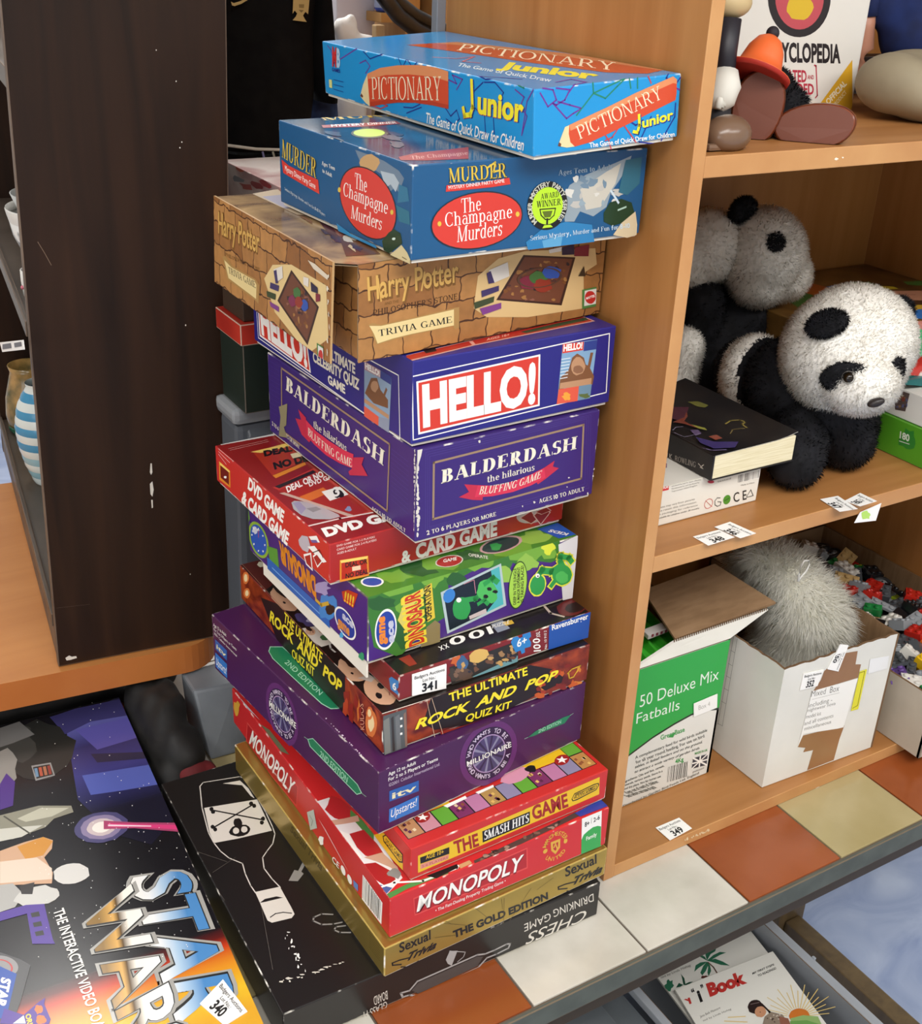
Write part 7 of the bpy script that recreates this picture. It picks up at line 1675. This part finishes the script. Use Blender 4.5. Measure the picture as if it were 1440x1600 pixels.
T.poly(cS((0,800),(110,760),(200,735),(245,750),(240,790),(205,830),(245,900),(240,950),(0,960)), flat('#c9a080', .3)); T.poly(cS((80,780),(200,735),(245,755),(200,820),(120,840)), flat('#c98a34', .3)); T.poly(cS((0,850),(170,830),(240,880),(240,930),(0,950)), flat('#dcc8b4', .3))
T.poly(cS((-20,960),(60,950),(110,1000),(70,1060),(-20,1090)), flat('#a9a7a2', .3)); T.blob(cS((175,1010))[0], 36, 15, flat('#c4c2bc', .3), n=16, jit=.12, rot=-.2); T.poly(cS((90,960),(160,945),(150,1000),(100,1000)), flat('#2a2524', .3)); T.blob(cS((330,905))[0], 29, 17, flat('#cfccc6', .3), n=18, jit=.08, rot=-.1)
PUR = flat('#4f3590', .3)
T.poly(cS((0,1085),(120,1050),(205,1045),(220,1110),(245,1210),(255,1230),(150,1230),(125,1090),(0,1125)), PUR)
for y in (1088, 1133, 1175): T.poly(cS((142 + .22 * (y - 1088), y), (180 + .22 * (y - 1088), y - 8), (186 + .22 * (y - 1088), y + 14), (148 + .22 * (y - 1088), y + 20)), G1)
# light beam
for r_, c in ((1.0, '#4a4670'), (.78, '#8a7c9c'), (.55, '#c9b8b8'), (.35, '#efe6dc')): T.blob(cS((470,690))[0], 42 * r_, 24 * r_, flat(c, .3), n=28, jit=.03, rot=-.15)
T.poly(cS((480,660),(620,668),(818,670),(832,712),(620,695),(480,700)), flat('#a8446a', .3)); T.poly(cS((500,672),(640,676),(822,680),(828,702),(640,690),(500,690)), flat('#d8407c', .3)); T.poly(cS((500,678),(700,683),(700,688),(500,686)), flat('#f0d0dc', .3))
CHR = ramp_mat('chrome_letter_print', [(0, '#8a6a34'), (.16, '#d8a85c'), (.22, '#5c4424'), (.32, '#efe9dc'), (.62, '#e4e6e6'), (.8, '#a8c4dc'), (1, '#4f88c0')], T.px(cS((480,1250))[0]), T.px(cS((880,1150))[0]), .2)
CHO = flat('#a4a29c', .2)
def chrome(sx, q, n_):
    (bl, br, tl) = q
    T.text(sx, ((bl[0] - 3, bl[1] - 3), (br[0] - 3, br[1] + 3), (tl[0] + 3, tl[1] - 3)), CHO, .055); T.text(sx, q, G1, .035); T.text(sx, q, CHR, .02)
chrome('STAR', cS((600,925),(830,1610),(852,885)), 0); chrome('WARS', cS((385,1058),(640,1850),(600,955)), 0)
T.text('THE INTERACTIVE VIDEO BOARD GAME', cS((247,1078),(505,1830),(293,1063)), WHITE, .02)
T.poly(cS((0,1270),(90,1300),(142,1330),(95,1500),(60,1600),(0,1620)), flat('#4a4a4c', .3)); T.ell(cS((5,1335))[0], cS((85,1340))[0], cS((5,1285))[0], flat('#8c8a8a', .3)); T.ell(cS((5,1340))[0], cS((60,1345))[0], cS((5,1302))[0], flat('#b84040', .3), inner=.85)
T.poly(cS((-10,1330),(78,1370),(30,1570),(-10,1580)), flat('#2a4fa0', .3)); T.text('STAR', cS((10,1385),(-20,1520),(50,1395)), WHITE, .05)
T.poly(cS((0,1600),(20,1530),(110,1560),(180,1500),(210,1480),(205,1510),(235,1580),(225,1610)), PUR); T.blob(cS((178,1535))[0], 6, 7, flat('#d8702c', .3), jit=.2); T.blob(cS((190,1580))[0], 8, 7, flat('#d8702c', .3), jit=.2); T.text('ORIGINAL', cS((118,1560),(150,1700),(140,1552)), flat('#e0c838', .3), .04); T.poly(cS((60,1600),(110,1562),(120,1600)), WHITE)
lid.build('lid', th)
T.clipped = True
lot_sticker(T, cS((1040,1612),(1145,1546),(1032,1398),(925,1510)) and cS((925,1510),(1040,1612),(1145,1546),(1032,1398)), '340', th)

# ------------------------------------------------------------------ dark things behind the boxes
BAG = noisy('black_bag_fabric', '#0c0b0c', '#1a1816', 40, rough=.7)
m = MB()
V, Fc = union([(V3((-.370, .46, .045)), (.028, .08, .042), None), (V3((-.364, .42, .038)), (.032, .045, .036), None), (V3((-.386, .40, .02)), (.02, .035, .018), None), (V3((-.39, .47, .03)), (.014, .07, .028), None), (V3((-.352, .50, .06)), (.02, .06, .026), None), (V3((-.375, .52, .045)), (.026, .05, .042), None), (V3((-.47, .625, .044)), (.14, .055, .042), None), (V3((-.36, .615, .04)), (.06, .05, .04), None)], .004, 10)  # last two lobes are an added dark backdrop filling the space under the table
fold = lambda p: .0035 * math.sin(60 * p.y + 40 * p.x) + .002 * math.sin(140 * p.y - 90 * p.x)
m.mesh([V3((p.x, p.y, min(max(p.z + (fold(p) if p.z > .02 else 0), .001), .0885))) for p in V], Fc, BAG)
o = m.build('black_bag', None, V3((-.368, .46, .001))); tag(o, 'black fabric bag slumped behind the black boxes at lower left, extended as a dark backdrop under the table', 'bag')
m = MB(); V, Fc = union([(V3((-.362, .383, .022)), (.022, .02, .020), None), (V3((-.345, .385, .017)), (.018, .018, .0155), None)], .003, 8); m.mesh([V3((p.x, p.y, max(p.z, .001))) for p in V], Fc, noisy('dark_red_cloth', '#5c1418', '#7a1e22', 30, rough=.8)); o = m.build('red_pouch', None, V3((-.36, .385, .001))); tag(o, 'small dark red cloth pouch peeking out behind the black wine bottle box', 'pouch')
GP1 = noisy('grey_plastic', '#6f747a', '#80858a', 12, rough=.4); GP2 = flat('#55595f', .4)
m = MB(); m.hexa([(-.322, .424, .001), (-.268, .422, .001), (-.268, .515, .001), (-.322, .515, .001), (-.326, .465, .086), (-.268, .455, .086), (-.268, .515, .086), (-.326, .515, .086)], GP1, None, .004); tag(m.build('plastic_tray', None, V3((-.32, .49, .001))), 'low light grey plastic tray beside the grey bin, under the orange table edge', 'tray')
th = thing('plastic_bin', 'tall dark grey plastic bin with a shiny rim, behind the left side of the stack', 'bin', (-.19, .53, 0.001))
def taper(name, x0, x1, y0, y1, z0, z1, k, mat, bev=.008):
    m = MB(); m.hexa([(x0 - k, y0, z0), (x1 + k, y0, z0), (x1 + k, y1, z0), (x0 - k, y1, z0), (x0, y0, z1), (x1, y0, z1), (x1, y1, z1), (x0, y1, z1)], mat, None, bev); return m.build(name, th)
taper('body', -.258, -.12, .442, .498, .001, .455, .006, GP2); taper('rim', -.262, -.115, .438, .502, .456, .476, 0, noisy('grey_glossy_plastic', '#85888c', '#9a9da0', 20, rough=.2), .007)
m = MB(); m.hexa([(-.243, .436, .36), (-.205, .436, .36), (-.205, .4455, .36), (-.243, .4455, .36), (-.245, .436, .44), (-.203, .436, .44), (-.203, .4455, .452), (-.245, .4455, .452)], GP2, None, .003); f = Face((-.245, .436, .36), (.042, 0, 0), (0, 0, .08), m); f.blob((402, 655), 9, 11, flat('#b8b8b8', .6), n=12, jit=.4); m.build('latch', th)
th = thing('game_carton', 'dark green box with a red lid standing on the grey bin', 'box', (-.17, .53, .478))
m = MB(); m.box(-.254, -.09, .42, .492, .4775, .560, flat('#18241c', .5), flat('#5c5248', .7), .001); m.build('tray', th)
m = MB(); m.box(-.257, -.087, .417, .495, .5605, .585, noisy('red_game_lid', '#a8281e', '#c2392a', 14, rough=.35), flat('#c8b09c', .7), .001); m.build('lid', th)
th = thing('game_carton', 'plain brown carton between the red lid and the pale game box behind the stack', 'box', (-.16, .55, .586))
m = MB(); m.box(-.25, -.06, .425, .488, .5856, .658, flat('#3c2a1c', .6), None, .001); m.build('box', th)
th = thing('game_carton', 'pale pink and white printed game box behind the brick-patterned box', 'box', (-.1, .55, .659))
m = MB(); m.box(-.165, .06, .455, .70, .6585, .712, noisy('pink_white_print', '#b08a88', '#dcd2cc', 13, rough=.3, distort=1), edge_mat('#b08a88'), .001); f = Face((-.165, .70, .6585), (0, -.245, 0), (0, 0, .0535), m)
for q, c in (((375, 262), '#c8562c'), ((372, 280), '#7a8088'), ((400, 290), '#8c2c30'), ((385, 292), '#a8443a'), ((415, 288), '#9c3438')): f.blob(q, 10, 5, flat(c, .3), n=10, jit=.35, rot=.5)
m.build('box', th)

# ------------------------------------------------------------------ garments hanging behind
def loft(rows, y, depth, mat, n=28, rip=.08, name=None):
    vv, ff = [], []
    for j, (xl, xr, py) in enumerate(rows):
        a, b = at(xl, py, y=y), at(xr, py, y=y); c, h = (a + b) / 2, (b - a) / 2
        for i in range(n):
            t = 2 * math.pi * i / n
            k = 1 + rip * math.sin(5 * t + j * .9) * abs(math.sin(t))
            vv.append(c + h * math.cos(t) + V3((0, depth * math.sin(t) * k, 0)))
    for j in range(len(rows) - 1):
        for i in range(n): ff.append((j * n + i, j * n + (i + 1) % n, (j + 1) * n + (i + 1) % n, (j + 1) * n + i))
    ff.append(tuple(range(n))); ff.append(tuple((len(rows) - 1) * n + i for i in range(n)))
    return vv, ff
SHB = noisy('black_jersey_knit', '#080708', '#0f0e0e', 60, rough=.95, spec=.15)
gy = .86
th = thing('football_shirt', 'black football shirt with a gold crest hanging behind the stack', 'shirt', at(430, 150, y=gy))
m = MB(); m.mesh(*loft([(318, 500, -60), (316, 496, -20), (320, 490, 20), (322, 487, 60), (322, 488, 110), (324, 487, 150), (326, 483, 185), (330, 478, 215), (332, 474, 231)], gy, .045, SHB), SHB)
f = Face(at(320, 230, y=gy - .0475), V3((.3, 0, 0)), V3((0, 0, .4)), m); f.clipped = False
def onshirt(pts, mat, lay): f.poly(pts, mat, lay)
GDC = flat('#a8925c', .5)
m.build('body', th)
m = MB(); g = Face(at(320, 230, y=gy - .0485), V3((.3, 0, 0)), V3((0, 0, .4)), m); g.clipped = False
g.poly(cZ((448,-30),(545,-30),(540,30),(535,85),(520,70),(512,80),(505,92),(515,112),(527,130),(443,120),(462,98),(470,80),(455,62),(443,82)), GDC); g.poly(cZ((480,25),(512,25),(510,48),(482,46)), flat('#7a6638', .5)); g.poly(cZ((478,58),(510,60),(495,75)), flat('#6a5830', .5)); o = m.build('crest', th); o['label'] = 'gold crest'
m = MB(); g = Face(at(320, 230, y=gy - .0485), V3((.3, 0, 0)), V3((0, 0, .4)), m); g.clipped = False; g.poly(cZ((78,10),(95,18),(130,8),(175,-12),(180,-2),(140,22),(100,36),(85,32)), GDC); o = m.build('tick_emblem', th); o['label'] = 'gold curved tick emblem'
m = MB(); m.mesh(*loft([(488, 502, -40), (486, 512, 0), (484, 518, 50), (486, 522, 100), (490, 523, 135), (496, 521, 158)], gy - .01, .03, SHB, 20), SHB); m.build('sleeve', th)
m = MB(); pts = [at(x, y, y=gy - .046) for x, y in ((330, 224), (362, 228), (400, 233), (437, 234), (474, 231))]; m.tube(pts, .0022, flat('#b8b4aa', .7, name='white_hem_trim'), 7); o = m.build('hem_trim', th); o['label'] = 'thin white hem trim'
th = thing('shorts', 'black shorts with hanging drawstrings below the black football shirt', 'shorts', at(420, 270, y=gy))
m = MB(); m.mesh(*loft([(335, 475, 236), (333, 478, 260), (331, 482, 290), (330, 486, 330), (330, 490, 380)], gy, .042, SHB), SHB); m.build('body', th)
for x0, x1, y1, c in ((410, 415, 262, '#6a678c'), (426, 432, 257, '#8c8878')):
    m = MB(); m.tube([at(x0, 237, y=gy - .047), at((x0 + x1) / 2, 248, y=gy - .048), at(x1, y1, y=gy - .047)], .0017, flat(c, .8), 6); m.build('drawstring', th)
m = MB(); m.mesh(*loft([(478, 522, 108), (478, 524, 140), (480, 528, 200), (484, 535, 330)], gy + .035, .018, SHB, 20), noisy('blue_denim', '#1a2c54', '#3a5588', 40, rough=.9)); tag(m.build('jeans', None, at(500, 200, y=gy + .035)), 'blue denim jeans hanging behind the black football shirt', 'jeans')
m = MB(); r_ = at(380, -70, y=gy); m.tube([V3((r_.x - .35, gy, 1.02)), V3((r_.x + .22, gy, 1.02))], .008, flat('#9a9a98', .3, .8), 10); ob_ = m; tag(m.build('hanging_rail', None, V3((r_.x, gy, 1.02))), 'metal rail the black football shirt hangs from', 'rail')
# white things behind the blue box
m = MB(); a, b = at(526, 30, y=.97).x, at(586, 30, y=.97).x; m.box(a, b, .97, 1.045, .001, 1.1, noisy('lilac_white_card', '#c4bfc8', '#d2cdd6', 4, rough=.6), None, .002); tag(m.build('tall_carton', None, V3((a, .97, .001))), 'tall pale lilac-white carton behind the top blue game box', 'box')
V, Fc = union([(at(540, 52, y=.9), (.018, .014, .02), None), (at(532, 45, y=.9), (.012, .012, .016), None), (at(548, 42, y=.9), (.01, .01, .02), None), (at(565, 66, y=.9), (.03, .014, .012), None), (at(548, 95, y=.92), (.024, .016, .05), None), (at(548, 170, y=.925), (.026, .018, .07), None), (at(548, 300, y=.93), (.028, .02, .12), None), (at(540, 60, y=.915), (.02, .014, .03), None), (at(532, 62, y=.912), (.012, .012, .03), None)], .005, 3)
m = MB(); m.mesh(V, Fc, noisy('white_carrier_plastic', '#e4e2de', '#f2f0ec', 30, rough=.35, bump=.3)); tag(m.build('carrier_bag', None, at(545, 170, y=.9)), 'crumpled white carrier bag behind the topmost blue box', 'bag')
th = thing('shoulder_bag', 'black leather shoulder bag with a wide strap behind the topmost blue box', 'bag', at(640, 120, y=.80))
LE = noisy('black_leather', '#15120f', '#2a2520', 50, rough=.35)
for dy, r0 in ((0, .012), (-22, .009)):
    m = MB(); m.tube([at(578, -45 + dy, y=.80), at(598, -8 + dy, y=.80), at(622, 24 + dy, y=.80), at(650, 46 + dy, y=.80), at(690, 66 + dy, y=.80), at(720, 90 + dy, y=.80)], [r0] * 6, LE, 12); m.build('strap', th)
m = MB(); V, Fc = union([(at(650, 190, y=.78), (.07, .03, .07), None), (at(660, 260, y=.78), (.08, .035, .09), None), (at(690, 110, y=.79), (.03, .02, .03), None)], .006, 6); m.mesh(V, Fc, LE); m.build('body', th)
m = MB(); a = at(592, 48, y=.86); m.box(a.x - .007, a.x + .007, .855, .87, .001, a.z + .008, flat('#b99a70', .6), None, .002); tag(m.build('wooden_stick', None, V3((a.x, .86, .001))), 'pale wooden upright between the lilac carton and the black strap', 'post')
th = thing('water_bottle', 'blue plastic bottle with white patches behind the black strap', 'bottle', at(606, 20, y=.935))
bb = at(606, 19, y=.935); bb = V3((bb.x, bb.y, bb.z + .0006))
m = MB(); m.lathe(bb, [(0, 0), (.018, 0), (.021, .004), (.021, .03), (.019, .036), (.021, .042), (.021, .09), (.016, .11), (.011, .12), (.011, .135), (0, .135)], flat('#2a4fc0', .15), 24); m.build('bottle', th)
m = MB(); m.lathe(bb, [(.0212, .006), (.0214, .008), (.0214, .026), (.0212, .028)], flat('#a8b8e0', .3), 24); m.build('label', th)
SHU = [o for o in bpy.data.objects if o.name == 'shelf_unit'][0]
m = MB(); m.box(bb.x - .022, at(633, 20, y=.92).x + .002, .915, .965, bb.z - .014, bb.z - .0005, WP, None, .001); m.build('shelf', SHU)

# ------------------------------------------------------------------ ceramics inside the dark cabinet
zA, zB = BZ1 + CABZ[0] + .0006, BZ1 + CABZ[1] + .0006
PORC = flat('#dad7d0', .15, name='white_porcelain')
def pot(name, label, cat, c, prof, mat, deco=None, group=None):
    th = thing(name, label, cat, c, group); m = MB(); m.lathe(c, prof, mat, 36); m.build('body', th)
    if deco: deco(th, c)
    return th
def inside(px, py, z, r):
    c = at(px, py, z=z); dx = (c - E0).dot(kx); c += kx * max(0, r + .007 + (z - BZ1) * LEAN - dx); dy = (c - E0).dot(ky)
    return c + ky * max(0, r + .024 - dy)
bw = inside(-12, 432, zA, .066)
BPAT = noisy('black_white_transfer', '#3c4044', '#e0deda', 34, rough=.15, detail=2, lo=.45, hi=.55)
def rimdeco(th, c):
    m = MB(); m.lathe(c, [(.0622, .066), (.0645, .075), (.066, .083), (.0655, .085), (.063, .075)], PORC, 36); o = m.build('rim', th); o['label'] = 'plain white rim'
pot('ceramic_bowl', 'white bowl with black transfer pattern on the upper cabinet shelf', 'bowl', bw, [(0, 0), (.028, 0), (.03, .006), (.05, .025), (.06, .05), (.063, .07), (.061, .07), (.056, .05), (.045, .026), (0, .012)], BPAT, rimdeco)
pot('ceramic_bowl', 'plain pale grey bowl stacked in the patterned bowl inside the cabinet', 'bowl', V3((bw.x, bw.y, bw.z + .05)), [(0, 0), (.02, 0), (.035, .012), (.05, .03), (.058, .052), (.056, .052), (.046, .03), (0, .008)], flat('#b8bab6', .2, name='grey_glaze'))
mg = inside(30, 466, zA, .018)
th = thing('china_mug', 'small white china mug with pink flowers at the shelf edge inside the cabinet', 'mug', mg)
m = MB(); m.lathe(mg, [(0, 0), (.013, 0), (.0165, .003), (.0175, .02), (.017, .034), (.0155, .034), (.016, .02), (.012, .004), (0, .003)], PORC, 28)
for a in (-.6, .0, 2.4, -1.6): m.ell(mg + V3((.0172 * math.cos(a + 3.9), .0172 * math.sin(a + 3.9), .02 + .006 * math.sin(3 * a))), .0026, flat('#c86a7a', .3), None, 8, 6)
m.build('body', th)
vs = inside(58, 752, zB, .045)
th = thing('striped_vase', 'tall vase with blue and white horizontal stripes inside the dark cabinet', 'vase', vs)
m = MB(); prof = [(.026, 0), (.036, .03), (.043, .065), (.044, .095), (.038, .125), (.028, .145), (.02, .155), (.022, .162)]
def vr(z):
    for (r0, za), (r1, zb_) in zip(prof, prof[1:]):
        if za <= z <= zb_: return r0 + (r1 - r0) * (z - za) / (zb_ - za)
    return prof[-1][0]
nst = 13
for k in range(nst):
    za, zb_ = .162 * k / nst, .162 * (k + 1) / nst
    col = '#3f8cb4' if k > 4 else '#8fb8c4'
    mt = flat(col if k % 2 else '#d4dcd8', .25)
    m.lathe(vs, [(vr(za), za), (vr((za + zb_) / 2) + .0008, (za + zb_) / 2), (vr(zb_), zb_)], mt, 36)
m.lathe(vs, [(0, .0), (.026, 0)], PORC, 36); m.build('body', th)
jp = inside(-8, 676, zB, .046)
def jdeco(th, c):
    m = MB(); m.lathe(c, [(.0405, .0), (.043, .004), (.0432, .012), (.041, .016)], flat('#2c5a44', .25), 36); o = m.build('foot_band', th); o['label'] = 'green foot band'
    m = MB(); m.tube([c + V3((.03, -.02, .085)), c + V3((.05, -.03, .08)), c + V3((.055, -.033, .06)), c + V3((.042, -.028, .04))], .004, flat('#7a7a52', .3), 8); m.build('handle', th)
pot('glazed_jug', 'brown and green mottled jug on the lower cabinet shelf', 'jug', jp, [(0, 0), (.04, 0), (.043, .01), (.045, .03), (.042, .06), (.034, .09), (.03, .105), (.033, .115), (.03, .115), (.027, .1), (0, .09)], noisy('mottled_glaze', '#4a4a2a', '#b08a50', 30, rough=.2), jdeco)
m = MB(); q = [at_plane(px, py, E0 - kx * .003, kx) for px, py in ((4, 550), (39, 546), (37, 531), (0, 535))]; m.slab(q, -kx * .0004, PAPER); g = Face(E0 - kx * .0036, -ky, V3((0, 0, 1)), m); g.clipped = False; g.N = -kx; g.poly([(4, 546), (18, 544), (17, 536), (4, 538)], flat('#5c5a62', .5)); g.poly([(23, 543), (34, 541), (33, 534), (22, 536)], flat('#5c5a62', .5)); tag(m.build('lot_sticker', None, q[0]), 'white lot sticker hanging from the upper cabinet shelf edge', 'sticker')

# ------------------------------------------------------------------ under the counter: tubs and books
th = thing('storage_tub', 'translucent grey plastic tub of children\'s books on the floor under the counter', 'tub', (.33, -.02, FZ))
CLR = flat('#8a8d92', .25, 0, .5, name='smoky_plastic'); RIM = flat('#a4a8ae', .2, name='pale_plastic_rim')
tx0, tx1, ty0, ty1, tz = .205, .462, -.36, .165, -.405
m = MB()
for a, b in (((tx0, ty0), (tx1, ty0)), ((tx1, ty0), (tx1, ty1)), ((tx1, ty1), (tx0, ty1)), ((tx0, ty1), (tx0, ty0))): wall(m, a, b, FZ + .001, tz, CLR, CLR, t=.0025)
m.face([V3((tx0, ty0, FZ + .002)), V3((tx1, ty0, FZ + .002)), V3((tx1, ty1, FZ + .002)), V3((tx0, ty1, FZ + .002))], CLR); m.build('body', th)
m = MB()
for x0, x1, y0, y1 in ((tx0 - .012, tx0 + .001, ty0 - .012, ty1 + .012), (tx1 - .001, tx1 + .014, ty0 - .012, ty1 + .012), (tx0, tx1, ty0 - .012, ty0 + .001), (tx0, tx1, ty1 - .001, ty1 + .012)): m.box(x0, x1, y0, y1, tz - .012, tz + .002, RIM, None, .002)
for y in (.03, -.13): m.box(tx1 + .013, tx1 + .017, y, y + .006, tz - .03, tz + .004, RIM, None, .001)
m.build('rim', th)
th = thing('storage_tub', 'dark grey lidded plastic tub on the floor, left of the book tub', 'tub', (.0, .0, FZ))
m = MB(); m.hexa([(-.22, -.34, FZ + .001), (.16, -.34, FZ + .001), (.16, .16, FZ + .001), (-.22, .16, FZ + .001), (-.235, -.36, -.44), (.175, -.36, -.44), (.175, .18, -.44), (-.235, .18, -.44)], GP2, None, .006); m.build('body', th)
m = MB(); m.box(-.245, .185, -.37, .19, -.4395, -.415, noisy('grey_lid_plastic', '#5c6266', '#6c7276', 9, rough=.45), None, .006); m.box(-.20, .14, -.33, .15, -.4145, -.408, noisy('grey_lid_plastic', '#5c6266', '#6c7276', 9, rough=.45), None, .003); m.build('lid', th)
def thinbook(label, px4, z, th_):
    th = thing('picture_book', label, 'book', at(*px4[0], z=z)); q = [at(px, py, z=z) for px, py in px4]
    m = MB(); m.slab([p - V3((0, 0, th_)) for p in q], V3((0, 0, th_)), flat('#dedbd2', .35), flat('#cfcabd', .5), .0006); fx = q[1] - q[0]; f = Face((q[0].x - .2, q[0].y - .4, z), (.8, 0, 0), (0, .8, 0), m); f.clipped = False
    return th, m, f
cY2 = crop(840, 1380, 3.4286)
LEAF, LEAF2 = flat('#2c6a4e', .35), flat('#1f4f3a', .35)
th, m, f = thinbook('white picture book with a green palm tree, half under the counter edge in the tub', [(1105, 1630), (1240, 1540), (1163, 1442), (1018, 1516)], -.432, .004)
for pts in (((905,415),(895,370),(920,348),(955,346),(950,365),(925,380)), ((905,415),(940,385),(975,368),(1008,372),(975,385),(930,410)), ((905,415),(950,405),(990,420),(1028,442),(980,438),(930,422)), ((905,415),(870,395),(845,385),(830,370),(865,378),(895,395)), ((905,420),(870,425),(845,440),(838,475),(860,455),(890,435)), ((905,420),(885,445),(870,480),(880,495),(900,470),(912,440)), ((905,420),(912,450),(908,480),(915,498),(928,470),(922,440))): f.poly(cY2(*pts), LEAF)
f.line(cY2((912,425),(940,450),(960,482)), .0022, flat('#5a4030', .4)); f.blob(cY2((895,505))[0], 6, 3, flat('#5a2a22', .4))
for pts in (((780,545),(770,500),(765,485),(785,510),(790,540)), ((780,545),(810,530),(832,528),(800,548)), ((778,545),(755,535),(740,560),(765,555))): f.poly(cY2(*pts), LEAF2)
f.blob(cY2((705,548))[0], 6, 8, LEAF, jit=.4); f.text('Jane Belk Moncure', cY2((640,492),(765,440),(636,480)), TXG, .0); f.text('ted by Linda Hohag', cY2((660,512),(820,445),(656,500)), TXG, .0); f.line(cY2((676,425),(692,418)), .004, BLACK)
m.build('cover', th)
th, m, f = thinbook('white picture book with red title and sunrise cover, front one in the tub', [(1140, 1690), (1365, 1700), (1207, 1486), (1054, 1546)], -.424, .005)
RDT = flat('#b8322c', .35)
f.text('y', cY2((800,640),(832,628),(775,618)), RDT, .06); f.text('i', cY2((868,636),(884,629),(848,580)), BLACK, .05); f.text('“', cY2((834,612),(850,605),(818,572)), BLACK, .04); f.text('”', cY2((884,588),(898,582),(868,548)), BLACK, .04); f.text('Book', cY2((920,605),(1120,530),(900,545)), RDT, .06); pass
f.text('MY FIRST STEPS', cY2((1150,490),(1266,440),(1148,480)), BLACK, .02); f.text('TO READING®', cY2((1180,503),(1278,460),(1176,492)), BLACK, .02); f.text('Jane Belk Moncure', cY2((870,722),(978,672),(866,710)), TXG, 0.0); f.text('ted by Linda Hohag', cY2((885,742),(1036,678),(882,732)), TXG, 0.0)
ORG, SNY = flat('#c8722c', .35), flat('#d8bc74', .35)
for k in range(17):
    a = math.radians(185 + 10.5 * k); c = cY2((1395,715))[0]; f.line([(c[0] + 18 * math.cos(a), c[1] + 14 * math.sin(a)), (c[0] + (48 + 12 * (k % 2)) * math.cos(a), c[1] + (40 + 10 * (k % 2)) * math.sin(a))], .0012, SNY)
f.blob(cY2((1400,712))[0], 16, 12, ORG, n=20, jit=.03); f.poly(cY2((1352,725),(1420,708),(1500,715),(1520,760),(1360,765)), flat('#8fae6a', .35)); f.poly(cY2((1350,740),(1440,735),(1520,760),(1360,800)), flat('#6a9a50', .35))
f.blob(cY2((1165,665))[0], 12, 11, flat('#2a1c1a', .35), n=18, jit=.06); f.blob(cY2((1192,690))[0], 9, 8.5, flat('#c08a68', .35), n=18, jit=.06); f.line(cY2((1200,650),(1240,690),(1262,750)), .0032, flat('#2a1c1a', .35)); f.poly(cY2((1215,715),(1250,690),(1310,705),(1350,760),(1200,770)), flat('#8a7a6a', .35)); f.poly(cY2((1290,715),(1340,725),(1356,765),(1300,765)), flat('#8c5a48', .35)); f.line(cY2((1140,650),(1185,640)), .001, flat('#7a6a68', .35)); f.blob(cY2((1190,692))[0], .8, .8, BLACK); f.line(cY2((1020,720),(1110,715)), .0014, SNY); f.line(cY2((1000,740),(1120,745)), .0014, SNY)
for k in range(12): f.blob(cY2((random.uniform(1225, 1300), random.uniform(705, 760)))[0], 1.2, 1.2, flat(random.choice(('#4a3a34', '#c8bcae')), .35), n=6)
m.build('cover', th)
